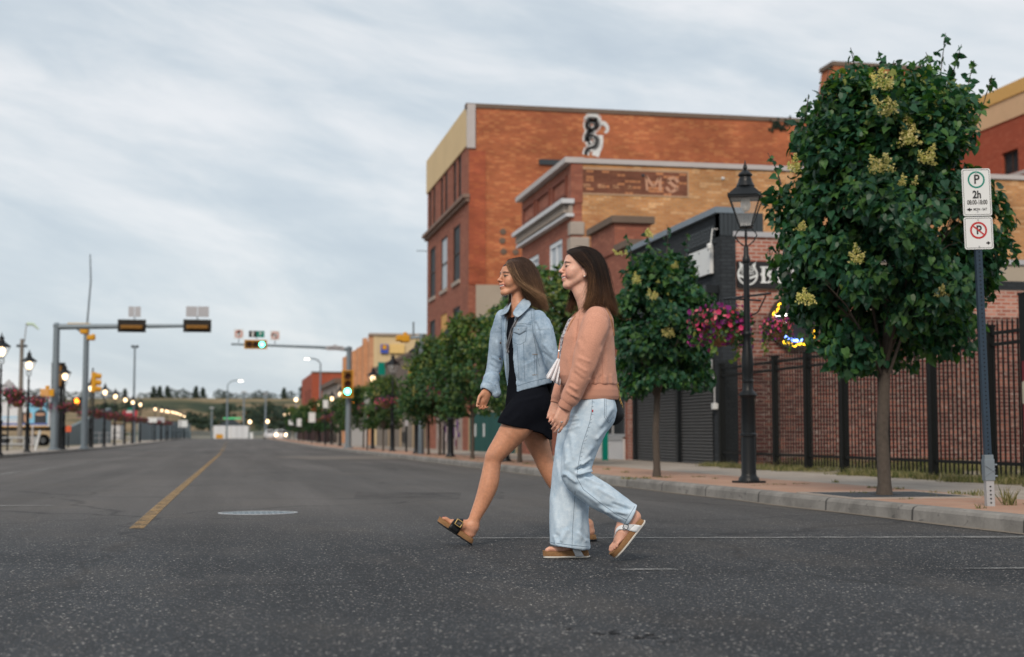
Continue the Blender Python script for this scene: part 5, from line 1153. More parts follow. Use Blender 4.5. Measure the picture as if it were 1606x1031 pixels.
# ================================================================== TRAFFIC SIGNALS
def PD(px, D, z):                               # point at forward distance D under picture column px
    a = (px - 803) / FOCAL; return Vector((D * (a * _c + _s), D * (_c - a * _s), z))
def zat(py, D): return CAM_H + (679 - py) / FOCAL * D
def signal(parent, c, horizontal, lit, facing=-1, board=True, s_=1.0):
    """three lens head; c centre; facing -1 looks down -Y"""
    W_, H_ = (1.28, .52) if horizontal else (.52, 1.28)
    W_ *= s_; H_ *= s_
    h = MB(); f = facing
    h.obox(c + Vector((0, -f * .06, 0)), W_ * .84, .2, H_ * .84 if not horizontal else H_ * .70); hd_ = h.build('signal_head', M['signal_amber'] if facing < 0 else M['signal_yellow'], parent, bevel=.02)
    if board:
        mb = MB(); t_ = .05 * s_
        mb.obox(c + Vector((0, 0, 0)), W_, .02, H_); mb.build('backboard', M['signal_black'], hd_)
        mb = MB()
        for dx, dz, a, b in ((0, H_ / 2 - t_ / 2, W_ + .02, t_), (0, -H_ / 2 + t_ / 2, W_ + .02, t_), (W_ / 2 - t_ / 2, 0, t_, H_ - 2 * t_), (-W_ / 2 + t_ / 2, 0, t_, H_ - 2 * t_)): mb.obox(c + Vector((dx, f * .02, dz)), a, .03, b)
        mb.build('backboard_border', M['signal_yellow'] if facing < 0 else M['signal_black'], hd_)
    for k in (-1, 0, 1):
        p_ = c + (Vector((k * .36 * s_, 0, 0)) if horizontal else Vector((0, 0, -k * .36 * s_))); on = lit is not None and k == lit
        mb = MB(); n = 14; r_ = .15 * s_
        mb.add([p_ + Vector((r_ * math.cos(2 * math.pi * i / n), f * .06, r_ * math.sin(2 * math.pi * i / n))) for i in range(n)], [tuple(range(n))]); mb.build('lens', M['green_light'] if on else M['signal_dark'], hd_)
        mb = MB(); V = []
        for i in range(9):
            a_ = math.pi * i / 8
            V += [p_ + Vector((r_ * 1.1 * math.cos(a_), f * .05, r_ * 1.1 * math.sin(a_))), p_ + Vector((r_ * 1.1 * math.cos(a_), f * .26 * s_, r_ * 1.05 * math.sin(a_)))]
        mb.add(V, [(2 * i, 2 * i + 1, 2 * i + 3, 2 * i + 2) for i in range(8)]); mb.build('visor', M['signal_yellow'] if facing < 0 else M['signal_black'], hd_)
    return hd_
# right mast
D = 70; p0 = PD(547, D, 0); sm_ = empty('signal_mast', (0, 0, 0)); tag(sm_, 'grey steel signal mast on the right with long arm over the road', 'traffic signal mast', 'traffic signal masts')
gz0 = gz(p0.y) + .1; ztop = zat(546, D)
mb = MB(); mb.tube([(p0.x, p0.y, gz0), (p0.x, p0.y, ztop)], [.15, .12], 14); mb.lathe([(.26, gz0), (.26, gz0 + .06), (.18, gz0 + .1)], (p0.x, p0.y, 0), 14); mb.lathe([(.14, ztop - .15), (.16, ztop), (.08, ztop + .08)], (p0.x, p0.y, 0), 14); mb.build('mast', M['galv'], sm_, True)
e_ = PD(362, D, zat(540, D)); m_ = PD(500, D, zat(545, D)); mb = MB(); mb.tube([(p0.x, p0.y, ztop - .08), m_, e_], [.10, .075, .05], 10); mb.build('mast_arm', M['galv'], sm_, True)
c = PD(400, D, zat(541, D)) + Vector((0, -.2, 0)); tsH = empty('traffic_signal', (0, 0, 0)); tag(tsH, 'horizontal yellow traffic signal with bright green light on the mast arm', 'traffic signal'); signal(tsH, c, True, 1, s_=.86)
c = PD(545, D - .5, zat(603, D)); tsV = empty('traffic_signal', (0, 0, 0)); tag(tsV, 'vertical yellow traffic signal showing green on the right mast', 'traffic signal'); signal(tsV, c, False, 1, s_=1.05)
mb = MB(); c = PD(558, D + 12, zat(632, D + 12)); mb.lathe([(.01, -.16), (.12, -.12), (.17, 0), (.12, .12), (.01, .16)], c, 12); mb = mb.build('beacon', M['orange_light'], None, True); tag(mb, 'round glowing orange pedestrian beacon just right of the signal mast', 'beacon')
mb = MB(); mb.obox(c + Vector((.0, .22, 0)), .5, .3, .5); mb.build('beacon_housing', M['signal_black'], mb and bpy.data.objects[COL.objects[-1].name] and COL.objects[-1])
# signs over the right arm
def sq_sign(px, py, D, w_, h_, label, kind, post=None):
    c = PD(px, D, zat(py, D)); t_ = empty('road_sign', c); tag(t_, label, 'road sign')
    mb = MB(); mb.obox((0, 0, 0), w_, .02, h_, None); mb.build('sign_plate', M['sign_white'], t_)
    if kind in ('noturn', 'nostraight'):
        n = 26; r0, r1 = w_ * .30, w_ * .42; mb = MB(); V = [(r * math.cos(2 * math.pi * k / n), -.014, r * math.sin(2 * math.pi * k / n)) for r in (r0, r1) for k in range(n)]; mb.add(V, [(k, (k + 1) % n, n + (k + 1) % n, n + k) for k in range(n)])
        mb.obox((0, -.014, 0), w_ * .7, .004, w_ * .08, Matrix.Rotation(R(40), 3, 'Y')); mb.build('red_ring', M['sign_red_pale'], t_)
        mb = MB(); 
        if kind == 'nostraight': mb.obox((0, -.018, -.02), .05, .004, w_ * .36); mb.add([(-.1, -.018, .06), (.1, -.018, .06), (0, -.018, .2)], [(0, 1, 2)])
        else: mb.obox((.04, -.018, -.06), .05, .004, .18); mb.obox((-.02, -.018, .04), .16, .004, .05); mb.add([(-.1, -.018, -.04), (-.1, -.018, .12), (-.2, -.018, .04)], [(0, 1, 2)])
        mb.build('arrow', M['sign_black'], t_)
    if kind == 'oneway':
        mb = MB(); mb.obox((-w_ * .25, -.013, 0), w_ * .5, .004, h_); mb.build('black_half', M['sign_black'], t_)
        mb = MB(); mb.obox((w_ * .25, -.013, 0), w_ * .5, .004, h_); mb.build('green_half', M['sign_green'], t_)
        mb = MB(); mb.obox((-w_ * .25, -.018, -.03), .09, .004, h_ * .6); mb.add([(-w_ * .25 - .11, -.018, .08), (-w_ * .25 + .11, -.018, .08), (-w_ * .25, -.018, h_ * .42)], [(0, 1, 2)]); mb.build('arrow', M['sign_white'], t_)
        text('P', h_ * .95, (w_ * .25, -.019, 0), (math.pi / 2, 0, 0), M['sign_white'], t_, 'letter_P')
    if post is not None: mb = MB(); mb.tube([(0, .02, -h_ / 2), (0, .02, -h_ / 2 - post)], .02, 6); mb.build('post', M['galv'], t_)
    return t_
sq_sign(373.5, 524, D, .46, .46, 'white no straight ahead sign above the signal arm, leftmost of three', 'nostraight', .25)
sq_sign(401.5, 524.3, D, .76, .32, 'black and green sign plate with white arrow and letter P', 'oneway', .12)
sq_sign(430.5, 526.5, D, .46, .46, 'white no turn sign above the signal arm, rightmost of three', 'noturn', .25)
# street name blade on the arm near the mast (too blurred to read: pale plate with ornate outline)
c = PD(525, D - .2, zat(547, D)); mb = MB(); mb.prism([(-.42, -.1), (.42, -.1), (.46, 0), (.42, .1), (.14, .12), (0, .19), (-.14, .12), (-.42, .1), (-.46, 0)], .03, Matrix.Translation(c)); o = mb.build('name_sign', M['sign_back']); tag(o, 'pale ornate street name plate hanging on the signal arm near its mast', 'street name sign')
mb = MB()
for k in range(7): mb.obox(c + Vector((-.3 + k * .1, -.006, 0)), .05, .004, .09)
mb.build('letter_blocks', M['signal_black'], o)
# second mast behind the trees, side-facing signal
D2 = 46; p0 = PD(661, D2, 0); s2 = empty('signal_mast', (0, 0, 0)); tag(s2, 'grey signal mast rising behind the street trees with short arm', 'traffic signal mast', 'traffic signal masts')
zt_ = zat(524, D2); mb = MB(); mb.tube([(p0.x, p0.y, gz(p0.y)), (p0.x, p0.y, zt_)], [.10, .08], 12); mb.build('mast', M['galv'], s2, True)
mb = MB(); e_ = PD(640, D2, zat(531, D2)); mb.tube([(p0.x, p0.y, zt_ - .1), e_], [.06, .04], 8); mb.tube([PD(648, D2, zat(530, D2)), PD(648, D2, zat(505, D2))], .03, 6); mb.build('mast_arm', M['galv'], s2, True)
ts = empty('traffic_signal', (0, 0, 0)); tag(ts, 'yellow traffic signal seen from its side above the bank building', 'traffic signal'); c = PD(635, D2, zat(532, D2)); mb = MB(); mb.obox(c, .26, .5, .22); mb.obox(c + Vector((.0, .0, .16)), .12, .2, .12); h_ = mb.build('signal_head', M['signal_yellow'], ts, bevel=.03)
for k in (-1, 1): mb = MB(); mb.obox(c + Vector((-.2, k * .15, .02)), .18, .16, .18); mb.build('visor', M['signal_yellow'], h_, bevel=.03)
ts = MB(); c = PD(645, 60, zat(590, 60)); ts.obox(c, .26, .3, .34); ts.obox(c + Vector((0, 0, -.3)), .22, .3, .2); ts = ts.build('pedestrian_signal', M['signal_yellow'], bevel=.03); tag(ts, 'small yellow pedestrian signal peeking between street trees', 'pedestrian signal')
# left masts
def mast(px, D, ytop, ybase_gz, label, r=.17):
    p0 = PD(px, D, 0); t_ = empty('signal_mast', (0, 0, 0)); tag(t_, label, 'traffic signal mast', 'traffic signal masts'); g0_ = gz(p0.y) + .1; zt = zat(ytop, D)
    mb = MB(); mb.tube([(p0.x, p0.y, g0_), (p0.x, p0.y, zt)], [r, r * .8], 14); mb.lathe([(r * 1.6, g0_), (r * 1.6, g0_ + .06), (r * 1.1, g0_ + .1)], (p0.x, p0.y, 0), 14); mb.lathe([(r * .85, zt - .12), (r * .95, zt), (r * .5, zt + .1)], (p0.x, p0.y, 0), 14); mb.build('mast', M['galv'], t_, True); return t_, p0, zt
DL = 62
mL, pL, zL = mast(87, DL, 510, 0, 'nearest grey signal mast on the left with long arm carrying two dark signals')
mb = MB(); mb.tube([(pL.x, pL.y, zL - .08), PD(200, DL, zat(512, DL)), PD(330, DL, zat(511, DL))], [.13, .10, .06], 10); mb.build('mast_arm', M['galv'], mL, True)
for px, lab in ((205, 'dark backed horizontal signal on the left arm, nearer its mast'), (308, 'dark backed horizontal signal at the far end of the left arm')):
    t_ = empty('traffic_signal', (0, 0, 0)); tag(t_, lab, 'traffic signal'); c = PD(px, DL - .25, zat(512, DL)); mb = MB(); mb.obox(c, 1.2, .03, .56); h_ = mb.build('backboard', M['signal_black'], t_)
    mb = MB(); mb.obox(c + Vector((0, -.10, -.06)), .94, .18, .17); mb.build('signal_head', M['signal_amber'], h_, bevel=.03)
    for k in (-1, 0, 1): mb = MB(); mb.obox(c + Vector((k * .31, -.20, -.06)), .24, .03, .15); mb.build('rear_cap', M['signal_amber'], h_, bevel=.02)
for px, lab in ((209, 'blank back of a square sign above the left arm'), (308, 'blank back of a square sign at the far end of the left arm')):
    c = PD(px, DL, zat(489, DL)); t_ = empty('road_sign', c); tag(t_, lab, 'road sign'); 
    for s_ in (-1, 1): mb = MB(); w_ = .25 if px < 250 else .48; mb.obox((s_ * (w_ / 2 + .012), 0, 0), w_, .02, .46); mb.build('sign_plate', M['sign_back'], t_)
    mb = MB(); mb.tube([(0, .03, -.2), (0, .03, -.62)], .025, 6); mb.build('post', M['galv'], t_)
mL2, pM, zM = mast(134, 68, 518, 0, 'second grey signal mast on the left with slender aerial on top', .16)
mb = MB(); mb.tube([(pM.x, pM.y, zM), PD(139, 68, zat(440, 68)), PD(137, 68, zat(398, 68))], [.05, .04, .03], 8); mb.build('aerial', M['galv'], mL2)
mb = MB(); mb.tube([(pM.x, pM.y, zM - .2), PD(120, 68, zat(516, 68))], .07, 8); mb.build('brace', M['galv'], mL2)
mb = MB(); a_, b_ = PD(104, 68, zat(509, 68)), PD(140, 68, zat(508, 68)); mb.obox((a_ + b_) / 2, 1.05, .3, .09); mb.build('mast_arm', M['cream'], mL2)
for px, py, lab in ((130, 520, 'yellow signal hanging at the left mast top, upper one'), (141, 530, 'yellow signal hanging at the left mast top, lower one')):
    t_ = MB(); c = PD(px, 68, zat(py, 68)); t_.obox(c, .34, .5, .24); t_.obox(c + Vector((.12, -.1, .02)), .2, .2, .3); t_ = t_.build('traffic_signal', M['signal_yellow'], bevel=.05); tag(t_, lab, 'traffic signal')
t_ = empty('traffic_signal', (0, 0, 0)); tag(t_, 'yellow three light signal seen from the side over the left lamps', 'traffic signal'); c = PD(147, 74, zat(600, 74)); mb = MB(); mb.obox(c, .22, .3, 1.05); h_ = mb.build('signal_head', M['signal_yellow'], t_, bevel=.02)
for k in (-1, 0, 1): mb = MB(); mb.tube([c + Vector((.1, 0, k * .34)), c + Vector((.38, 0, k * .34 - .03))], [.15, .13], 12, True); mb.build('visor', M['signal_yellow'], h_)
mb = MB(); mb.tube([c + Vector((-.05, 0, .5)), c + Vector((-.05, 0, .75))], .04, 6); mb.tube([c + Vector((0, 0, -.5)), (c.x, c.y, gz(c.y))], .05, 8); mb.build('post', M['black_metal'], t_)
t_ = empty('traffic_signal', (0, 0, 0)); tag(t_, 'tall dark signal backboard beside the nearest left mast', 'traffic signal'); c = PD(91, 66, zat(590, 66)); mb = MB(); mb.obox(c, .62, .04, 1.25, Matrix.Rotation(R(25), 3, 'Z')); h_ = mb.build('backboard', M['signal_black'], t_); mb = MB(); mb.obox(c + Vector((.08, -.1, 0)), .16, .16, .95); mb.build('signal_head', M['signal_amber'], h_)
mb = MB(); mb.tube([(c.x + .15, c.y, gz(c.y)), (c.x + .15, c.y, c.z - .5)], .09, 10); mb.build('post', M['black_metal'], t_)
t_ = empty('pedestrian_signal', (0, 0, 0)); tag(t_, 'amber boxed pedestrian signal on the side of the nearest left mast', 'pedestrian signal'); c = PD(71, 61.5, zat(617, 62)); mb = MB(); mb.obox(c, .38, .25, .34); mb.build('case', plain('faded_amber', (.62, .33, .12), .5), t_, bevel=.03); mb = MB(); mb.obox(c + Vector((.28, 0, 0)), .2, .22, .32); mb.obox(c + Vector((.1, 0, .24)), .16, .2, .14); mb.build('bracket_box', M['signal_yellow'], t_, bevel=.02)
t_ = empty('pedestrian_signal', (0, 0, 0)); tag(t_, 'glowing orange pedestrian hand signal between the two left masts', 'pedestrian signal'); c = PD(120.5, 72, zat(631, 72)); mb = MB(); mb.obox(c + Vector((.06, .14, 0)), .5, .2, .5); mb.build('case', M['signal_black'], t_, bevel=.03)
mb = MB(); mb.obox(c + Vector((0, .02, -.03)), .16, .02, .18); 
for k in range(4): mb.obox(c + Vector((-.06 + k * .04, .02, .11)), .028, .02, .14)
mb.obox(c + Vector((.11, .02, .0)), .04, .02, .12); mb.build('hand_symbol', M['orange_light'], t_)
mb = MB(); mb.tube([(c.x + .3, c.y + .1, gz(c.y)), (c.x + .3, c.y + .1, c.z + .2)], .05, 8); mb.build('post', M['galv'], t_)

# tall road lights and floodlight masts
def tall_light(px, D, ytop, label, arm=0, ah=None, glow=True):
    p0 = PD(px, D, 0); t_ = empty('road_light', (0, 0, 0)); tag(t_, label, 'road light', 'tall road lights'); zt = zat(ytop, D); s_ = D / 200
    mb = MB(); pts = [(p0.x, p0.y, -.5), (p0.x, p0.y, zt * .6), (p0.x, p0.y, zt - abs(arm) * .35)]
    if arm: pts += [(p0.x + arm * .25, p0.y, zt - abs(arm) * .08), (p0.x + arm * .6, p0.y, zt), (p0.x + arm, p0.y, zt)]
    mb.tube(pts, [.10 * s_ + .03] * 2 + [.05 * s_ + .03] * (len(pts) - 2), 8); mb.build('pole', M['galv'], t_, True)
    mb = MB(); c = Vector((p0.x + arm, p0.y, zt)); mb.obox(c, .5 * s_ + .2, .3, .14 * s_ + .05); h_ = mb.build('lamp_head', M['galv_light'], t_, bevel=.03)
    if glow: mb = MB(); mb.obox(c + Vector((0, -.1, -.09 * s_)), .5 * s_ + .1, .3, .12 * s_); mb.build('lens', M['street_glow'], h_)
tall_light(357, 230, 597, 'curved arm road light glowing over the end of the road', 2.1)
tall_light(502.5, 120, 563, 'curved arm road light leaning left above the red block', -1.15, glow=True)
tall_light(333, 300, 640, 'thin unlit light pole left of the far road light', 0, glow=False); tall_light(383, 240, 615, 'thin light pole right of the white trailers', 0, glow=False); tall_light(417, 235, 618, 'thin light pole between the trailers and far trees', 0, glow=False)
t_ = empty('floodlight_mast', (0, 0, 0)); tag(t_, 'slim floodlight mast with twin heads above the left lamps', 'floodlight mast', 'floodlight masts'); p0 = PD(210.5, 115, 0); mb = MB(); mb.tube([(p0.x, p0.y, -.3), (p0.x, p0.y, zat(545, 115))], [.11, .07], 8); mb.build('pole', M['galv'], t_, True); mb = MB()
for s_ in (-1, 1): mb.obox((p0.x + s_ * .16, p0.y, zat(544, 115)), .24, .3, .2)
mb.build('flood_heads', M['charcoal'], t_)
t_ = empty('floodlight_mast', (0, 0, 0)); tag(t_, 'thick timber mast with twin flood lamps and pale windsock, far left', 'floodlight mast', 'floodlight masts'); p0 = PD(33, 92, 0); z_ = zat(532, 92); mb = MB(); mb.tube([(p0.x, p0.y, -.3), (p0.x, p0.y, z_)], [.17, .12], 8); mb.tube([(p0.x + .15, p0.y, z_ - .2), (p0.x + .25, p0.y, zat(507, 92))], .03, 6); mb.build('pole', M['hoard_grey'], t_, True)
mb = MB()
for s_ in (-1, 1): mb.obox((p0.x + s_ * .22, p0.y, zat(543, 92)), .2, .3, .16)
mb.build('flood_heads', M['charcoal'], t_)
mb = MB(); a_ = Vector((p0.x + .27, p0.y, zat(508, 92))); mb.tube([a_, a_ + Vector((.4, 0, -.02)), a_ + Vector((.75, 0, -.35))], [.12, .10, .05], 10); mb.build('windsock', plain('pale_green_fabric', (.5, .62, .5), .8), t_, True)

# ================================================================== LEFT SIDE: advertising truck, walls, rails, signs
sc_ = plain('truck_white', (0.62, 0.64, 0.67), .5, 0, .04)
tr = empty('box_truck', (0, 0, 0)); tag(tr, 'white box truck with printed advert of people, parked beyond the left sidewalk', 'truck')
Dt = 95; a_, b_ = PD(-60, Dt, 0), PD(79, Dt, 0); zb, zt_ = zat(670, Dt), zat(626, Dt)
ang = -YAW
TM = Matrix.Translation(((a_.x + b_.x) / 2, (a_.y + b_.y) / 2, 0)) @ Matrix.Rotation(ang, 4, 'Z'); Lx = (b_ - a_).length
def tb(mb, name, mat, parent, **k): mb.V = [tuple(TM @ Vector(v)) for v in mb.V]; return mb.build(name, mat, parent, **k)
mb = MB(); mb.box(-Lx / 2, Lx / 2, 0, 2.4, zb, zt_); body_ = tb(mb, 'cargo_box', sc_, tr, bevel=.05)
mb = MB(); mb.box(-Lx / 2, Lx / 2 - .1, -.012, -.002, zb + .0, zb + .06); tb(mb, 'yellow_stripe', M['signal_yellow'], body_); mb = MB(); mb.box(-Lx / 2, Lx / 2 - .1, -.016, -.002, zb + .13, zb + .26); tb(mb, 'blue_stripe', plain('blue_print', (.12, .16, .38), .6), body_)
mb = MB(); mb.box(-Lx / 2 + 2.6, -Lx / 2 + 4.2, -.014, -.002, zb + .62, zb + .70); mb.box(-Lx / 2 + 2.8, -Lx / 2 + 4.0, -.014, -.002, zb + .45, zb + .49); tb(mb, 'blue_text_lines', plain('light_blue_print', (.2, .5, .75), .6), body_)
mb = MB(); mb.box(Lx / 2 - 1.55, Lx / 2 - .12, -.014, -.002, zb + .27, zt_ - .1); tb(mb, 'blue_picture', plain('sky_blue_print', (.22, .52, .72), .6), body_)
mb = MB(); mb.add([(Lx / 2 - 1.0, -.018, zb + .27), (Lx / 2 - .2, -.018, zb + .27), (Lx / 2 - .2, -.018, zb + .95), (Lx / 2 - .4, -.018, zb + 1.18), (Lx / 2 - .75, -.018, zb + 1.18), (Lx / 2 - 1.0, -.018, zb + .95)], [(0, 1, 2, 3, 4, 5)]); mb.add([(Lx / 2 - 2.0, -.018, zb + .27), (Lx / 2 - 1.35, -.018, zb + .27), (Lx / 2 - 1.35, -.018, zb + .95), (Lx / 2 - 1.9, -.018, zb + 1.0)], [(0, 1, 2, 3)]); tb(mb, 'printed_clothes', plain('dark_print', (.045, .05, .06), .6), body_)
mb = MB()
for cx_, cz_, rx, rz_ in ((Lx / 2 - .58, zb + 1.36, .13, .17), (Lx / 2 - .62, zb + .85, .34, .10), (Lx / 2 - 1.6, zb + .6, .12, .3), (Lx / 2 - 1.25, zb + .75, .1, .22)): mb.add([(cx_ + rx * math.cos(i * math.pi / 6), -.022 - .0005 * len(mb.F), cz_ + rz_ * math.sin(i * math.pi / 6)) for i in range(12)], [tuple(range(12))])
tb(mb, 'printed_skin', plain('skin_print', (.5, .3, .2), .7), body_)
mb = MB(); mb.add([(Lx / 2 - .58 + .14 * math.cos(i * math.pi / 6), -.026, zb + 1.48 + .09 * math.sin(i * math.pi / 6)) for i in range(12)], [tuple(range(12))]); tb(mb, 'printed_hair', M['signal_black'], body_)
mb = MB(); mb.box(-Lx / 2, Lx / 2 - .3, .1, 2.3, zb - .25, zb - .02); tb(mb, 'chassis', M['signal_black'], tr)
for wx in (-Lx / 2 + 1.2, -Lx / 2 + 2.1, Lx / 2 - 1.1):
    for wy in (.15, 2.1):
        mb = MB(); p_ = TM @ Vector((wx, wy, 0)); q_ = TM @ Vector((wx, wy + .28, 0)); gz_ = gz(p_.y) + .42; mb.tube([(p_.x, p_.y, gz_), (q_.x, q_.y, gz_)], .42, 18); wh = mb.build('wheel', M['signal_black'], tr, bevel=.03); mb = MB(); d_ = (p_ - q_).normalized() * .01; mb.tube([(p_.x + d_.x, p_.y + d_.y, gz_), (p_.x, p_.y, gz_)], .2, 12); mb.build('rim', M['galv_light'], wh)
for nm, (p_, q_), z0, z1, mt, lab, cat in (('grey_wall', (PD(104, 100, 0), PD(176, 125, 0)), -.3, None, 'noise_wall', 'blue grey embankment wall sloping up behind the left lamps', 'wall'), ('grey_wall', (PD(222, 150, 0), PD(300, 260, 0)), -.3, 2.3, 'noise_wall', 'long grey green wall behind the far left lamps', 'wall')):
    mb = MB(); d_ = (q_ - p_); n_ = Vector((-d_.y, d_.x, 0)).normalized() * .3
    zA, zB = (.9, 2.9) if z1 is None else (z1, z1)
    mb.add([(p_.x, p_.y, z0), (q_.x, q_.y, z0), (q_.x, q_.y, zB), (p_.x, p_.y, zA), (p_.x + n_.x, p_.y + n_.y, z0), (q_.x + n_.x, q_.y + n_.y, z0), (q_.x + n_.x, q_.y + n_.y, zB), (p_.x + n_.x, p_.y + n_.y, zA)], [(0, 1, 2, 3), (4, 7, 6, 5), (3, 2, 6, 7), (0, 3, 7, 4), (1, 5, 6, 2)])
    tag(mb.build(nm, M[mt]), lab, cat)
mb = MB(); a_, b_ = PD(-20, 80, 0), PD(60, 80, 0)
for z_ in (.25, .62): mb.tube([(a_.x, a_.y, z_ - .2), (b_.x, b_.y, z_ - .2)], .05, 6)
rl = mb.build('guard_rail', M['galv_light']); tag(rl, 'pale horizontal guard rail below the advertising truck', 'guard rail')
for k in range(5): mb = MB(); p_ = a_.lerp(b_, k / 4); mb.box(p_.x - .04, p_.x + .04, p_.y + .05, p_.y + .13, -.3, .45); mb.build('rail_post', M['galv_light'], rl)
mb = MB(); a_, b_ = PD(145, 105, 0), PD(205, 112, 0)
for z_ in (.3, .7): mb.tube([(a_.x, a_.y, z_), (b_.x, b_.y, z_)], .035, 6)
rl = mb.build('guard_rail', M['galv_light']); tag(rl, 'thin two bar railing behind the left row of lamps', 'guard rail')
for k in range(6): mb = MB(); p_ = a_.lerp(b_, k / 5); mb.box(p_.x - .03, p_.x + .03, p_.y + .05, p_.y + .1, -.3, .75); mb.build('rail_post', M['galv_light'], rl)
def small_sign(px, D, ytop, w_, h_, mat, label, rot=0, cat='sign', post='black_metal'):
    p0 = PD(px, D, 0); t_ = empty('road_sign', (0, 0, 0)); tag(t_, label, cat); z_ = zat(ytop, D); Rm_ = Matrix.Rotation(R(rot), 3, 'Y'); mb = MB(); mb.obox((p0.x, p0.y, z_), w_, .03, h_, Rm_); mb.build('sign_plate', M[mat] if isinstance(mat, str) else mat, t_); mb = MB(); mb.tube([(p0.x, p0.y + .04, gz(p0.y)), (p0.x, p0.y + .04, z_ + h_ * .3)], .035, 6); mb.build('post', M[post], t_)
small_sign(14, 58, 612, .62, .62, 'sign_back', 'large diamond shaped sign seen from behind at the left edge', 45)
small_sign(109, 70, 673, .26, .30, plain('orange_plate', (.6, .12, .05), .5), 'small square orange sign on a short stick between the left masts', 0)
small_sign(577, 60, 637, .27, 1.1, 'sign_white', 'tall narrow white sign with red circle on the right sidewalk', 0, post='sign_black'); p_ = PD(577, 59.95, zat(650, 60)); mb = MB(); n = 18; mb.add([(p_.x + r * math.cos(2 * math.pi * k / n), p_.y, p_.z + r * math.sin(2 * math.pi * k / n)) for r in (.07, .11) for k in range(n)], [(k, (k + 1) % n, n + (k + 1) % n, n + k) for k in range(n)]); mb.build('red_ring', M['sign_red'], COL.objects[-2])
small_sign(511, 90, 634, .32, .5, 'sign_white', 'white parking plate right of the third far lamp', 0); small_sign(490, 108, 655, .5, .75, 'sign_white', 'larger white sign board in front of the dark fence', 0); small_sign(470, 128, 663, .42, .7, 'sign_white', 'pale narrow sign before the light green trees', 0); small_sign(457, 145, 663, .45, .5, 'sign_white', 'small white sign farthest along the right sidewalk', 0)
small_sign(240, 140, 659, .9, .5, 'sign_white', 'small white board by the first lamp after the gap', 0); small_sign(253, 150, 659, .8, .6, 'sign_back', 'small pale board by the second lamp after the gap', 0); small_sign(288, 205, 665, 1.3, 1.0, 'sign_white', 'white board near the last left lamp', 0)
small_sign(638, Dx(638, 6.3), 662, .10, .3, 'sign_back', 'edge of a narrow sign on a thin post among the right trees', 0); small_sign(697, Dx(697, 6.4), 660, .08, .35, 'sign_back', 'thin sign post seen edge on before the painted panels', 0)
c = PD(205, 118, zat(650, 118)); t_ = empty('shop_sign', (0, 0, 0)); tag(t_, 'red and white roadside sign board with green top behind left lamps', 'sign'); mb = MB(); mb.obox(c, 1.15, .2, .6); mb.build('red_board', plain('sign_bright_red', (.5, .05, .07), .5), t_); mb = MB(); mb.obox(c + Vector((0, -.12, .2)), .6, .02, .16); mb.obox(c + Vector((0, -.1, -.42)), 1.1, .2, .24); mb.build('white_board', M['sign_white'], t_); mb = MB(); mb.obox(c + Vector((.0, 0, .42)), .4, .2, .2); mb.build('green_cap', M['sign_green'], t_); mb = MB()
for s_ in (-1, 1): mb.tube([(c.x + s_ * .45, c.y + .1, -.3), (c.x + s_ * .45, c.y + .1, c.z)], .06, 6)
mb.build('posts', M['galv'], t_)
mb = MB(); p0 = PD(65, 60, 0); q0 = PD(58, 60, 0); mb.tube([(q0.x, q0.y, gz(q0.y) + .1), (p0.x, p0.y, gz(p0.y) + .95)], .055, 8); o = mb.build('bollard', M['sign_white'], None, True, 0); tag(o, 'leaning white post at the left kerb near the mast', 'post')
mb = MB(); p0 = PD(53, 64, 0); mb.tube([(p0.x, p0.y, gz(p0.y) + .1), (p0.x, p0.y, 1.0)], .04, 8); o = mb.build('bollard', M['pale_trim'], None, True, 0); tag(o, 'thin upright pale post left of the leaning white post', 'post')
for px, D, w_, z_, mat, lab in ((73, 160, 2.2, 4.4, 'hoard_tan', 'tan block of a distant building behind the signal mast'), (155, 180, 5.5, 1.7, 'white_panel', 'low pale shed behind the lamps on the left')):
    p0 = PD(px, D, 0); t_ = empty('distant_building', (0, 0, 0)); tag(t_, lab, 'building'); mb = MB(); mb.box(p0.x - w_ / 2, p0.x + w_ / 2, p0.y, p0.y + 6, -.5, z_); mb.build('wall', M[mat], t_); mb = MB(); mb.box(p0.x - w_ / 2 - .1, p0.x + w_ / 2 + .1, p0.y - .1, p0.y + 6.1, z_, z_ + .2); mb.build('roof', M['dark_trim'], t_)

# ================================================================== FAR END OF THE STREET
hb_ = empty('trailer_building', (0, 0, 0)); tag(hb_, 'long white trailers under a dark gable roof at the road end', 'building'); Df = 235
a_, b_ = PD(336, Df, 0), PD(391, Df, 0); zt_ = zat(668, Df); mb = MB()
for k in range(6): u0, u1 = k / 6, (k + .96) / 6; p_, q_ = a_.lerp(b_, u0), a_.lerp(b_, u1); mb.box(p_.x, q_.x, p_.y, p_.y + 3, -.3, zt_)
mb.build('white_walls', M['truck'] if 'truck' in M else sc_, hb_)
mb = MB(); p_, q_, r_ = PD(339, Df + 3.2, zt_), PD(365, Df + 3.2, zat(656, Df)), PD(384, Df + 3.2, zt_); mb.prism([(p_.x, zt_ - .1), (q_.x, q_.z), (r_.x, zt_ - .1)], 8, Matrix.Translation((0, p_.y, 0))); mb.build('gable_roof', M['charcoal'], hb_)
mb = MB(); mb.box(PD(351, Df, 0).x, PD(379, Df, 0).x, p_.y - .2, p_.y, zat(657, Df), zat(655, Df)); mb.build('green_sign', emis('green_roof_sign', (.05, .5, .2), .4), hb_)
mb = MB(); 
a_, b_ = PD(290, 240, 0), PD(520, 240, 0); n_ = 46
for k in range(n_): p_ = a_.lerp(b_, k / n_); mb.box(p_.x, p_.x + .28, p_.y, p_.y + .1, -.4, 1.0)
o = mb.build('barrier_wall', M['noise_wall']); tag(o, 'low grey green barrier running across the end of the road', 'barrier')
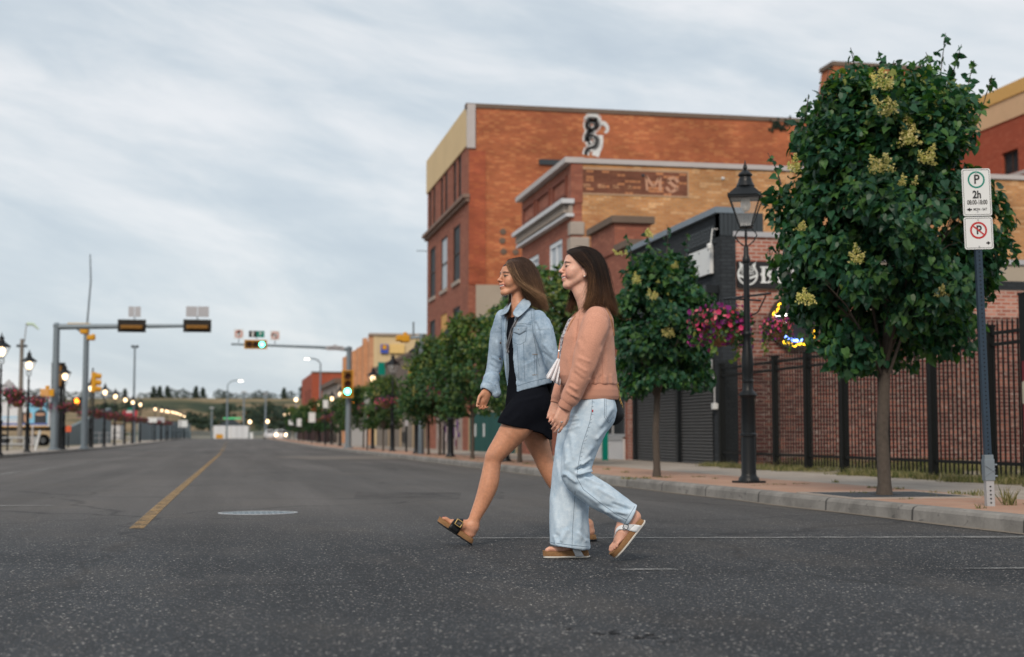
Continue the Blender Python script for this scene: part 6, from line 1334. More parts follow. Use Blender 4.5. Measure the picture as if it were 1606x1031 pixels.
mb = MB(); a_ = PD(340, 228, 0); mb.box(a_.x, a_.x + 1.1, a_.y, a_.y + .4, -.2, .45); tag(mb.build('road_barricade', M['signal_yellow']), 'small yellow barricade in front of the far trailers', 'barricade')
mb = MB(); a_ = PD(393, 226, 0); mb.box(a_.x, a_.x + .5, a_.y, a_.y + .4, -.25, .75); tag(mb.build('bollard', M['sign_white']), 'white pillar right of the far trailers', 'post')
def car(px, D, name, lab, mat, lights):
    p0 = PD(px, D, gz(200)); t_ = empty(name, p0, -YAW * 0); tag(t_, lab, 'car')
    mb = MB(); pr = [(-.85, .25), (-.9, .55), (-.86, .85), (-.66, .93), (-.55, 1.38), (.55, 1.38), (.66, .93), (.86, .85), (.9, .55), (.85, .25)]; mb.prism(pr, 4.2); mb.build('body', mat, t_, bevel=.08)
    mb = MB(); mb.add([(-.56, -.01, .95), (.56, -.01, .95), (.46, -.01, 1.3), (-.46, -.01, 1.3)], [(0, 1, 2, 3)]); mb.build('windscreen', M['window'], t_)
    for s_ in (-1, 1):
        mb = MB(); mb.tube([(s_ * .72, .7, .32), (s_ * .9, .7, .32)], .32, 14); mb.tube([(s_ * .72, 3.4, .32), (s_ * .9, 3.4, .32)], .32, 14); mb.build('wheels', M['signal_black'], t_)
        mb = MB(); mb.lathe([(.001, -.14), (.13, -.08), (.15, 0), (.13, .08), (.001, .14)], (s_ * .62, -.06, .68), 10); mb.build('headlight', M['head_glow'] if lights else M['galv_light'], t_)
car(441.5, 190, 'parked_car', 'car with both headlights on, facing the camera at the far kerb', sc_, True); car(425, 215, 'parked_car', 'white van like car left of the car with headlights', sc_, False)
# small yellow lights beyond the road end
mb = MB(); 
for px, py in ((392.7, 662), (420.3, 661.3), (250.3, 664), (464.5, 627.5), (626, 604), (566, 624.5)):
    D_ = 240 if px < 450 else (300 if px < 500 else 90); c = PD(px, D_, zat(py, D_)); t_ = empty('distant_light', (0, 0, 0)); tag(t_, {392.7: 'warm yellow light right of the far trailers', 420.3: 'warm yellow light on a pole nearer the right trees', 250.3: 'warm yellow light low behind the left lamps', 464.5: 'small pale light on the ridge left of the red block', 626: 'small warm light seen through tree leaves below the bank', 566: 'small warm light right of the vertical signal'}[px], 'light', 'distant warm lights')
    s_ = D_ / 240; mb = MB(); mb.lathe([(.01, -.3 * s_), (.22 * s_, -.2 * s_), (.3 * s_, 0), (.2 * s_, .2 * s_), (.01, .3 * s_)], c, 10); mb.build('bulb', M['lamp_glow'], t_); mb = MB(); mb.tube([(c.x, c.y + .3, -.5), (c.x, c.y + .3, c.z + .2)], .06 * s_, 6); mb.build('post', M['galv'], t_)
# ================================================================== FIGURES: implicit surfaces meshed with surface nets
class Field:
    def __init__(s, xs, ys, zs, init=0.2):
        s.ax = [np.asarray(a, np.float32) for a in (xs, ys, zs)]
        s.D = np.full([len(a) for a in s.ax], init, np.float32)
    def view(s, lo, hi):
        sl = tuple(slice(max(0, int(np.searchsorted(a, l)) - 1), int(np.searchsorted(a, h)) + 1) for a, l, h in zip(s.ax, lo, hi))
        X, Y, Z = [a[q] for a, q in zip(s.ax, sl)]
        return sl, X[:, None, None], Y[None, :, None], Z[None, None, :]
    def union(s, fn, lo, hi, k=0.0):
        m = .03 + k; lo, hi = np.asarray(lo) - m, np.asarray(hi) + m
        sl, X, Y, Z = s.view(lo, hi); 
        if any(q.stop <= q.start for q in sl): return
        d = np.asarray(fn(X, Y, Z), np.float32); a = s.D[sl]
        if k > 0: h = np.clip(.5 + .5 * (a - d) / k, 0, 1); s.D[sl] = a + (d - a) * h - k * h * (1 - h)
        else: s.D[sl] = np.minimum(a, d)
    def cut(s, fn, lo, hi, k=0.0):
        sl, X, Y, Z = s.view(lo, hi)
        if any(q.stop <= q.start for q in sl): return
        d = -np.asarray(fn(X, Y, Z), np.float32) + np.zeros_like(s.D[sl]); a = s.D[sl]
        if k > 0: h = np.clip(.5 - .5 * (a - d) / k, 0, 1); s.D[sl] = a + (d - a) * h + k * h * (1 - h)
        else: s.D[sl] = np.maximum(a, d)
    def cone(s, p0, r0, p1, r1, k=0.01, flat=None, ff=1.0, cut=False):
        p0, p1 = np.array(p0[:3], float), np.array(p1[:3], float); v = p1 - p0; L2 = float(v @ v) + 1e-12; rm = max(r0, r1)
        def fn(X, Y, Z):
            x, y, z = X - p0[0], Y - p0[1], Z - p0[2]; t = np.clip((x * v[0] + y * v[1] + z * v[2]) / L2, 0, 1)
            dx, dy, dz = x - t * v[0], y - t * v[1], z - t * v[2]
            if flat is not None:
                q = (dx * flat[0] + dy * flat[1] + dz * flat[2]) * (ff - 1); dx, dy, dz = dx + q * flat[0], dy + q * flat[1], dz + q * flat[2]
            return np.sqrt(dx * dx + dy * dy + dz * dz) - (r0 + (r1 - r0) * t)
        lo, hi = np.minimum(p0, p1) - rm, np.maximum(p0, p1) + rm
        (s.cut if cut else s.union)(fn, lo, hi, k)
    def chain(s, P, k=0.01, flat=None, ff=1.0, cut=False):
        P = np.array(P, float); n = len(P)
        if n > 2:                                       # smooth the centre line and the radii
            Q_ = []
            for i in range(n - 1):
                p0, p1, p2, p3 = P[max(i - 1, 0)], P[i], P[i + 1], P[min(i + 2, n - 1)]
                for f in (0, .25, .5, .75): Q_.append(.5 * ((2 * p1) + (-p0 + p2) * f + (2 * p0 - 5 * p1 + 4 * p2 - p3) * f ** 2 + (-p0 + 3 * p1 - 3 * p2 + p3) * f ** 3))
            P = np.array(Q_ + [P[-1]])
        def fn(X, Y, Z):
            best = None
            for a, b in zip(P, P[1:]):
                v = b[:3] - a[:3]; L2 = float(v @ v) + 1e-12; x, y, z = X - a[0], Y - a[1], Z - a[2]; t = np.clip((x * v[0] + y * v[1] + z * v[2]) / L2, 0, 1)
                x, y, z = x - t * v[0], y - t * v[1], z - t * v[2]
                if flat is not None: q = (x * flat[0] + y * flat[1] + z * flat[2]) * (ff - 1); x, y, z = x + q * flat[0], y + q * flat[1], z + q * flat[2]
                d = np.sqrt(x * x + y * y + z * z) - (a[3] + (b[3] - a[3]) * t); best = d if best is None else np.minimum(best, d)
            return best
        r = P[:, 3:4]; (s.cut if cut else s.union)(fn, (P[:, :3] - r).min(0), (P[:, :3] + r).max(0), k)
    def ell(s, c, r, Rm=None, k=0.01, cut=False):
        c = np.array(c, float); Rm = np.eye(3) if Rm is None else np.array(Rm); rm = max(r)
        def fn(X, Y, Z):
            x, y, z = X - c[0], Y - c[1], Z - c[2]
            u = [(x * Rm[0, i] + y * Rm[1, i] + z * Rm[2, i]) for i in range(3)]
            k0 = np.sqrt(sum((u[i] / r[i]) ** 2 for i in range(3))) + 1e-6; k1 = np.sqrt(sum((u[i] / r[i] ** 2) ** 2 for i in range(3))) + 1e-6
            return k0 * (k0 - 1) / k1
        (s.cut if cut else s.union)(fn, c - rm, c + rm, k)
    def loft(s, rows, k=0.02, cut=False, zpad=0.0):
        """rows: (z, cx, cy, a forward half depth, b sideways half width, rot); horizontal elliptical sections"""
        rows = sorted(rows); A = np.array(rows, float); z0, z1 = A[0, 0], A[-1, 0]
        def fn(X, Y, Z):
            zz = np.clip(Z, z0, z1); it = [np.interp(zz.ravel(), A[:, 0], A[:, j]).reshape(zz.shape) for j in range(1, 6)]
            cx_, cy_, a, b, ro = it; x, y = X - cx_, Y - cy_; cr, sr = np.cos(ro), np.sin(ro)
            u, v = x * cr + y * sr, -x * sr + y * cr; q = np.sqrt((u / a) ** 2 + (v / b) ** 2) + 1e-6; g = np.sqrt((u / a ** 2) ** 2 + (v / b ** 2) ** 2) + 1e-6
            d = q * (q - 1) / g; dz = np.maximum(np.maximum(z0 - Z, Z - z1), -.05) + 0 * X + 0 * Y
            return np.where(dz > 0, np.sqrt(np.maximum(d, 0) ** 2 + dz ** 2) + np.minimum(d, 0) * 0, np.maximum(d, dz))
        m = max(A[:, 3].max(), A[:, 4].max()); lo = (A[:, 1].min() - m, A[:, 2].min() - m, z0); hi = (A[:, 1].max() + m, A[:, 2].max() + m, z1)
        (s.cut if cut else s.union)(fn, lo, hi, k)
    def mesh(s):
        D = s.D; nx, ny, nz = D.shape; S = D < 0
        c = np.zeros((nx - 1, ny - 1, nz - 1), np.uint8)
        for i in (0, 1):
            for j in (0, 1):
                for k in (0, 1): c += S[i:nx - 1 + i, j:ny - 1 + j, k:nz - 1 + k]
        cells = np.argwhere((c > 0) & (c < 8)); n = len(cells); idx = np.full(c.shape, -1, np.int32); idx[tuple(cells.T)] = np.arange(n)
        acc = np.zeros((n, 3)); cnt = np.zeros(n); corners = [(i, j, k) for i in (0, 1) for j in (0, 1) for k in (0, 1)]
        val = {q: D[cells[:, 0] + q[0], cells[:, 1] + q[1], cells[:, 2] + q[2]] for q in corners}
        pos = {q: np.stack([s.ax[a][cells[:, a] + q[a]] for a in range(3)], 1) for q in corners}
        for q in corners:
            for a in range(3):
                if q[a] == 0:
                    r = list(q); r[a] = 1; r = tuple(r); va, vb = val[q], val[r]; m = (va < 0) != (vb < 0)
                    t = np.where(m, va / np.where(m, va - vb, 1), 0)[:, None]; acc += np.where(m[:, None], pos[q] + (pos[r] - pos[q]) * t, 0); cnt += m
        V = acc / np.maximum(cnt, 1)[:, None]; F = []
        for a in range(3):
            b, c_ = (a + 1) % 3, (a + 2) % 3; sl0 = [slice(None)] * 3; sl1 = [slice(None)] * 3; sl0[a] = slice(0, -1); sl1[a] = slice(1, None)
            s0, s1 = S[tuple(sl0)], S[tuple(sl1)]; e = np.argwhere(s0 != s1)
            ok = (e[:, b] > 0) & (e[:, c_] > 0) & (e[:, b] < D.shape[b] - 1) & (e[:, c_] < D.shape[c_] - 1); e = e[ok]
            ins = s0[tuple(e.T)]
            def ci(db, dc): f = e.copy(); f[:, b] += db; f[:, c_] += dc; return idx[tuple(f.T)]
            Q = np.stack([ci(-1, -1), ci(0, -1), ci(0, 0), ci(-1, 0)], 1); Q[~ins] = Q[~ins][:, ::-1]; F.append(Q)
        F = np.vstack(F); F = F[(F >= 0).all(1)]
        return V, F
def smooth_mesh(V, F, it=1, lam=.5):
    E = np.vstack([F[:, [0, 1]], F[:, [1, 2]], F[:, [2, 3]], F[:, [3, 0]]])
    for _ in range(it):
        A = np.zeros_like(V); c = np.zeros(len(V)); 
        for j in range(3): A[:, j] = np.bincount(E[:, 0], V[E[:, 1], j], len(V)) + np.bincount(E[:, 1], V[E[:, 0], j], len(V))
        c = np.bincount(E[:, 0], minlength=len(V)) + np.bincount(E[:, 1], minlength=len(V)); V = V + lam * (A / np.maximum(c, 1)[:, None] - V)
    return V
def smooth_low(V, F, z, it=16):
    W2 = smooth_mesh(V, F, it, .5); w = np.clip((z - V[:, 2]) / .05, 0, 1) * np.clip((V[:, 2] - .13) / .03, 0, 1); return V + (W2 - V) * w[:, None]
def normals(V, F):
    n = np.cross(V[F[:, 2]] - V[F[:, 0]], V[F[:, 3]] - V[F[:, 1]]); N = np.zeros_like(V)
    for j in range(3):
        for q in range(4): N[:, j] += np.bincount(F[:, q], n[:, j], len(V))
    return N / (np.linalg.norm(N, axis=1, keepdims=True) + 1e-12)
_perm = np.random.default_rng(99).random((64, 64, 64)).astype(np.float32)
def vnoise(P):
    P = np.asarray(P); i = np.floor(P).astype(int); f = P - i; f = f * f * (3 - 2 * f); r = 0
    for a in (0, 1):
        for b in (0, 1):
            for c in (0, 1):
                w = (f[:, 0] if a else 1 - f[:, 0]) * (f[:, 1] if b else 1 - f[:, 1]) * (f[:, 2] if c else 1 - f[:, 2])
                r = r + w * _perm[(i[:, 0] + a) % 64, (i[:, 1] + b) % 64, (i[:, 2] + c) % 64]
    return r * 2 - 1
def ax_(lo, hi, h): return np.arange(lo, hi + h, h)

class Fig:
    """body frame: X to the walker's rear, Y away from the street crossing's near side, Z up; sketch units scaled to metres"""
    def __init__(s, px0, D0, py0):
        s.D0 = D0; s.px0 = px0; s.x0 = 0; s.x0 = s.loc(px0, py0, 0)[0]
        s.root = empty('person', (s.x0 * _c + D0 * _s, -s.x0 * _s + D0 * _c, 0), -YAW)
    def loc(s, px, py, dy=0.0):
        a = (px - 803) / FOCAL; b = (515.5 - py) / FOCAL; t = (s.D0 + dy) / (_cp - b * _sp); return np.array([a * t - s.x0, dy, CAM_H + t * (_sp + b * _cp)])
    def pts(s, rows): return [(*s.loc(r[0], r[1], r[2]), r[3]) for r in rows]
    def rows(s, R_, rot):
        out = []
        for r in R_: p = s.loc(r[0], r[1], r[2]); out.append((p[2], p[0], p[1], r[3], r[4], rot if len(r) < 6 else r[5]))
        return out
    def px(s, V):
        """sketch coordinates of mesh points"""
        D = s.D0 + V[:, 1]; z = V[:, 2] - CAM_H; X = V[:, 0] + s.x0; fwd = D * _cp + z * _sp; upc = z * _cp - D * _sp
        return 803 + FOCAL * X / fwd, 515.5 - FOCAL * upc / fwd
def frame(yaw, pitch=0.0, roll=0.0):
    """columns forward, left, up; forward = -X turned by yaw towards the viewer side (-Y)"""
    f = np.array([-math.cos(yaw), -math.sin(yaw), 0]); l = np.array([math.sin(yaw), -math.cos(yaw), 0]); u = np.array([0, 0, 1.0])
    f2 = f * math.cos(pitch) + u * math.sin(pitch); u2 = u * math.cos(pitch) - f * math.sin(pitch)
    l2 = l * math.cos(roll) + u2 * math.sin(roll); u3 = u2 * math.cos(roll) - l * math.sin(roll); return np.stack([f2, l2, u3], 1)

def head(G, o, Rm, s, ear_out=0.0, jaw=1.0):
    P = lambda x, y, z: tuple(o + Rm @ (np.array([x, y, z]) * s)); E = lambda c, r, k, cut=False, rr=None: G.ell(P(*c), [q * s for q in r], Rm if rr is None else Rm @ rr, k * s, cut)
    C = lambda a, ra, b, rb, k, cut=False: G.cone(P(*a), ra * s, P(*b), rb * s, k * s, cut=cut)
    E((-.018, 0, .018), (.090, .072, .076), .01); E((.030, 0, .034), (.049, .056, .050), .02); E((.026, 0, -.022), (.054, .054, .060), .02)
    for y in (-1, 1): C((-.016, y * .048, -.045), .016, (.060, y * .018, -.094), .015, .03); E((.046, y * .037, -.020), (.027, .022, .020), .02); E((.051, y * .036, -.039), (.023, .020, .021), .018)
    E((.068, 0, -.094), (.018, .019, .017), .014); C((.067, 0, -.052), .020, (.062, 0, -.080), .017, .015)
    C((.070, -.03, .022), .010, (.070, .03, .022), .010, .014)
    for y in (-1, 1): E((.093, y * .029, .002), (.014, .017, .011), .012, True)
    for y in (-1, 1):
        E((.0675, y * .030, .000), (.0142, .0150, .0142), .004)
        E((.0795, y * .030, -.0005), (.0125, .0140, .0048), .0015, True); E((.0675, y * .030, .000), (.0110, .0115, .0110), .0)
    C((.079, 0, .008), .0080, (.095, 0, -.018), .0088, .010); E((.1005, 0, -.0235), (.0105, .0095, .0085), .006)
    for y in (-1, 1): E((.090, y * .0120, -.0275), (.0100, .0060, .0068), .005)
    # smile
    E((.084, 0, -.050), (.012, .020, .012), .012); E((.080, 0, -.066), (.010, .018, .010), .010)
    E((.088, 0, -.0575), (.013, .015, .0034), .002, True)
    for y in (-1, 1): E((.079, y * .017, -.0538), (.013, .012, .0032), .002, True)
    for y in (-1, 1): C((.0870, 0, -.0515), .0045, (.065, y * .032, -.0465), .0026, .006); C((.0850, 0, -.0655), .0055, (.065, y * .031, -.0475), .0026, .006)
    E((.0745, 0, -.0565), (.0085, .022, .0065), .001)
    for y in (-1, 1):
        E((-.017, y * .0745, -.024), (.018, .0065, .030), .004, rr=np.array(Euler((y * R(8), R(-12), y * R(-22))).to_matrix()))
        E((-.012, y * .083, -.020), (.010, .005, .017), .003, True); E((-.012, y * .074, -.050), (.008, .005, .008), .004)
def face_color(V, o, Rm, s, skin, lip, brow, blush, Cc):
    L = ((V - o) @ Rm) / s; x, y, z = L[:, 0], np.abs(L[:, 1]), L[:, 2]; hd = (x > .03) & (z > -.12) & (z < .13) & (y < .09)
    def m(q, w): Cc[hd] = Cc[hd] * (1 - w[hd, None]) + np.array(q) * w[hd, None]
    g = lambda cx_, cy_, cz_, rx, ry, rz: np.exp(-(((x - cx_) / rx) ** 2 + ((y - cy_) / ry) ** 2 + ((z - cz_) / rz) ** 2))
    m(blush, .45 * g(.06, .036, -.03, .03, .022, .02)); m(blush, .3 * g(.10, 0, -.03, .012, .012, .012))
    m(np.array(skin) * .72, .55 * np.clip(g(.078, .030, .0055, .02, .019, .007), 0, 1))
    bz = .0225 - .35 * np.maximum(0, y - .036); bw = np.exp(-((z - bz) / .0042) ** 4) * np.exp(-((y - .030) / .020) ** 6); m(brow, .95 * bw)
    # lips: two arcs around the teeth
    up = np.exp(-((z + .0505 + .010 * (y / .026) ** 2 * -.3) / .0042) ** 4) * (y < .031) * (x > .058); lo = np.exp(-((z + .0655 - .012 * (y / .025) ** 2) / .0052) ** 4) * (y < .030) * (x > .060); m(lip, .85 * np.clip(up + lo, 0, 1))
    t = np.exp(-((z + .0575 - .0055 * (y / .026) ** 2) / .0036) ** 6) * (y < .0205) * (x > .060); m((.78, .75, .70), t); m((.12, .03, .03), np.exp(-((z + .0575) / .006) ** 4) * np.exp(-((y - .0285) / .003) ** 2) * (x > .058))
    m((.03, .02, .018), .9 * np.exp(-((z - (.0048 - 12 * (y - .030) ** 2)) / .0026) ** 2) * (np.abs(y - .031) < .016) * (x > .05)); m((.10, .05, .04), .5 * np.exp(-((z + (.0052 - 10 * (y - .030) ** 2)) / .0016) ** 2) * (np.abs(y - .031) < .013) * (x > .05))
    m((.35, .12, .09), .5 * g(.092, .006, -.038, .006, .004, .003))
def hand(G, w, fx, fz, thumb, s=1.0, curl=(25, 30, 35, 40), fk=(35, 25), spread=.06):
    """w wrist, fx towards fingers, fz back-of-hand normal, thumb +1/-1 side along fy"""
    fx = np.array(fx, float); fx /= np.linalg.norm(fx); fz = np.array(fz, float); fz -= fx * (fz @ fx); fz /= np.linalg.norm(fz); fy = np.cross(fz, fx) * thumb
    P = lambda x, y, z: np.array(w) + (fx * x + fy * y + fz * z) * s
    kn = [(.084, .028), (.090, .009), (.086, -.010), (.077, -.027)]; ln = [.068, .076, .071, .056]; rr = [.0092, .0095, .009, .008]
    for (x, y) in kn: G.cone(P(0.0, y * .75, 0), .0165 * s, P(x, y, 0), .0118 * s, .010 * s)
    G.cone(P(.02, .0, -.004), .022 * s, P(.06, .004, -.006), .021 * s, .012 * s, fz, 1.3)
    for i, ((x, y), L_, r) in enumerate(zip(kn, ln, rr)):
        a = R(curl[i]); p = P(x, y, 0); sp = (y / .028) * spread
        for j, fr in enumerate((.46, .30, .24)):
            d = fx * math.cos(a) - fz * math.sin(a) + fy * sp; q = p + d * L_ * fr * s; G.cone(p, r * s * (1 - .07 * j), q, r * s * (.93 - .08 * j), .0022 * s); p = q; a += R(fk[min(j, 1)])
    G.cone(P(.012, .022, -.006), .0165 * s, P(.045, .042, -.018), .0125 * s, .012 * s); G.cone(P(.045, .042, -.018), .0115 * s, P(.072, .046, -.030), .0100 * s, .003 * s); G.cone(P(.072, .046, -.030), .0100 * s, P(.093, .042, -.038), .0082 * s, .002 * s)
def foot(G, h, fx, fz, big, s=1.0, k=.012):
    """h heel bottom on the footbed, fx towards the toes, fz up, big +1/-1 side of the big toe along fy"""
    fx = np.array(fx, float); fx /= np.linalg.norm(fx); fz = np.array(fz, float); fz -= fx * (fz @ fx); fz /= np.linalg.norm(fz); fy = np.cross(fz, fx) * big
    P = lambda x, y, z: np.array(h) + (fx * x + fy * y + fz * z) * s
    G.cone(P(.030, 0, .030), .029 * s, P(.045, .002, .060), .032 * s, .015); G.cone(P(.045, .004, .075), .033 * s, P(.115, .006, .040), .030 * s, .02); G.cone(P(.115, .004, .034), .030 * s, P(.165, .002, .020), .022 * s, .02, fy, .74)
    G.cone(P(.04, -.006, .024), .026 * s, P(.15, -.018, .016), .018 * s, .02); G.cone(P(.14, .02, .02), .019 * s, P(.172, .027, .016), .017 * s, .015)
    for i, (y, x1, r) in enumerate(((.027, .232, .0135), (.006, .234, .0098), (-.010, .226, .0092), (-.024, .214, .0086), (-.036, .200, .0080))):
        G.cone(P(.168 - i * .006, y * .9, .016), r * 1.1 * s, P(x1 - .02, y, .018), r * s, .004); G.cone(P(x1 - .02, y, .018), r * s, P(x1 - .006, y, .011), r * .95 * s, .001)
    return P
SOLE = [(-.006, .0), (-.002, .020), (.012, .031), (.04, .034), (.085, .031), (.12, .036), (.16, .048), (.195, .052), (.225, .044), (.245, .028), (.252, .008), (.247, -.012), (.228, -.030), (.195, -.043), (.15, -.046), (.10, -.038), (.05, -.033), (.012, -.029), (-.002, -.018)]
def sandal(parent, P, cork, sole, name='sandal', s=1.0):
    t_ = None
    out_ = []
    n = len(SOLE)
    def slab(z0, z1, gr0, gr1, nm, mat, par, arch=False):
        mb = MB(); rings = []; 
        for zz, g_ in ((z0, gr0 - .003), (z0 + .003, gr0), (z1 - .003, gr1), (z1, gr1 - .003)):
            rings.append([P(x * (1 + g_ * 2) - g_ , y * (1 + g_ * 12), zz + (.006 * math.exp(-((x - .09) / .04) ** 2) if (arch and zz > z0 + .004) else 0) + (.004 if zz > z0 + .004 and arch and (x < .02 or x > .24) else 0)) for x, y in SOLE])
        V = [tuple(v) for r_ in rings for v in r_]; F = [(i * n + k_, i * n + (k_ + 1) % n, (i + 1) * n + (k_ + 1) % n, (i + 1) * n + k_) for i in range(3) for k_ in range(n)] + [tuple(range(n - 1, -1, -1)), tuple(3 * n + k_ for k_ in range(n))]
        mb.add(V, F); return mb.build(nm, mat, par, True)
    so_ = slab(-.031, -.022, .01, .012, name, sole, parent); slab(-.0225, .004, .006, .0, 'footbed', cork, so_, True); return so_
def side_strap(parent, P, side, xb0, xb1, xt0, xt1, mat, name='strap_side'):
    """the strap end lying over the footbed edge"""
    xs = np.array([q[0] for q in SOLE[2:12]]); yo = lambda x, s_: np.interp(x, [q[0] for q in SOLE[1:11]], [q[1] for q in SOLE[1:11]]) if s_ > 0 else np.interp(x, [q[0] for q in SOLE[::-1][:9]], [q[1] for q in SOLE[::-1][:9]])
    V = []; n = 5
    for j, (z, in_) in enumerate(((-.026, .0035), (-.008, .0045), (.006, .0035), (.018, -.002))):
        f = j / 3
        for i in range(n): x = (xb0 + (xt0 - xb0) * f) + ((xb1 + (xt1 - xb1) * f) - (xb0 + (xt0 - xb0) * f)) * i / (n - 1); y = yo(x, side) + side * in_; V.append(P(x, y, z))
    F = [(j * n + i, j * n + i + 1, (j + 1) * n + i + 1, (j + 1) * n + i) for j in range(3) for i in range(n - 1)]
    o = mesh_obj(name, V, F, mat, parent, True); m_ = o.modifiers.new('solid', 'SOLIDIFY'); m_.thickness = .004; m_.offset = 0; return o
def strap(parent, P, foot_fn, lines, h, mat, name, lo, hi, t0=.0015, t1=.006):
    """a shell over the foot along 3D lines given in foot coordinates (x, y, z, half width)"""
    G = Field(ax_(lo[0], hi[0], .0025), ax_(lo[1], hi[1], .0025), ax_(lo[2], hi[2], .0025)); foot_fn(G); B = Field(*G.ax)
    for ln in lines: B.chain([(*P(*q[:3]), q[3]) for q in ln], .004)
    G.D = np.maximum(np.maximum(G.D - t1, t0 - G.D), B.D); V, F = G.mesh(); V = smooth_mesh(V, F, 2); return np_mesh(name, V, F, mat, parent)

# strands
def strands(name, sheets, parent, mat_col, seed=1, seg=14, skull=None, wave=.003):
    """sheets: (guides [[(x,y,z)...]...], count, root colour, tip colour, width, jitter)"""
    g = np.random.default_rng(seed); VV = []; CC = []; k0 = 0; FF = []
    for guides, cnt, c0, c1, wd, jit, lowmix in sheets:
        Gd = [];
        for gd in guides:
            gd = np.array(gd); n = len(gd); t = np.linspace(0, n - 1, seg + 1); i = np.clip(t.astype(int), 0, n - 2); f = (t - i)[:, None]
            p0, p1, p2, p3 = gd[np.maximum(i - 1, 0)], gd[i], gd[i + 1], gd[np.minimum(i + 2, n - 1)]
            Gd.append(.5 * ((2 * p1) + (-p0 + p2) * f + (2 * p0 - 5 * p1 + 4 * p2 - p3) * f ** 2 + (-p0 + 3 * p1 - 3 * p2 + p3) * f ** 3))
        Gd = np.array(Gd); ng = len(Gd); t = g.random(cnt) * (ng - 1); i = np.clip(t.astype(int), 0, ng - 2); f = (t - i)[:, None, None]
        Q = Gd[i] * (1 - f) + Gd[i + 1] * f                     # cnt, seg+1, 3
        clump = (t * 9).astype(int); co = g.normal(size=(clump.max() + 2, 3))[clump]; u = np.linspace(0, 1, seg + 1)[None, :, None]
        Q = Q + g.normal(size=(cnt, 1, 3)) * jit * (.35 + .9 * u) + co[:, None] * jit * .9 * u ** 1.5 + g.normal(size=(cnt, 1, 3)) * jit * 1.2 * u ** 3
        ph = g.uniform(0, 6.28, (cnt, 1, 1)); pc = (clump * 1.7)[:, None, None] + ph * .25; Q[:, :, 1:2] += wave * .8 * np.sin(pc + u * 8) * u; Q[:, :, 0:1] += wave * np.sin(pc * 2 + u * 9) * u
        L = g.uniform(.78, 1.0, cnt)                            # uneven ends
        if skull is not None:                                   # keep the hair outside the skull
            o_, Rm_, ells = skull
            for c_, r_ in ells:
                Lc = (Q - o_) @ Rm_ - np.array(c_); q_ = np.linalg.norm(Lc / np.array(r_), axis=2, keepdims=True); tgt = 1.0 + g.uniform(.0, .045, (cnt, 1, 1)); Q = Q + (Lc * (np.maximum(tgt / np.maximum(q_, .2), 1) - 1)) @ Rm_.T
        uu = np.linspace(0, 1, seg + 1); Q2 = np.empty_like(Q)
        for a in range(3):
            tt = L[:, None] * uu[None] * seg; ii = np.clip(tt.astype(int), 0, seg - 1); ff = tt - ii; Q2[:, :, a] = np.take_along_axis(Q[:, :, a], ii, 1) * (1 - ff) + np.take_along_axis(Q[:, :, a], ii + 1, 1) * ff
        T = np.gradient(Q2, axis=1); T /= np.linalg.norm(T, axis=2, keepdims=True) + 1e-9; A = np.cross(T, np.array([.3, .9, .2])); A /= np.linalg.norm(A, axis=2, keepdims=True) + 1e-9; B = np.cross(T, A)
        w = wd * (1 - .75 * uu ** 3)[None, :, None] * g.uniform(.6, 1.3, (cnt, 1, 1)); ring = []
        for k in range(3): th = 2.094 * k; ring.append(Q2 + (A * math.cos(th) + B * math.sin(th)) * w)
        Rg = np.stack(ring, 2).reshape(cnt, (seg + 1) * 3, 3); VV.append(Rg.reshape(-1, 3))
        rnd = g.random((cnt, 1, 1)); mixv = np.clip((uu[None, :, None] * L[:, None, None] - lowmix) / (1.001 - lowmix), 0, 1) * (.35 + .9 * rnd); hl = (g.random((cnt, 1, 1)) > .86) * .35 * uu[None, :, None] ** .5
        col = np.array(c0) * (1 - np.clip(mixv + hl, 0, 1)) + np.array(c1) * np.clip(mixv + hl, 0, 1); col = col * g.uniform(.7, 1.3, (cnt, 1, 1)); CC.append(np.repeat(col[:, :, None, :], 3, 2).reshape(-1, 3))
        base = np.array([[s_ * 3 + k, s_ * 3 + (k + 1) % 3, (s_ + 1) * 3 + (k + 1) % 3, (s_ + 1) * 3 + k] for s_ in range(seg) for k in range(3)])
        FF.append((base[None] + (np.arange(cnt) * (seg + 1) * 3)[:, None, None]).reshape(-1, 4) + k0); k0 += cnt * (seg + 1) * 3
    return np_mesh(name, np.vstack(VV), np.vstack(FF), mat_col, parent, True, np.clip(np.vstack(CC), 0, 1))

def vcol_mat(name, rough, sss=0.0, spec=.5, bump=0, bscale=200, sheen=0.0, aniso=False):
    t = NT(name); a = t.n('ShaderNodeVertexColor', layer_name='Col'); c = a.outputs[0]
    c = t.mix(1.0, c, t.ramp(t.noise(bscale * .25, 4, .6), [(.3, .90), (.7, 1.09)]), 'MULTIPLY')
    if bump: t.bump(t.noise(bscale, 3, .6), bump, .002)
    t.b.inputs['Subsurface Weight'].default_value = sss; t.b.inputs['Subsurface Radius'].default_value = (.02, .008, .004); t.b.inputs['Subsurface Scale'].default_value = .4
    if sheen: t.b.inputs['Sheen Weight'].default_value = sheen
    return t.fin(c, rough, 0, spec)
M['dress'] = vcol_mat('dress_cloth', .95, 0, .08, .3, 400); M['skin'] = vcol_mat('skin', .46, .12, .42, .12, 260); M['hair'] = vcol_mat('hair_strands', .5, 0, .22); M['cloth'] = vcol_mat('plain_cloth', .9, 0, .15, .35, 500, .15)
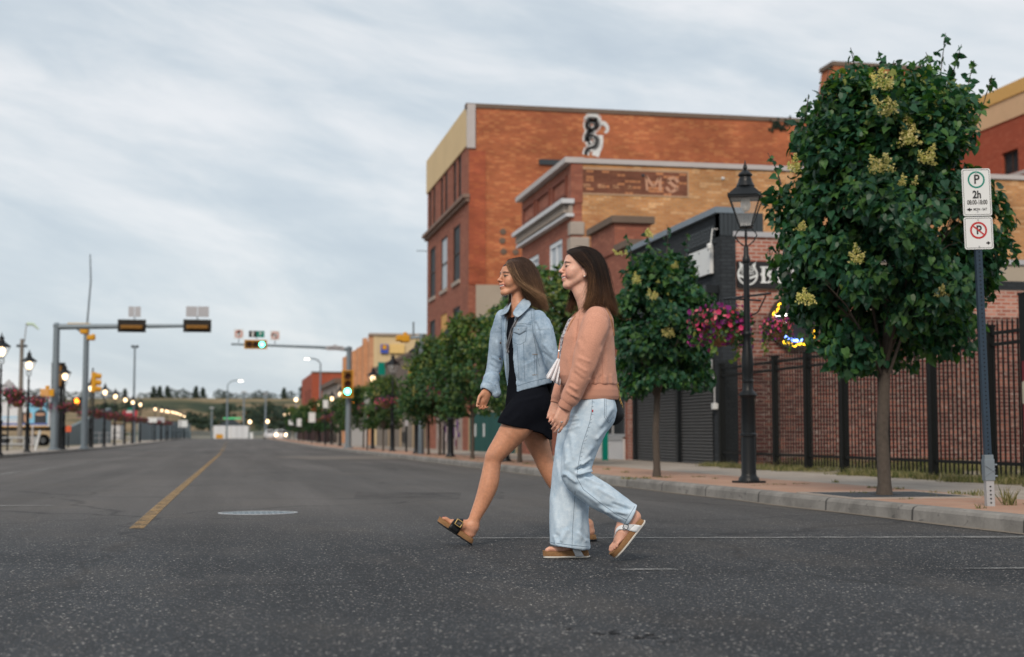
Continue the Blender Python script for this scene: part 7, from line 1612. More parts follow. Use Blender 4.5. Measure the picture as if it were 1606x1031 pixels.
def denim(name, light, dark, sc=1.0):
    t = NT(name); a = t.n('ShaderNodeVertexColor', layer_name='Col'); P = t.obj()
    f = t.math('ADD', t.math('MULTIPLY', t.noise(9 * sc, 6, .65, .4), .6), t.math('MULTIPLY', t.noise(70 * sc, 4, .7), .4))
    c = t.ramp(f, [(.36, dark), (.62, light)]); fine = t.noise(260, 3, .75)
    c = t.mix(.30, c, t.mix(fine, tuple(x * .55 for x in dark), tuple(min(1, x * 1.25) for x in light))); c = t.mix(1.0, c, a.outputs[0], 'MULTIPLY')
    t.bump(fine, .25, .0015); return t.fin(c, .88, 0, .15)
M['denim_jacket'] = denim('denim_jacket_cloth', (.47, .57, .66), (.17, .26, .36)); M['jeans'] = denim('pale_jeans_cloth', (.64, .73, .80), (.33, .46, .58), .7)
M['stitch'] = plain('denim_stitch', (.12, .17, .23), .9); M['stitch_tan'] = plain('tan_stitch', (.33, .22, .12), .8); M['copper'] = plain('copper_button', (.22, .12, .07), .35, .7)
M['cork'] = plain('cork', (.27, .145, .065), .85, 0, .35, 90, .3, .4); M['white_strap'] = plain('white_leather', (.66, .68, .70), .45, 0, .05); M['white_sole'] = plain('white_sole', (.62, .60, .55), .7, 0, .08); M['black_leather'] = plain('black_leather', (.014, .015, .017), .42); M['gold'] = plain('gold_metal', (.72, .50, .20), .25, .9, .08); M['silver'] = plain('silver_metal', (.7, .7, .7), .2, .9, .05)
M['eye_white'] = plain('eye_white', (.30, .26, .24), .3, 0, .02); M['iris'] = plain('iris', (.05, .035, .025), .1); 
def creases(fig, V, N, lines, side=-.2):
    """raised or sunk folds along sketch lines on the side facing the near kerb"""
    x, y = fig.px(V); d = np.zeros(len(V)); fac = np.clip((-N[:, 1] - side) * 2.0, 0, 1)
    for (x0, y0, x1, y1, amp, w) in lines:
        vx, vy = x1 - x0, y1 - y0; L = math.hypot(vx, vy); t = ((x - x0) * vx + (y - y0) * vy) / (L * L); tc = np.clip(t, 0, 1); q = ((x - x0) * vy - (y - y0) * vx) / L
        e = np.exp(-(q / w) ** 2) - .45 * np.exp(-((q - 1.8 * w) / w) ** 2); d += amp * e * np.exp(-(np.maximum(0, np.abs(t - .5) - .38) / .14) ** 2)
    return V + N * (d * fac)[:, None]
class Surf:
    def __init__(s, fig, meshes):
        s.fig = fig; vs = []; fs = []; b = 0
        for V, F in meshes: vs.append(V); fs.append(F + b); b += len(V)
        s.b = BVHTree.FromPolygons([tuple(v) for v in np.vstack(vs)], [tuple(f) for f in np.vstack(fs)])
    def at(s, px, py, off=0.001):
        a = s.fig.loc(px, py, -1.2); b = s.fig.loc(px, py, .3); d = Vector(b - a).normalized(); h, n, i, q = s.b.ray_cast(Vector(a), d)
        if h is None: return None, None
        if n.dot(d) > 0: n = -n
        return h + n * off, n
    def seam(s, pts, rad, mat, parent, name='seam', step=3.0, off=.0006, close=False):
        P = []; 
        for (x0, y0), (x1, y1) in zip(pts, pts[1:]):
            m = max(1, int(math.hypot(x1 - x0, y1 - y0) / step)); 
            for k in range(m): h, n = s.at(x0 + (x1 - x0) * k / m, y0 + (y1 - y0) * k / m, off); P.append(h)
        h, n = s.at(*pts[-1], off); P.append(h); runs = [[]]
        for p in P:
            if p is None or (runs[-1] and (p - runs[-1][-1]).length > .06):
                runs.append([]) 
                if p is None: continue
            runs[-1].append(p)
        mb = MB()
        for r_ in runs:
            if len(r_) > 1: mb.tube(r_, rad, 5)
        return mb.build(name, mat, parent, True) if mb.V else None
    def patch(s, poly, off, mat, parent, name, n=6):
        """a cloth panel laid on the surface: fan subdivided polygon in sketch units"""
        cx_ = sum(p[0] for p in poly) / len(poly); cy_ = sum(p[1] for p in poly) / len(poly); V = []; F = []; m = len(poly) * n; ring = []
        for (x0, y0), (x1, y1) in zip(poly, poly[1:] + poly[:1]):
            for k in range(n): ring.append((x0 + (x1 - x0) * k / n, y0 + (y1 - y0) * k / n))
        for f_, o_ in ((1.0, .0), (.985, off), (.66, off), (.33, off)):
            for (x, y) in ring:
                h, _ = s.at(cx_ + (x - cx_) * f_, cy_ + (y - cy_) * f_, o_); V.append(h if h is not None else (V[-1] if V else Vector((0, 0, 0))))
        h, _ = s.at(cx_, cy_, off); V.append(h if h is not None else V[-1])
        for r_ in range(3):
            for k in range(m): F.append((r_ * m + k, r_ * m + (k + 1) % m, (r_ + 1) * m + (k + 1) % m, (r_ + 1) * m + k))
        for k in range(m): F.append((3 * m + k, 3 * m + (k + 1) % m, 4 * m))
        return mesh_obj(name, V, F, mat, parent, True)
    def button(s, px, py, r, mat, parent, name='button'):
        h, n = s.at(px, py, .001)
        if h is None: return
        mb = MB(); mb.tube([h - n * .002, h + n * .002, h + n * .003], [r, r, r * .6], 10); return mb.build(name, mat, parent, True)
def field_for(pts, h, pad=.06, zf=None):
    A = np.array([p[:3] for p in pts]); r = max(p[3] if len(p) > 3 else .1 for p in pts); lo, hi = A.min(0) - r - pad, A.max(0) + r + pad
    return Field(ax_(lo[0], hi[0], h), ax_(lo[1], hi[1], h), ax_(lo[2], hi[2], h))
def cloth_mesh(name, G, mat, parent, fig, crs=(), nz=(), col=(1, 1, 1), sm=2, colfn=None, keep=False):
    V, F = G.mesh(); V = smooth_mesh(V, F, sm); N = normals(V, F)
    for fr, amp in nz: V = V + N * (vnoise(V * np.array(fr) + 7) * amp)[:, None]
    if crs: V = creases(fig, V, N, crs)
    N2 = normals(V, F); C = np.tile(np.array(col, float), (len(V), 1))
    if colfn: C = colfn(V, N2, C)
    o = np_mesh(name, V, F, mat, parent, True, C); return (o, V, F)
def eyes(fig, o, Rm, s, gaze=0.0):
    for y in (-1, 1):
        c = o + Rm @ (np.array([.0685, y * .030, 0]) * s); r = .0128 * s; mb = MB(); V = []; F = []; n = 20; m = 12
        for i in range(m + 1):
            th = math.pi * i / m
            for k in range(n): a = 2 * math.pi * k / n; V.append(c + Rm @ (np.array([math.cos(th), math.sin(th) * math.cos(a) + 0 * y, math.sin(th) * math.sin(a)]) * r))
        for i in range(m):
            for k in range(n): F = (i * n + k, i * n + (k + 1) % n, (i + 1) * n + (k + 1) % n, (i + 1) * n + k); mb.F.append(F); mb.M.append(1 if i < 5 else 0)
        mb.V = [tuple(v) for v in V]; mb.build('eye', [M['eye_white'], M['iris']], fig.root, True)
# ================================================================== WALKER IN DENIM JACKET AND BLACK DRESS
L = Fig(805, 9.0, 856); YL = R(38)
tag(L.root, 'woman in pale denim jacket and short black dress striding in black sandals', 'person')
SKL = (.56, .275, .165); LGL = (.56, .265, .155)
hoL = L.loc(806.8, 435.6, .0); HL = frame(R(27), R(2)); hs = 1.09
G = Field(np.concatenate([np.arange(L.loc(680, 700, 0)[0], hoL[0] - .13, .003), np.arange(hoL[0] - .13, hoL[0] + .04, .0018), np.arange(hoL[0] + .04, L.loc(938, 700, .2)[0], .003)]), ax_(-.36, .40, .0026), np.concatenate([np.arange(-.005, 1.56, .0035), np.arange(1.56, 1.85, .0018)]))
head(G, hoL, HL, hs)
G.chain(L.pts([(813, 447, .01, .046), (812, 468, .005, .043), (816, 487, .0, .056)]), .02)
tl = YL + math.pi
torso = L.rows([(817, 489, 0, .045, .10), (819, 500, 0, .070, .15), (820, 525, 0, .095, .145), (822, 550, 0, .088, .130), (824, 580, 0, .080, .120), (828, 610, 0, .098, .150), (830, 640, 0, .110, .165), (830, 655, 0, .09, .14)], tl)
G.loft(torso, .02)
la = [(790, 501, .115, .045), (781, 540, .15, .038), (778, 568, .17, .033), (768, 598, .13, .029), (763, 617, .10, .023)]; G.chain(L.pts(la), .015)
na = [(846, 500, -.12, .045), (858, 535, -.17, .038), (865, 563, -.19, .033), (876, 590, -.16, .028), (882, 610, -.14, .023)]; G.chain(L.pts(na), .015)
w = L.loc(763, 617, .10); f_ = L.loc(752, 641, .08) - w; hand(G, w, f_, (-.35, .93, .2), 1, .98, (32, 40, 46, 50), (48, 30))
w2 = L.loc(882, 610, -.14); hand(G, w2, (.15, .1, -1), (.2, -1, 0), 1, .95)
nl = [(838, 640, -.09, .085), (812, 668, -.11, .092), (792, 694, -.12, .074), (776, 715, -.13, .058), (772, 728, -.13, .054), (767, 758, -.135, .060), (757, 786, -.14, .050), (745, 812, -.15, .037), (741, 828, -.15, .036)]; G.chain(L.pts(nl), .02)
G.ell(L.loc(771, 717, -.145), (.03, .03, .035), None, .02)
fl = [(828, 640, .08, .085), (838, 680, .10, .083), (850, 712, .12, .064), (856, 730, .13, .056), (872, 755, .15, .060), (892, 785, .17, .048), (911, 812, .19, .036), (919, 826, .20, .034)]; G.chain(L.pts(fl), .02)
hb1 = L.loc(741, 847, -.15); fx1 = L.loc(690, 813, -.17) - hb1; P1 = foot(G, hb1, fx1, (-.5, -.05, .9), 1, 1.0)
# far foot flat on the ground
hb2 = L.loc(933, 838, .20); hb2[2] = .036; P2 = foot(G, hb2, (-1, -.12, .02), (0, 0, 1), -1, 1.0)
V, F = G.mesh(); V = smooth_mesh(V, F, 2, .4); V = smooth_low(V, F, 1.2); C = np.tile(np.array(SKL), (len(V), 1)); 
C[:] = np.array(SKL) * (1 + .10 * vnoise(V * 14)[:, None]); lg = V[:, 2] < .9; C[lg] = np.array(LGL) * (1 + .10 * vnoise(V[lg] * 9)[:, None] + .07 * vnoise(V[lg] * 38)[:, None])
kx, ky = L.px(V); C *= (1 - .22 * np.exp(-(((kx - 771) / 7) ** 2 + ((ky - 717) / 5) ** 2)))[:, None]
ft = V[:, 2] < .12; C[ft] = C[ft] * .6 + np.array((.62, .34, .25)) * .4
face_color(V, hoL, HL, hs, SKL, (.42, .13, .11), (.07, .04, .03), (.55, .20, .13), C)
for q in (hb1 * 0 + P1(.232, .027, .022), P1(.232, .006, .018), P1(.224, -.010, .016), P1(.212, -.024, .015)): C = np.where((np.linalg.norm(V - q, axis=1) < .008)[:, None], (.45, .05, .06), C)
np_mesh('body', V, F, M['skin'], L.root, True, np.clip(C, 0, 1)); eyes(L, hoL, HL, hs)
# dress
rot = tl
G = field_for(L.pts([(820, 480, 0, .2), (828, 690, 0, .22)]), .004)
dr = L.rows([(817, 491, 0, .050, .09), (819, 500, 0, .078, .140), (820, 525, -.0, .103, .148), (822, 550, 0, .097, .136), (824, 580, 0, .092, .130), (828, 610, 0, .110, .160), (829, 640, 0, .135, .178), (826, 660, 0, .150, .180), (825, 671, 0, .158, .182), (825, 690, 0, .158, .182)], rot); G.loft(dr, .01)
G.chain(L.pts([(838, 636, -.08, .115), (818, 652, -.10, .114), (806, 668, -.112, .110), (796, 692, -.115, .100)]), .03)
a = L.loc(783, 664, -.1); b = L.loc(850, 680, -.1); nrm = np.array([-(b - a)[2], 0, (b - a)[0]]); nrm /= np.linalg.norm(nrm)
G.cut(lambda X, Y, Z: (X - a[0]) * nrm[0] + (Z - a[2]) * nrm[2] + .0 * Y + 6 * np.maximum(0, X - b[0] + .02) ** 2, (-9, -9, -9), (9, 9, 9), .004)
G.chain(L.pts([(813, 478, -.01, .058), (815, 492, 0, .062)]), .01, cut=True)
_, DV, DF = cloth_mesh('dress', G, M['dress'], L.root, L, [(792, 655, 812, 632, .005, 4), (812, 632, 850, 622, .004, 3), (800, 664, 815, 650, .004, 4), (840, 676, 835, 640, .004, 5), (858, 672, 852, 640, .004, 4)], [((9, 9, 4), .006)], (.0055, .0065, .010))
# denim jacket: torso shell, open front, sleeves
G = field_for(L.pts([(820, 470, 0, .20), (828, 620, 0, .24), (768, 600, .13, .06), (885, 620, -.14, .06)]), .0038)
jr = L.rows([(817, 484, .0, .062, .095), (819, 493, 0, .092, .150), (820, 510, 0, .112, .165), (822, 535, 0, .124, .164), (824, 560, 0, .126, .160), (827, 585, 0, .130, .165), (830, 600, 0, .128, .168), (832, 640, 0, .128, .168)], rot); G.loft(jr, .012)
G.chain(L.pts([(791, 500, .115, .062), (783, 525, .14, .060), (778, 552, .16, .052), (775, 574, .165, .048), (769, 597, .135, .043)]), .022)
G.chain(L.pts([(844, 501, -.110, .058), (850, 516, -.135, .060)]), .022); G.chain(L.pts([(849, 510, -.13, .063), (855, 528, -.160, .061), (862, 553, -.19, .055), (869, 575, -.18, .050), (880, 600, -.15, .045)]), .003)
G.cut(lambda X, Y, Z: 0 * X - (Z - L.loc(806, 471.5, 0)[2]) * -1 - .0 + 0 * Y if False else (Z * 0 - 1 + 0 * X + 0 * Y), (9, 9, 9), (9.1, 9.1, 9.1))
# hem: cut below a sloping line
a = L.loc(800, 618, -.12); b = L.loc(868, 600, -.1); nrm = np.array([-(b - a)[2], 0, (b - a)[0]]); nrm /= np.linalg.norm(nrm)
hemf = lambda X, Y, Z: np.where(np.sqrt((X - L.loc(822, 600, 0)[0]) ** 2 + (Y) ** 2) < .235, (X - a[0]) * nrm[0] + (Z - a[2]) * nrm[2], 1.0) 
G.cut(lambda X, Y, Z: np.maximum(hemf(X, Y, Z), -1) + 0 * Y, (L.loc(786, 600, 0)[0], -.165, .5), (L.loc(905, 600, 0)[0], .30, 1.25), .003)
# neck opening and open front wedge
G.chain(L.pts([(809, 462, .0, .060), (813, 484, -.0, .060)]), .006, cut=True)
fr = frame(YL); ctr = L.loc(822, 540, 0)
def wedge(X, Y, Z):
    x, y = X - ctr[0], Y - ctr[1]; u = x * fr[0, 0] + y * fr[1, 0]; v = x * fr[0, 1] + y * fr[1, 1]; zz = Z - L.loc(806, 486, 0)[2]
    wdt = np.interp(zz.ravel(), [-.60, -.5, -.35, -.2, -.08, 0, .05], [.062, .058, .046, .042, .048, .040, .03]).reshape(zz.shape)
    return np.maximum(np.abs(v + .012) - wdt, .045 - u)
G.cut(wedge, (-9, -9, .7), (9, 9, 9), .004)
def jshell(V, N, C):
    x, y = L.px(V); seamd = np.minimum.reduce([np.abs(x - (838 + (y - 500) * .06)), np.abs(y - (519.5 - (x - 800) * .05))]); w = np.exp(-(seamd / 1.4) ** 2) * (N[:, 1] < 0)
    C = C * (1 - .18 * w)[:, None]; f = vnoise(V * np.array([22, 22, 9])); return C * (1 + .13 * f)[:, None]
cr = [(846, 512, 858, 545, .006, 3.5), (852, 540, 866, 556, .006, 2.6), (850, 552, 868, 566, -.004, 2.2), (853, 520, 848, 548, .004, 3), (862, 530, 868, 548, .004, 2.5), (806, 560, 812, 590, .003, 3), (835, 560, 842, 590, .004, 3), (820, 575, 848, 560, .003, 2.5), (800, 590, 812, 604, .004, 3), (779, 535, 783, 560, .006, 3), (772, 560, 785, 568, .006, 2.4), (768, 572, 780, 580, -.005, 2), (770, 585, 782, 588, .005, 2), (838, 505, 846, 520, -.005, 2.5)]
jk, JV, JF = cloth_mesh('denim_jacket', G, M['denim_jacket'], L.root, L, cr, [((13, 13, 9), .005), ((40, 40, 22), .0022)], (.94, .97, 1.0), 2, jshell)
S_ = Surf(L, [(JV, JF)])
# collar wings
def slab3(rings, name, mat, parent, th=.006, nrm=(0, -1, 0)):
    """thick cloth panel through a grid of 3D points, rows x columns"""
    A = np.array(rings); r, c = A.shape[:2]; n_ = np.array(nrm, float); Vf = A.reshape(-1, 3); Vb = Vf - n_ * th; V = np.vstack([Vf, Vb]); F = []
    for i in range(r - 1):
        for j in range(c - 1): a_ = i * c + j; F.append((a_, a_ + 1, a_ + c + 1, a_ + c)); F.append((a_ + r * c, a_ + c + r * c, a_ + c + 1 + r * c, a_ + 1 + r * c))
    B_ = [j for j in range(c)] + [i * c + c - 1 for i in range(1, r)] + [(r - 1) * c + j for j in range(c - 2, -1, -1)] + [i * c for i in range(r - 2, 0, -1)]
    for k in range(len(B_)): p, q = B_[k], B_[(k + 1) % len(B_)]; F.append((p, p + r * c, q + r * c, q))
    return np_mesh_any(name, V, F, mat, parent)
def np_mesh_any(name, V, F, mat, parent):
    o = mesh_obj(name, V, F, mat, parent, True)
    a = o.data.color_attributes.new('Col', 'FLOAT_COLOR', 'POINT'); a.data.foreach_set('color', [1.0] * (4 * len(V))); m_ = o.modifiers.new('sub', 'SUBSURF'); m_.levels = 1; m_.render_levels = 1; return o
q = L.loc
slab3([[q(822, 465, -.02), q(829, 469, -.06), q(836, 476, -.115)], [q(812, 476, -.085), q(819, 481, -.120), q(826, 487, -.155)], [q(801, 492.5, -.125), q(806, 497, -.145), q(811, 501, -.165)]], 'collar', M['denim_jacket'], jk, .007, (-.2, -.9, .3))
slab3([[q(804, 471, .04), q(797, 475, .07), q(791, 482, .10)], [q(800, 478, -.02), q(793, 484, .02), q(785, 490, .06)], [q(797, 490, -.09), q(790, 494, -.06), q(782, 497, .0)]], 'collar', M['denim_jacket'], jk, .007, (-.6, -.7, .3))
# chest pocket flap, seams, placket, waistband, buttons
S_.patch([(802, 514), (827, 512.5), (825, 519), (815, 525), (803, 520)], .004, M['denim_jacket'], jk, 'pocket_flap')
a2 = jk.children[-1].data.color_attributes.new('Col', 'FLOAT_COLOR', 'POINT'); a2.data.foreach_set('color', [.93] * (4 * len(a2.data)))
for pts in ([(802, 513.5), (827, 512)], [(803, 520.5), (815, 525.5), (826, 519)], [(803, 520), (805, 537), (814, 541.5), (824, 536), (826, 519)], [(811, 541), (814, 596)], [(821, 539), (823, 595)], [(800, 509.5), (833, 506.5)], [(800, 512), (833, 509)],
            [(800.5, 609), (830, 599.5), (858, 593)], [(833, 479), (834, 500), (836, 520), (840, 545), (846, 575)], [(838, 556), (838, 588)], [(841.5, 556), (841.5, 588)], [(801, 522), (801.5, 616)], [(782, 514), (789, 518)], [(786, 500), (786, 585)]):
    S_.seam(pts, .0011, M['stitch'], jk)
for pts in ([(835, 556), (843, 556)], [(835, 588.5), (843, 588)]): S_.seam(pts, .0016, M['stitch_tan'], jk)
for p in ((803.3, 539), (803.3, 565), (803.5, 588), (802, 612), (785, 538), (784, 563), (783.5, 586), (813.5, 517)): S_.button(*p, .0055, M['copper'], jk)
S_.patch([(801, 516), (803, 516), (802.6, 520.5), (800.6, 520)], .006, M['sign_red'], jk, 'red_tab', 2)
# folded cuff
G = field_for(L.pts([(771, 592, .14, .07), (764, 616, .11, .07)]), .003); G.chain(L.pts([(771, 594, .135, .053), (767, 608, .118, .055)]), .01); G.chain(L.pts([(774, 606, .115, .040), (779, 617, .10, .030)]), .015); G.chain(L.pts([(766, 606, .115, .036), (760, 625, .09, .042)]), .004, cut=True)
cloth_mesh('cuff', G, M['denim_jacket'], jk, L, [(765, 598, 780, 606, .004, 1.5), (774, 604, 780, 618, .005, 1.6)], [((40, 40, 30), .003)], (1.02, 1.05, 1.08), 1)
# strap of the cross body bag and the bag itself (worn: a thing of its own)
bgL = empty('shoulder_bag', L.root.location, -YAW); tag(bgL, 'small black bag on a striped grey strap worn by the denim jacket woman', 'bag')
SS = Surf(L, [(JV, JF), (DV, DF)])
def ribbon_on(fig, surf, pts, w, mat, parent, name, fallback=-.1, off=.004, nrm=(0, -1, 0)):
    P = []
    for (x0, y0), (x1, y1) in zip(pts, pts[1:]):
        for k in range(6):
            xx, yy = x0 + (x1 - x0) * k / 6, y0 + (y1 - y0) * k / 6; h, n = surf.at(xx, yy, off); P.append(np.array(h) if h is not None else np.array([np.nan] * 3))
    P = np.array(P); ok = ~np.isnan(P[:, 0]); idx_ = np.arange(len(P)); 
    for a_ in range(3): P[:, a_] = np.interp(idx_, idx_[ok], P[ok, a_])
    dep = P[:, 1].copy()
    for k in range(len(P)): lo_, hi_ = max(0, k - 2), min(len(P), k + 3); P[k, 1] = min(dep[lo_:hi_].mean(), dep[k])
    T = np.gradient(P, axis=0); T /= np.linalg.norm(T, axis=1, keepdims=True); B = np.cross(T, np.array(nrm)); B /= np.linalg.norm(B, axis=1, keepdims=True)
    return slab3([P - B * w, P, P + B * w], name, mat, parent, .002, (0, -1, 0)), P, B
t = NT('striped_strap'); 
o_, Pb, Bb = ribbon_on(L, SS, [(832, 480), (824, 487), (813, 500), (804, 518), (798, 540), (795, 556)], .013, plain('grey_strap', (.14, .14, .15), .8), bgL, 'strap')
for s_ in (-.5, .5): mb = MB(); mb.tube([Vector(p + b * .013 * s_ + np.array([0, -.004, 0])) for p, b in zip(Pb, Bb)], .0016, 5); mb.build('strap_stripe', M['sign_back'], bgL)
G = field_for(L.pts([(856, 615, .08, .1), (870, 625, .08, .1)]), .004); G.chain(L.pts([(862, 596, .0, .03), (868, 612, .0, .045), (866, 628, .0, .045)]), .02); cloth_mesh('bag_body', G, M['black_leather'], bgL, L, sm=2)
# sandals
def ffn1(G_): foot(G_, hb1, fx1, (-.5, -.05, .9), 1, 1.0)
Pf1 = lambda x, y, z: P1(x, y, z)
so = sandal(L.root, Pf1, M['cork'], M['black_leather']); A = np.array([P1(-.01, 0, -.04), P1(.26, 0, .0), P1(.1, .06, .1), P1(.1, -.06, .1), P1(.2, .05, .1)]); lo, hi = A.min(0) - .03, A.max(0) + .03
strap(so, P1, ffn1, [[(.130, -.062, -.004, .034), (.132, -.040, .030, .034), (.133, -.01, .048, .034), (.135, .025, .040, .034), (.138, .052, .015, .034), (.139, .058, -.006, .034)]], hb1, M['black_leather'], 'toe_strap', lo, hi)
# gold square buckle on the visible side of the strap (side of the little toe is far, big toe side near)
bc = P1(.132, .042, .036); bx_ = P1(1, 0, 0) - P1(0, 0, 0); bz_ = np.array([-.25, -.75, .62]); bz_ -= bx_ * (bz_ @ bx_); bz_ /= np.linalg.norm(bz_); by_ = np.cross(bz_, bx_)
mb = MB(); cs = [bc + bz_ * .010 + bx_ * a_ * .020 + by_ * b_ * .019 for a_, b_ in ((-1, -1), (1, -1), (1, 1), (-1, 1), (-1, -1))]
for a_, b_ in zip(cs, cs[1:]): mb.tube([a_, b_], .0036, 6)
mb.build('buckle', M['gold'], so)
for s_ in (-1, 1): side_strap(so, P1, s_, .103, .172, .101, .168, M['black_leather'])
so2 = sandal(L.root, lambda x, y, z: P2(x, y, z), M['cork'], M['black_leather']); A = np.array([P2(-.01, 0, -.04), P2(.26, 0, .0), P2(.1, .06, .1), P2(.1, -.06, .1)]); lo, hi = A.min(0) - .03, A.max(0) + .03
strap(so2, P2, lambda G_: foot(G_, hb2, (-1, -.12, .02), (0, 0, 1), -1, 1.0), [[(.135, -.060, -.004, .026), (.137, -.010, .048, .026), (.145, .052, .015, .026), (.147, .058, -.006, .026)]], hb2, M['black_leather'], 'toe_strap', lo, hi)
# hair
G = field_for([(*(hoL), .13)], .0035, .03); G.ell(hoL + HL @ (np.array([-.018, 0, .024]) * hs), [.096 * hs, .077 * hs, .080 * hs], HL, 0.0); G.ell(hoL + HL @ (np.array([.028, 0, .034]) * hs), [.053 * hs, .061 * hs, .0535 * hs], HL, .0); G.chain(L.pts([(822, 430, .0, .07), (832, 452, -.01, .055), (840, 470, -.01, .035)]), .03)
def hairline(o, Rm, s):
    def f(X, Y, Z):
        x, y, z = (X - o[0]) / s, (Y - o[1]) / s, (Z - o[2]) / s; u = x * Rm[0, 0] + y * Rm[1, 0] + z * Rm[2, 0]; v = np.abs(x * Rm[0, 1] + y * Rm[1, 1] + z * Rm[2, 1]) + 0 * u; w = x * Rm[0, 2] + y * Rm[1, 2] + z * Rm[2, 2] + 0 * u
        return np.interp((w - .25 * v).ravel(), [-.12, -.04, 0, .02, .04, .055, .066, .08], [-.036, -.008, .010, .030, .047, .062, .125, .3]).reshape(u.shape) - u
    return f
G.cut(hairline(hoL, HL, hs), (-9, -9, -9), (9, 9, 9), .004)
cap, _, _ = cloth_mesh('hair', G, M['hair'], L.root, L, col=(.036, .02, .014), sm=2)
g_ = lambda rows: [tuple(L.loc(*r)) for r in rows]
near = [g_([(796.5, 411, -.005), (799, 418, -.055), (803, 428, -.086), (811, 440, -.103), (824, 450, -.115), (840, 459, -.118), (857, 468, -.115)]),
        g_([(800, 408, -.005), (807, 416, -.062), (813, 429, -.094), (820, 442, -.108), (832, 455, -.112), (846, 468, -.110), (856, 478, -.105)]),
        g_([(806, 406, .0), (817, 414, -.058), (824, 428, -.088), (831, 443, -.098), (839, 458, -.100), (848, 472, -.095), (857, 486, -.085)]),
        g_([(813, 404.5, .01), (826, 411, -.035), (835, 425, -.065), (841, 442, -.075), (846, 458, -.075), (851, 472, -.07), (857, 487, -.06)]),
        g_([(818, 404.5, .03), (832, 411, .01), (841, 425, -.015), (847, 443, -.03), (850, 459, -.035), (854, 473, -.035), (858, 486, -.03)]),
        g_([(820, 405.5, .05), (834, 414, .05), (843, 430, .04), (848, 447, .02), (850, 462, .01), (853, 474, .0), (856, 484, .0)])]
inner = [g_([(812, 436, -.085), (817, 448, -.085), (821, 460, -.07), (829, 472, -.06), (842, 482, -.07)]), g_([(818, 430, -.085), (825, 446, -.085), (830, 460, -.075), (838, 472, -.07), (850, 484, -.075)]), g_([(826, 430, -.06), (833, 448, -.06), (838, 462, -.05), (845, 474, -.05), (854, 486, -.05)])]
far = [g_([(798, 408, .01), (794, 418, .055), (797, 435, .088), (801, 455, .085), (801, 474, .05), (798, 486, .01), (794, 500, -.03)]), g_([(804, 406, .02), (803, 416, .07), (805, 435, .093), (806, 455, .09), (804, 474, .05), (801, 488, .01), (796, 502, -.03)]), g_([(812, 405, .03), (815, 415, .075), (820, 435, .09), (824, 455, .085), (830, 470, .06), (838, 478, .05), (846, 484, .05)])]
strands('hair_strands', [(near, 3400, (.050, .028, .019), (.27, .15, .08), .00085, .0046, .35), (inner, 900, (.04, .024, .018), (.13, .075, .045), .0009, .006, .4), (near, 260, (.06, .035, .024), (.26, .15, .08), .0006, .013, .3), (far, 1100, (.055, .032, .023), (.16, .09, .055), .0009, .005, .4), ([near[0], near[0], near[1]], 300, (.16, .09, .05), (.46, .29, .16), .0007, .007, .15)], cap, M['hair'], 3, skull=(hoL, HL, [(np.array([-.018, 0, .024]) * hs, np.array([.102, .082, .085]) * hs), (np.array([.028, 0, .034]) * hs, np.array([.059, .066, .059]) * hs)]))
mb = MB(); e_ = hoL + HL @ (np.array([-.012, .080, -.056]) * hs); mb.tube([Vector(e_) + Vector((.006 * math.cos(a), -.001, .008 * math.sin(a) - .006)) for a in np.linspace(0, 6.0, 10)], .0014, 5); mb.build('earring', M['gold'], L.root)

# ================================================================== WALKER IN PEACH BOMBER JACKET AND WIDE JEANS
Q = Fig(915, 7.90, 877); YR = R(12)
tag(Q.root, 'woman in peach bomber jacket and wide pale jeans walking in white strap sandals', 'person')
SKR = (.68, .39, .29); hoR = Q.loc(909.5, 420.3, .0); HR = frame(R(7), R(2)); hr = 1.09; tr_ = YR + math.pi
G = Field(np.concatenate([np.arange(Q.loc(845, 700, 0)[0], hoR[0] - .13, .003), np.arange(hoR[0] - .13, hoR[0] + .04, .0018), np.arange(hoR[0] + .04, Q.loc(1022, 700, -.1)[0], .003)]), ax_(-.32, .30, .0026), np.concatenate([np.arange(-.005, 1.50, .0035), np.arange(1.50, 1.77, .0018)]))
head(G, hoR, HR, hr)
G.chain(Q.pts([(919, 440, .0, .051), (917, 462, .0, .052), (925, 484, .0, .064)]), .02); G.chain(Q.pts([(898, 448, 0, .018), (909, 458, 0, .034)]), .03)
G.loft(Q.rows([(926, 486, 0, .05, .11), (926, 500, 0, .085, .155), (922, 530, 0, .105, .15), (924, 570, 0, .095, .135), (926, 610, 0, .10, .14), (927, 640, 0, .10, .14), (926, 655, 0, .09, .13)], tr_), .02)
G.chain(Q.pts([(935, 500, -.165, .048), (925, 535, -.19, .042), (917, 570, -.20, .036), (902, 605, -.185, .031), (886, 640, -.175, .025)]), .015)
G.chain(Q.pts([(930, 500, .165, .048), (912, 540, .19, .042), (898, 575, .19, .036), (884, 605, .15, .031), (873, 634, .12, .025)]), .015)
w = Q.loc(886, 640, -.175); hand(G, w, Q.loc(876, 664, -.19) - w, (.30, -.95, .10), 1, .98, (18, 22, 26, 30), (28, 22), .05)
w = Q.loc(873, 634, .12); hand(G, w, Q.loc(866, 658, .11) - w, (.1, .95, .1), -1, .95)
G.chain(Q.pts([(930, 650, -.08, .085), (915, 700, -.09, .08), (903, 742, -.09, .058), (935, 770, -.10, .055), (975, 797, -.11, .042), (996, 811, -.11, .034)]), .02)
G.chain(Q.pts([(925, 650, .09, .11), (905, 700, .10, .08), (898, 745, .10, .058), (897, 790, .10, .055), (903, 840, .10, .038), (908, 858, .10, .034)]), .02)
hb3 = Q.loc(921, 866, .10); hb3[2] = .034; P3 = foot(G, hb3, (-1, -.03, .0), (0, 0, 1), 1, 1.0)
hb4 = Q.loc(1003, 815, -.11); fx4 = Q.loc(968, 858, -.12) - hb4; P4 = foot(G, hb4, fx4, (-.75, -.10, .55), -1, 1.0)
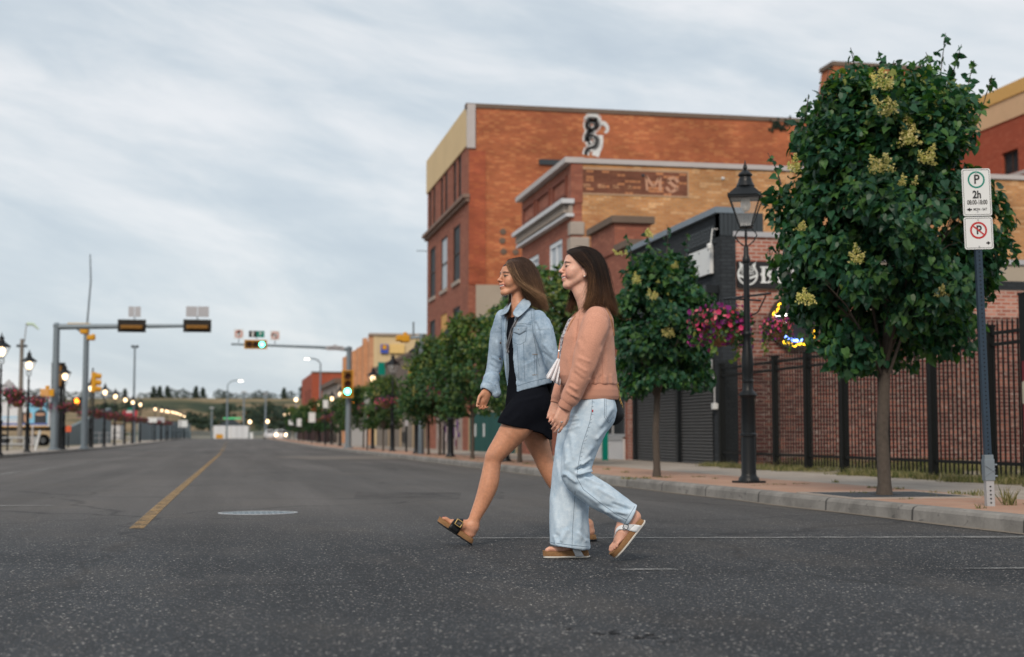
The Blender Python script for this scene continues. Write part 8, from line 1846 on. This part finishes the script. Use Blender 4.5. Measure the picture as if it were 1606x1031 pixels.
V, F = G.mesh(); V = smooth_mesh(V, F, 2, .4); V = smooth_low(V, F, 1.2); C = np.array(SKR) * (1 + .08 * vnoise(V * 14)[:, None]); lg = (V[:, 2] < .95); C[lg] = C[lg] * .55 + np.array((.60, .30, .20)) * .45
face_color(V, hoR, HR, hr, SKR, (.50, .17, .15), (.025, .015, .012), (.72, .24, .18), C)
np_mesh('body', V, F, M['skin'], Q.root, True, np.clip(C, 0, 1)); eyes(Q, hoR, HR, hr)
# blouse under the jacket
G = field_for(Q.pts([(915, 480, 0, .2), (910, 600, 0, .2)]), .0045)
G.loft(Q.rows([(925, 489, 0, .052, .09), (918, 500, 0, .095, .14), (912, 530, 0, .118, .14), (910, 560, 0, .118, .135), (910, 600, 0, .115, .135)], tr_), .01)
G.chain(Q.pts([(915, 470, -.0, .062), (918, 488, 0, .066)]), .01, cut=True)
t = NT('print_blouse'); a_ = t.n('ShaderNodeTexVoronoi', {'Vector': t.obj(), 'Scale': 70.0}); M['blouse'] = t.fin(t.ramp(t.math('ADD', a_.outputs['Distance'], t.math('MULTIPLY', t.noise(60, 3), .4)), [(.58, (.60, .59, .60)), (.74, (.34, .31, .33)), (.9, (.14, .11, .13))]), .9)
bl_, _, _ = cloth_mesh('blouse', G, M['blouse'], Q.root, Q, nz=[((18, 18, 6), .006)])
# white blouse tail flaring in the wind
grid_ = []
for f_ in (0, .25, .5, .75, 1.0):
    row = []
    for j_ in range(15):
        u_ = j_ / 14; x_ = (874 + u_ * 8) * (1 - f_) + (854.5 + u_ * 23 + 1.5 * math.sin(j_ * 1.9)) * f_; y_ = (562 + u_ * 3) * (1 - f_) + (591 + u_ * 14 + 1.6 * math.cos(j_ * 2.3)) * f_
        row.append(Q.loc(x_, y_, -.055 + .035 * f_ * math.sin(j_ * 1.55) - .03 * f_ * (1 - u_)))
    grid_.append(row)
white_ = plain('white_cotton', (.74, .74, .77), .9, 0, .05)
np_mesh_any('blouse_tail', *(lambda A: (A.reshape(-1, 3), [(i * 15 + j, i * 15 + j + 1, (i + 1) * 15 + j + 1, (i + 1) * 15 + j) for i in range(4) for j in range(14)]))(np.array(grid_)), white_, bl_).modifiers.new('solid', 'SOLIDIFY').thickness = .003
# bomber jacket
G = field_for(Q.pts([(920, 470, 0, .24), (925, 630, 0, .24), (885, 650, -.18, .07), (873, 640, .12, .07)]), .0038)
G.loft(Q.rows([(930, 476, 0, .055, .085), (930, 486, 0, .090, .140), (925, 502, 0, .128, .176), (920, 530, 0, .150, .182), (919, 560, 0, .160, .184), (921, 590, 0, .168, .188), (924, 603, 0, .160, .184), (924, 606, 0, .150, .172)], tr_), .012)
G.chain(Q.pts([(936, 499, -.150, .068), (933, 513, -.165, .076)]), .022); G.chain(Q.pts([(934, 508, -.165, .074), (931, 520, -.180, .077), (925, 540, -.205, .073), (917, 566, -.215, .066), (909, 590, -.21, .060), (900, 612, -.195, .056), (894, 624, -.185, .050)]), .004)
G.chain(Q.pts([(930, 500, .155, .070), (912, 540, .19, .068), (898, 575, .19, .060), (884, 605, .15, .052), (878, 622, .13, .046)]), .022)
G.chain(Q.pts([(912, 462, -.0, .060), (918, 482, 0, .062)]), .006, cut=True)
fr = frame(YR); cR = Q.loc(920, 540, 0)
def wedgeR(X, Y, Z):
    x, y = X - cR[0], Y - cR[1]; u = x * fr[0, 0] + y * fr[1, 0]; v = x * fr[0, 1] + y * fr[1, 1]; zz = Z - Q.loc(905, 490, 0)[2]
    wdt = np.interp(zz.ravel(), [-.45, -.36, -.26, -.12, -.03, .03, .08], [.02, .025, .04, .058, .064, .058, .05]).reshape(zz.shape); us = np.interp(zz.ravel(), [-.3, -.15, -.05, .05], [.08, .07, .045, .03]).reshape(zz.shape)
    return np.maximum(np.abs(v + .012) - wdt, us - u)
G.cut(wedgeR, (-9, -9, .8), (9, 9, 9), .004)
PEACH = (.575, .29, .205)
cr = [(944, 548, 930, 585, .008, 3), (958, 515, 944, 545, -.008, 2.6), (906, 560, 925, 568, .006, 2.2), (903, 572, 920, 583, .006, 2.2), (900, 584, 914, 596, -.005, 2), (905, 535, 915, 550, .005, 3), (935, 590, 933, 604, .008, 2.2), (943, 588, 942, 604, -.007, 2), (950, 590, 951, 603, .007, 2.2), (958, 588, 960, 602, .006, 2.2), (925, 594, 924, 604, .007, 2), (893, 604, 905, 612, .008, 2.2), (888, 612, 904, 624, .008, 2.2), (896, 622, 908, 630, -.006, 2), (884, 540, 880, 590, .006, 4), (905, 500, 902, 540, -.006, 2.4), (925, 500, 915, 530, .004, 5), (950, 500, 955, 530, .004, 3), (890, 560, 896, 600, .005, 3)]
cr = [(a, b, c, d_, am * .6, w * 1.25) for a, b, c, d_, am, w in cr]
bj, BV, BF = cloth_mesh('bomber_jacket', G, M['cloth'], Q.root, Q, cr, [((11, 11, 7), .006), ((34, 34, 16), .0018)], PEACH, 2)
SB = Surf(Q, [(BV, BF)])
for pts in ([(910, 488), (905, 520), (903, 545)], [(944, 550), (945, 585), (946, 602)], [(940, 478), (950, 490), (957, 515)]): SB.seam(pts, .0007, plain('peach_seam', (.44, .20, .135), .9), bj)
for p in ((877, 551), (878.5, 583.5)): SB.button(*p, .0058, M['silver'], bj, 'snap_button')
def ribmat():
    t = NT('peach_rib'); w_ = t.n('ShaderNodeTexWave', {'Vector': t.obj(), 'Scale': 70.0, 'Distortion': .3}, bands_direction='X'); t.bump(w_.outputs[1], .5, .003); return t.fin(t.mix(w_.outputs[1], tuple(x * .88 for x in PEACH), tuple(x * 1.04 for x in PEACH)), .9, 0, .15)
M['rib'] = ribmat()
G = field_for(Q.pts([(924, 596, 0, .22), (924, 640, 0, .22)]), .004); G.loft(Q.rows([(924, 600, 0, .150, .174), (924, 612, 0, .163, .188), (925, 622, 0, .162, .188), (925, 628, 0, .156, .182)], tr_), .004)
fr2 = lambda X, Y, Z: np.maximum(np.abs((X - cR[0]) * fr[0, 1] + (Y - cR[1]) * fr[1, 1]) - .05, .10 - ((X - cR[0]) * fr[0, 0] + (Y - cR[1]) * fr[1, 0])) + 0 * Z
G.cut(fr2, (-9, -9, -9), (9, 9, 9), .004); cloth_mesh('hem_rib', G, M['rib'], bj, Q, nz=[((12, 12, 4), .005)], sm=1)
for rows in ([(893, 625, -.185, .042), (887, 636, -.18, .041), (884.5, 641, -.178, .039)], [(878, 620, .13, .040), (873, 634, .12, .038)]):
    P_ = Q.pts(rows); G = field_for(P_, .003, .02); G.chain(P_, .004); e = np.array(P_[-1][:3]); d = e - np.array(P_[0][:3]); d /= np.linalg.norm(d); G.cut(lambda X, Y, Z: -((X - e[0]) * d[0] + (Y - e[1]) * d[1] + (Z - e[2]) * d[2]), (-9, -9, -9), (9, 9, 9), .003)
    cloth_mesh('cuff', G, M['rib'], bj, Q, nz=[((60, 60, 20), .002)], sm=1)
# jeans
G = field_for(Q.pts([(925, 610, 0, .2), (895, 870, .1, .15), (1000, 810, -.1, .1), (965, 800, -.1, .1)]), .0040)
G.loft(Q.rows([(926, 612, 0, .120, .155), (927, 630, 0, .132, .165), (928, 645, 0, .142, .172), (926, 662, 0, .132, .165), (922, 672, 0, .11, .15)], tr_), .02)
G.chain(Q.pts([(932, 645, -.075, .118), (918, 680, -.09, .106), (908, 712, -.095, .094), (903, 738, -.10, .086), (906, 752, -.10, .080), (925, 768, -.10, .078), (948, 782, -.105, .076), (968, 794, -.11, .072), (988, 808, -.11, .070), (1003, 818, -.11, .068)]), .03)
G.chain(Q.pts([(912, 650, .07, .118), (902, 690, .085, .108), (897, 730, .09, .106), (894, 770, .09, .110), (893, 810, .09, .113), (894, 850, .09, .114), (894, 885, .09, .114)]), .012)
a = Q.loc(863, 855.5, 0); b = Q.loc(924, 862.5, 0); nrm = np.array([-(b - a)[2], 0, (b - a)[0]]); nrm /= np.linalg.norm(nrm); G.cut(lambda X, Y, Z: (X - a[0]) * nrm[0] + (Z - a[2]) * nrm[2] + 0 * Y, (-9, -9, -9), (Q.loc(945, 850, 0)[0], 9, .25), .002)
a = Q.loc(1000, 792, -.1); b = Q.loc(983, 823, -.1); nrm = np.array([-(b - a)[2], 0, (b - a)[0]]); nrm = nrm / np.linalg.norm(nrm); nrm = nrm if nrm[0] < 0 else -nrm
G.cut(lambda X, Y, Z: (X - a[0]) * nrm[0] + (Z - a[2]) * nrm[2] + 0 * Y, (Q.loc(962, 800, 0)[0], -9, .05), (9, 9, .6), .002)
def jcol(V, N, C):
    x, y = Q.px(V); f = vnoise(V * np.array([12, 12, 5])); C = C * (1 + .10 * f)[:, None]; return C
cr = [(884, 655, 905, 652, .004, 2.2), (884, 664, 908, 660, -.004, 2), (886, 676, 910, 668, .004, 2.4), (930, 700, 905, 735, .006, 4), (926, 718, 912, 730, .012, 3), (924, 728, 903, 738, -.012, 2.6), (928, 738, 905, 745, .012, 3), (885, 742, 905, 757, .008, 3), (888, 725, 884, 748, .006, 3), (915, 748, 945, 762, .007, 3), (905, 765, 940, 790, .006, 4), (935, 765, 968, 784, .006, 3), (950, 800, 985, 806, .007, 3), (960, 790, 990, 800, -.006, 2.4), (940, 795, 975, 815, .006, 3), (960, 640, 940, 670, .006, 4), (950, 672, 935, 690, .006, 3), (873, 700, 880, 760, .007, 4), (868, 780, 876, 840, .006, 5), (910, 800, 908, 850, .007, 5), (880, 850, 890, 830, .006, 4), (895, 680, 900, 720, .004, 4), (885, 690, 890, 730, .004, 4), (905, 835, 920, 850, .006, 3), (870, 840, 874, 856, .006, 3)]
cr = [(a, b, c, d_, am * 1.3, w) for a, b, c, d_, am, w in cr]
jn_, NV, NF = cloth_mesh('jeans', G, M['jeans'], Q.root, Q, cr, [((9, 9, 5), .007), ((26, 26, 12), .003)], (.97, .985, 1.0), 2, jcol)
SN = Surf(Q, [(NV, NF)])
for pts, r_ in (([(929, 627), (928, 645), (925, 662), (919, 680), (914, 695), (910, 712), (906, 735), (905, 750), (915, 768), (940, 788), (968, 808), (984, 816)], .0012), ([(902, 770), (900, 800), (898, 830), (897, 858)], .0012), ([(948, 626), (948, 655), (955, 664), (963, 653)], .0012), ([(950.5, 626), (950.5, 653), (955.5, 661), (963, 650)], .0009), ([(864, 851), (894, 855), (923, 858)], .0012), ([(996, 794), (980, 820)], .0012)):
    SN.seam(pts, r_, M['stitch'], jn_)
# stitched puckers along the side seam
for k in range(17):
    y = 632 + k * 6.5; x = np.interp(y, [627, 662, 680, 712, 750], [929, 925, 919, 910, 905]); SN.seam([(x + random.uniform(0, 1.5), y + random.uniform(-2, 2)), (x + random.uniform(2.5, 4.5), y - 1)], .0009, M['stitch'], jn_, 'side_stitch', 2)
SN.patch([(928.5, 643), (930.5, 643), (930.3, 646.5), (928.3, 646.5)], .003, M['sign_red'], jn_, 'red_tab', 2)
# ring and bracelet
hw = Q.loc(879.5, 662.5, -.195)
mb = MB(); c0 = Q.loc(880.5, 662, -.19); mb.tube([Vector(c0) + Vector((.0105 * math.cos(a), .0105 * math.sin(a), .002 * math.cos(a))) for a in np.linspace(0, 6.283, 15)], .0017, 6); mb.obox(Vector(c0) + Vector((0, -.012, 0)), .006, .004, .006); mb.build('ring', M['silver'], Q.root, True)
# sandals with thong straps
for hb, fx, fz, big, PP, nm in ((hb3, (-1, -.03, .0), (0, 0, 1), 1, P3, 'flat'), (hb4, fx4, (-.75, -.10, .55), -1, P4, 'lifted')):
    so = sandal(Q.root, PP, M['cork'], M['white_sole']); A = np.array([PP(-.01, 0, -.04), PP(.26, 0, .0), PP(.1, .06, .12), PP(.1, -.06, .12), PP(0, 0, .1)]); lo, hi = A.min(0) - .03, A.max(0) + .03
    lines = []
    for s_ in (-1, 1): lines.append([(.045, s_ * .046, -.010, .018), (.062, s_ * .044, .012, .018), (.088, s_ * .036, .046, .015), (.115, s_ * .022, .062, .011), (.150, s_ * .008 + .004, .046, .009), (.180, .014, .026, .006), (.188, .015, .006, .005)])
    st = strap(so, PP, lambda G_, hb=hb, fx=fx, fz=fz, big=big: foot(G_, hb, fx, fz, big, 1.0), lines, hb, M['white_strap'], 'thong_strap', lo, hi)
    for s_ in (-1, 1): side_strap(so, PP, s_, .020, .068, .046, .088, M['white_strap'])
    if nm == 'lifted':
        side = -1 if (PP(.08, 1, 0) - PP(.08, 0, 0))[1] > 0 else 1; bc = PP(.082, side * .043, .044); bx_ = PP(.3, side * .0, .9) - PP(0, 0, 0); bx_ /= np.linalg.norm(bx_); bz_ = np.array([0, -1.0, 0]); by_ = np.cross(bz_, bx_); by_ /= np.linalg.norm(by_); mb = MB(); cs = [bc + bz_ * .012 + bx_ * a_ * .013 + by_ * b_ * .012 for a_, b_ in ((-1, -1), (1, -1), (1, 1), (-1, 1), (-1, -1))]
        for a_, b_ in zip(cs, cs[1:]): mb.tube([a_, b_], .0022, 6)
        mb.build('buckle', M['charcoal'], so)
# shoulder bag behind the hip
bg = empty('shoulder_bag', Q.root.location, -YAW); tag(bg, 'small black bag with gold chain hanging behind the peach jacket woman', 'bag')
G = field_for(Q.pts([(966, 625, .06, .08), (968, 665, .06, .08)]), .0035); G.chain(Q.pts([(963, 633, .05, .040), (966, 650, .05, .044)]), .02); G.ell(Q.loc(962, 648, .05), (.052, .05, .070), None, .02); cloth_mesh('bag_body', G, M['black_leather'], bg, Q, sm=2)
mb = MB(); ch = [Q.loc(*p) for p in ((968.5, 600, -.02), (970, 615, .0), (972, 626, .02), (975, 634, .03), (976, 642, .04))]
for a_, b_ in zip(ch, ch[1:]):
    m_ = 4
    for k in range(m_):
        c_ = a_ + (b_ - a_) * (k + .5) / m_; mb.tube([Vector(c_) + Vector((.0045 * math.cos(t_), (.004 if k % 2 else 0) * math.sin(t_), .007 * math.sin(t_))) for t_ in np.linspace(0, 6.283, 9)], .0015, 4)
mb.build('gold_chain', M['gold'], bg)
SB2 = Surf(Q, [(BV, BF)]); ribbon_on(Q, SB2, [(941, 474), (950, 484), (957, 498), (961, 515), (963, 530)], .0045, plain('tan_strap', (.42, .22, .12), .6), bg, 'strap', off=.003)
ribbon_on(Q, SB2, [(903, 496), (896, 507), (889, 522)], .003, plain('tan_strap_front', (.42, .22, .12), .6), bg, 'strap', off=.003)
# hair
G = field_for([(*(hoR), .14)], .0035, .05); G.ell(hoR + HR @ (np.array([-.020, 0, .018]) * hr), [.094 * hr, .076 * hr, .079 * hr], HR, 0.0); G.ell(hoR + HR @ (np.array([.028, 0, .033]) * hr), [.053 * hr, .061 * hr, .0535 * hr], HR, .0); G.chain(Q.pts([(928, 420, 0, .068), (934, 440, .0, .062), (938, 462, .0, .050), (943, 476, 0, .036)]), .03)
G.cut(hairline(hoR, HR, hr), (-9, -9, -9), (9, 9, 9), .004)
capR, _, _ = cloth_mesh('hair', G, M['hair'], Q.root, Q, col=(.012, .008, .006), sm=2)
g_ = lambda rows: [tuple(Q.loc(*r)) for r in rows]
near = [g_([(890, 396, -.01), (897, 400, -.055), (905, 407, -.083), (913, 414, -.094), (922, 422, -.100), (926, 436, -.100), (925, 454, -.10), (921, 472, -.125), (912, 489, -.15)]),
        g_([(892, 394, -.005), (901, 398, -.055), (911, 406, -.085), (920, 415, -.097), (926, 428, -.102), (928, 445, -.104), (927, 460, -.112), (924, 474, -.135), (917, 487, -.155)]),
        g_([(897, 391, .0), (910, 394, -.05), (921, 404, -.083), (929, 417, -.096), (933, 432, -.102), (935, 448, -.104), (935, 462, -.115), (931, 473, -.14), (926, 480, -.155)]),
        g_([(904, 389, .0), (920, 391, -.045), (932, 401, -.075), (939, 416, -.088), (943, 434, -.092), (945, 450, -.094), (947, 464, -.10), (948, 474, -.12), (948, 480, -.135)]),
        g_([(911, 388.5, .01), (927, 391, -.025), (939, 401, -.05), (946, 417, -.062), (950, 436, -.066), (953, 453, -.066), (956, 468, -.066), (960, 482, -.066), (964, 494, -.06)]),
        g_([(915, 389, .03), (931, 392, .015), (943, 403, .0), (950, 420, -.012), (954, 439, -.018), (957, 456, -.02), (960, 470, -.02), (963, 484, -.02), (967, 497, -.02)]),
        g_([(917, 390, .05), (933, 395, .05), (944, 408, .045), (950, 425, .03), (954, 442, .02), (957, 458, .02), (959, 472, .02), (962, 484, .02), (965, 494, .02)])]
far = [g_([(892, 396, .01), (893, 405, .05), (899, 420, .085), (900, 440, .092), (897, 458, .085), (894, 474, .06), (889, 492, .02)]), g_([(898, 392, .02), (904, 400, .07), (907, 420, .09), (906, 440, .095), (902, 458, .09), (898, 476, .06), (893, 494, .02)]), g_([(908, 390, .03), (920, 400, .08), (925, 420, .09), (930, 440, .09), (936, 460, .08), (944, 474, .06), (952, 486, .05)])]
fly = [g_([(925, 420, -.10), (935, 440, -.10), (950, 462, -.09), (960, 480, -.08), (971, 496, -.07)]), g_([(940, 410, -.06), (950, 432, -.06), (958, 455, -.05), (966, 478, -.04), (975, 494, -.03)])]
strands('hair_strands', [(near, 4200, (.013, .008, .0065), (.13, .060, .028), .0009, .005, .50), (near[:3], 600, (.035, .018, .011), (.34, .17, .075), .0009, .006, .32), (near, 300, (.02, .012, .009), (.16, .08, .04), .0006, .014, .4), (far, 1100, (.013, .008, .006), (.11, .05, .026), .0009, .005, .5), (fly, 60, (.04, .022, .015), (.14, .07, .04), .0006, .008, .4)], capR, M['hair'], 5, skull=(hoR, HR, [(np.array([-.020, 0, .018]) * hr, np.array([.100, .081, .084]) * hr), (np.array([.028, 0, .033]) * hr, np.array([.059, .066, .059]) * hr)]), wave=.0065)
mb = MB(); e_ = hoR + HR @ (np.array([-.012, .082, -.052]) * hr); mb.lathe([(.0005, -.004), (.0045, -.002), (.005, 0), (.0035, .003), (.0005, .0045)], tuple(e_), 10); mb.build('earring', plain('pearl', (.8, .8, .78), .2), Q.root, True)
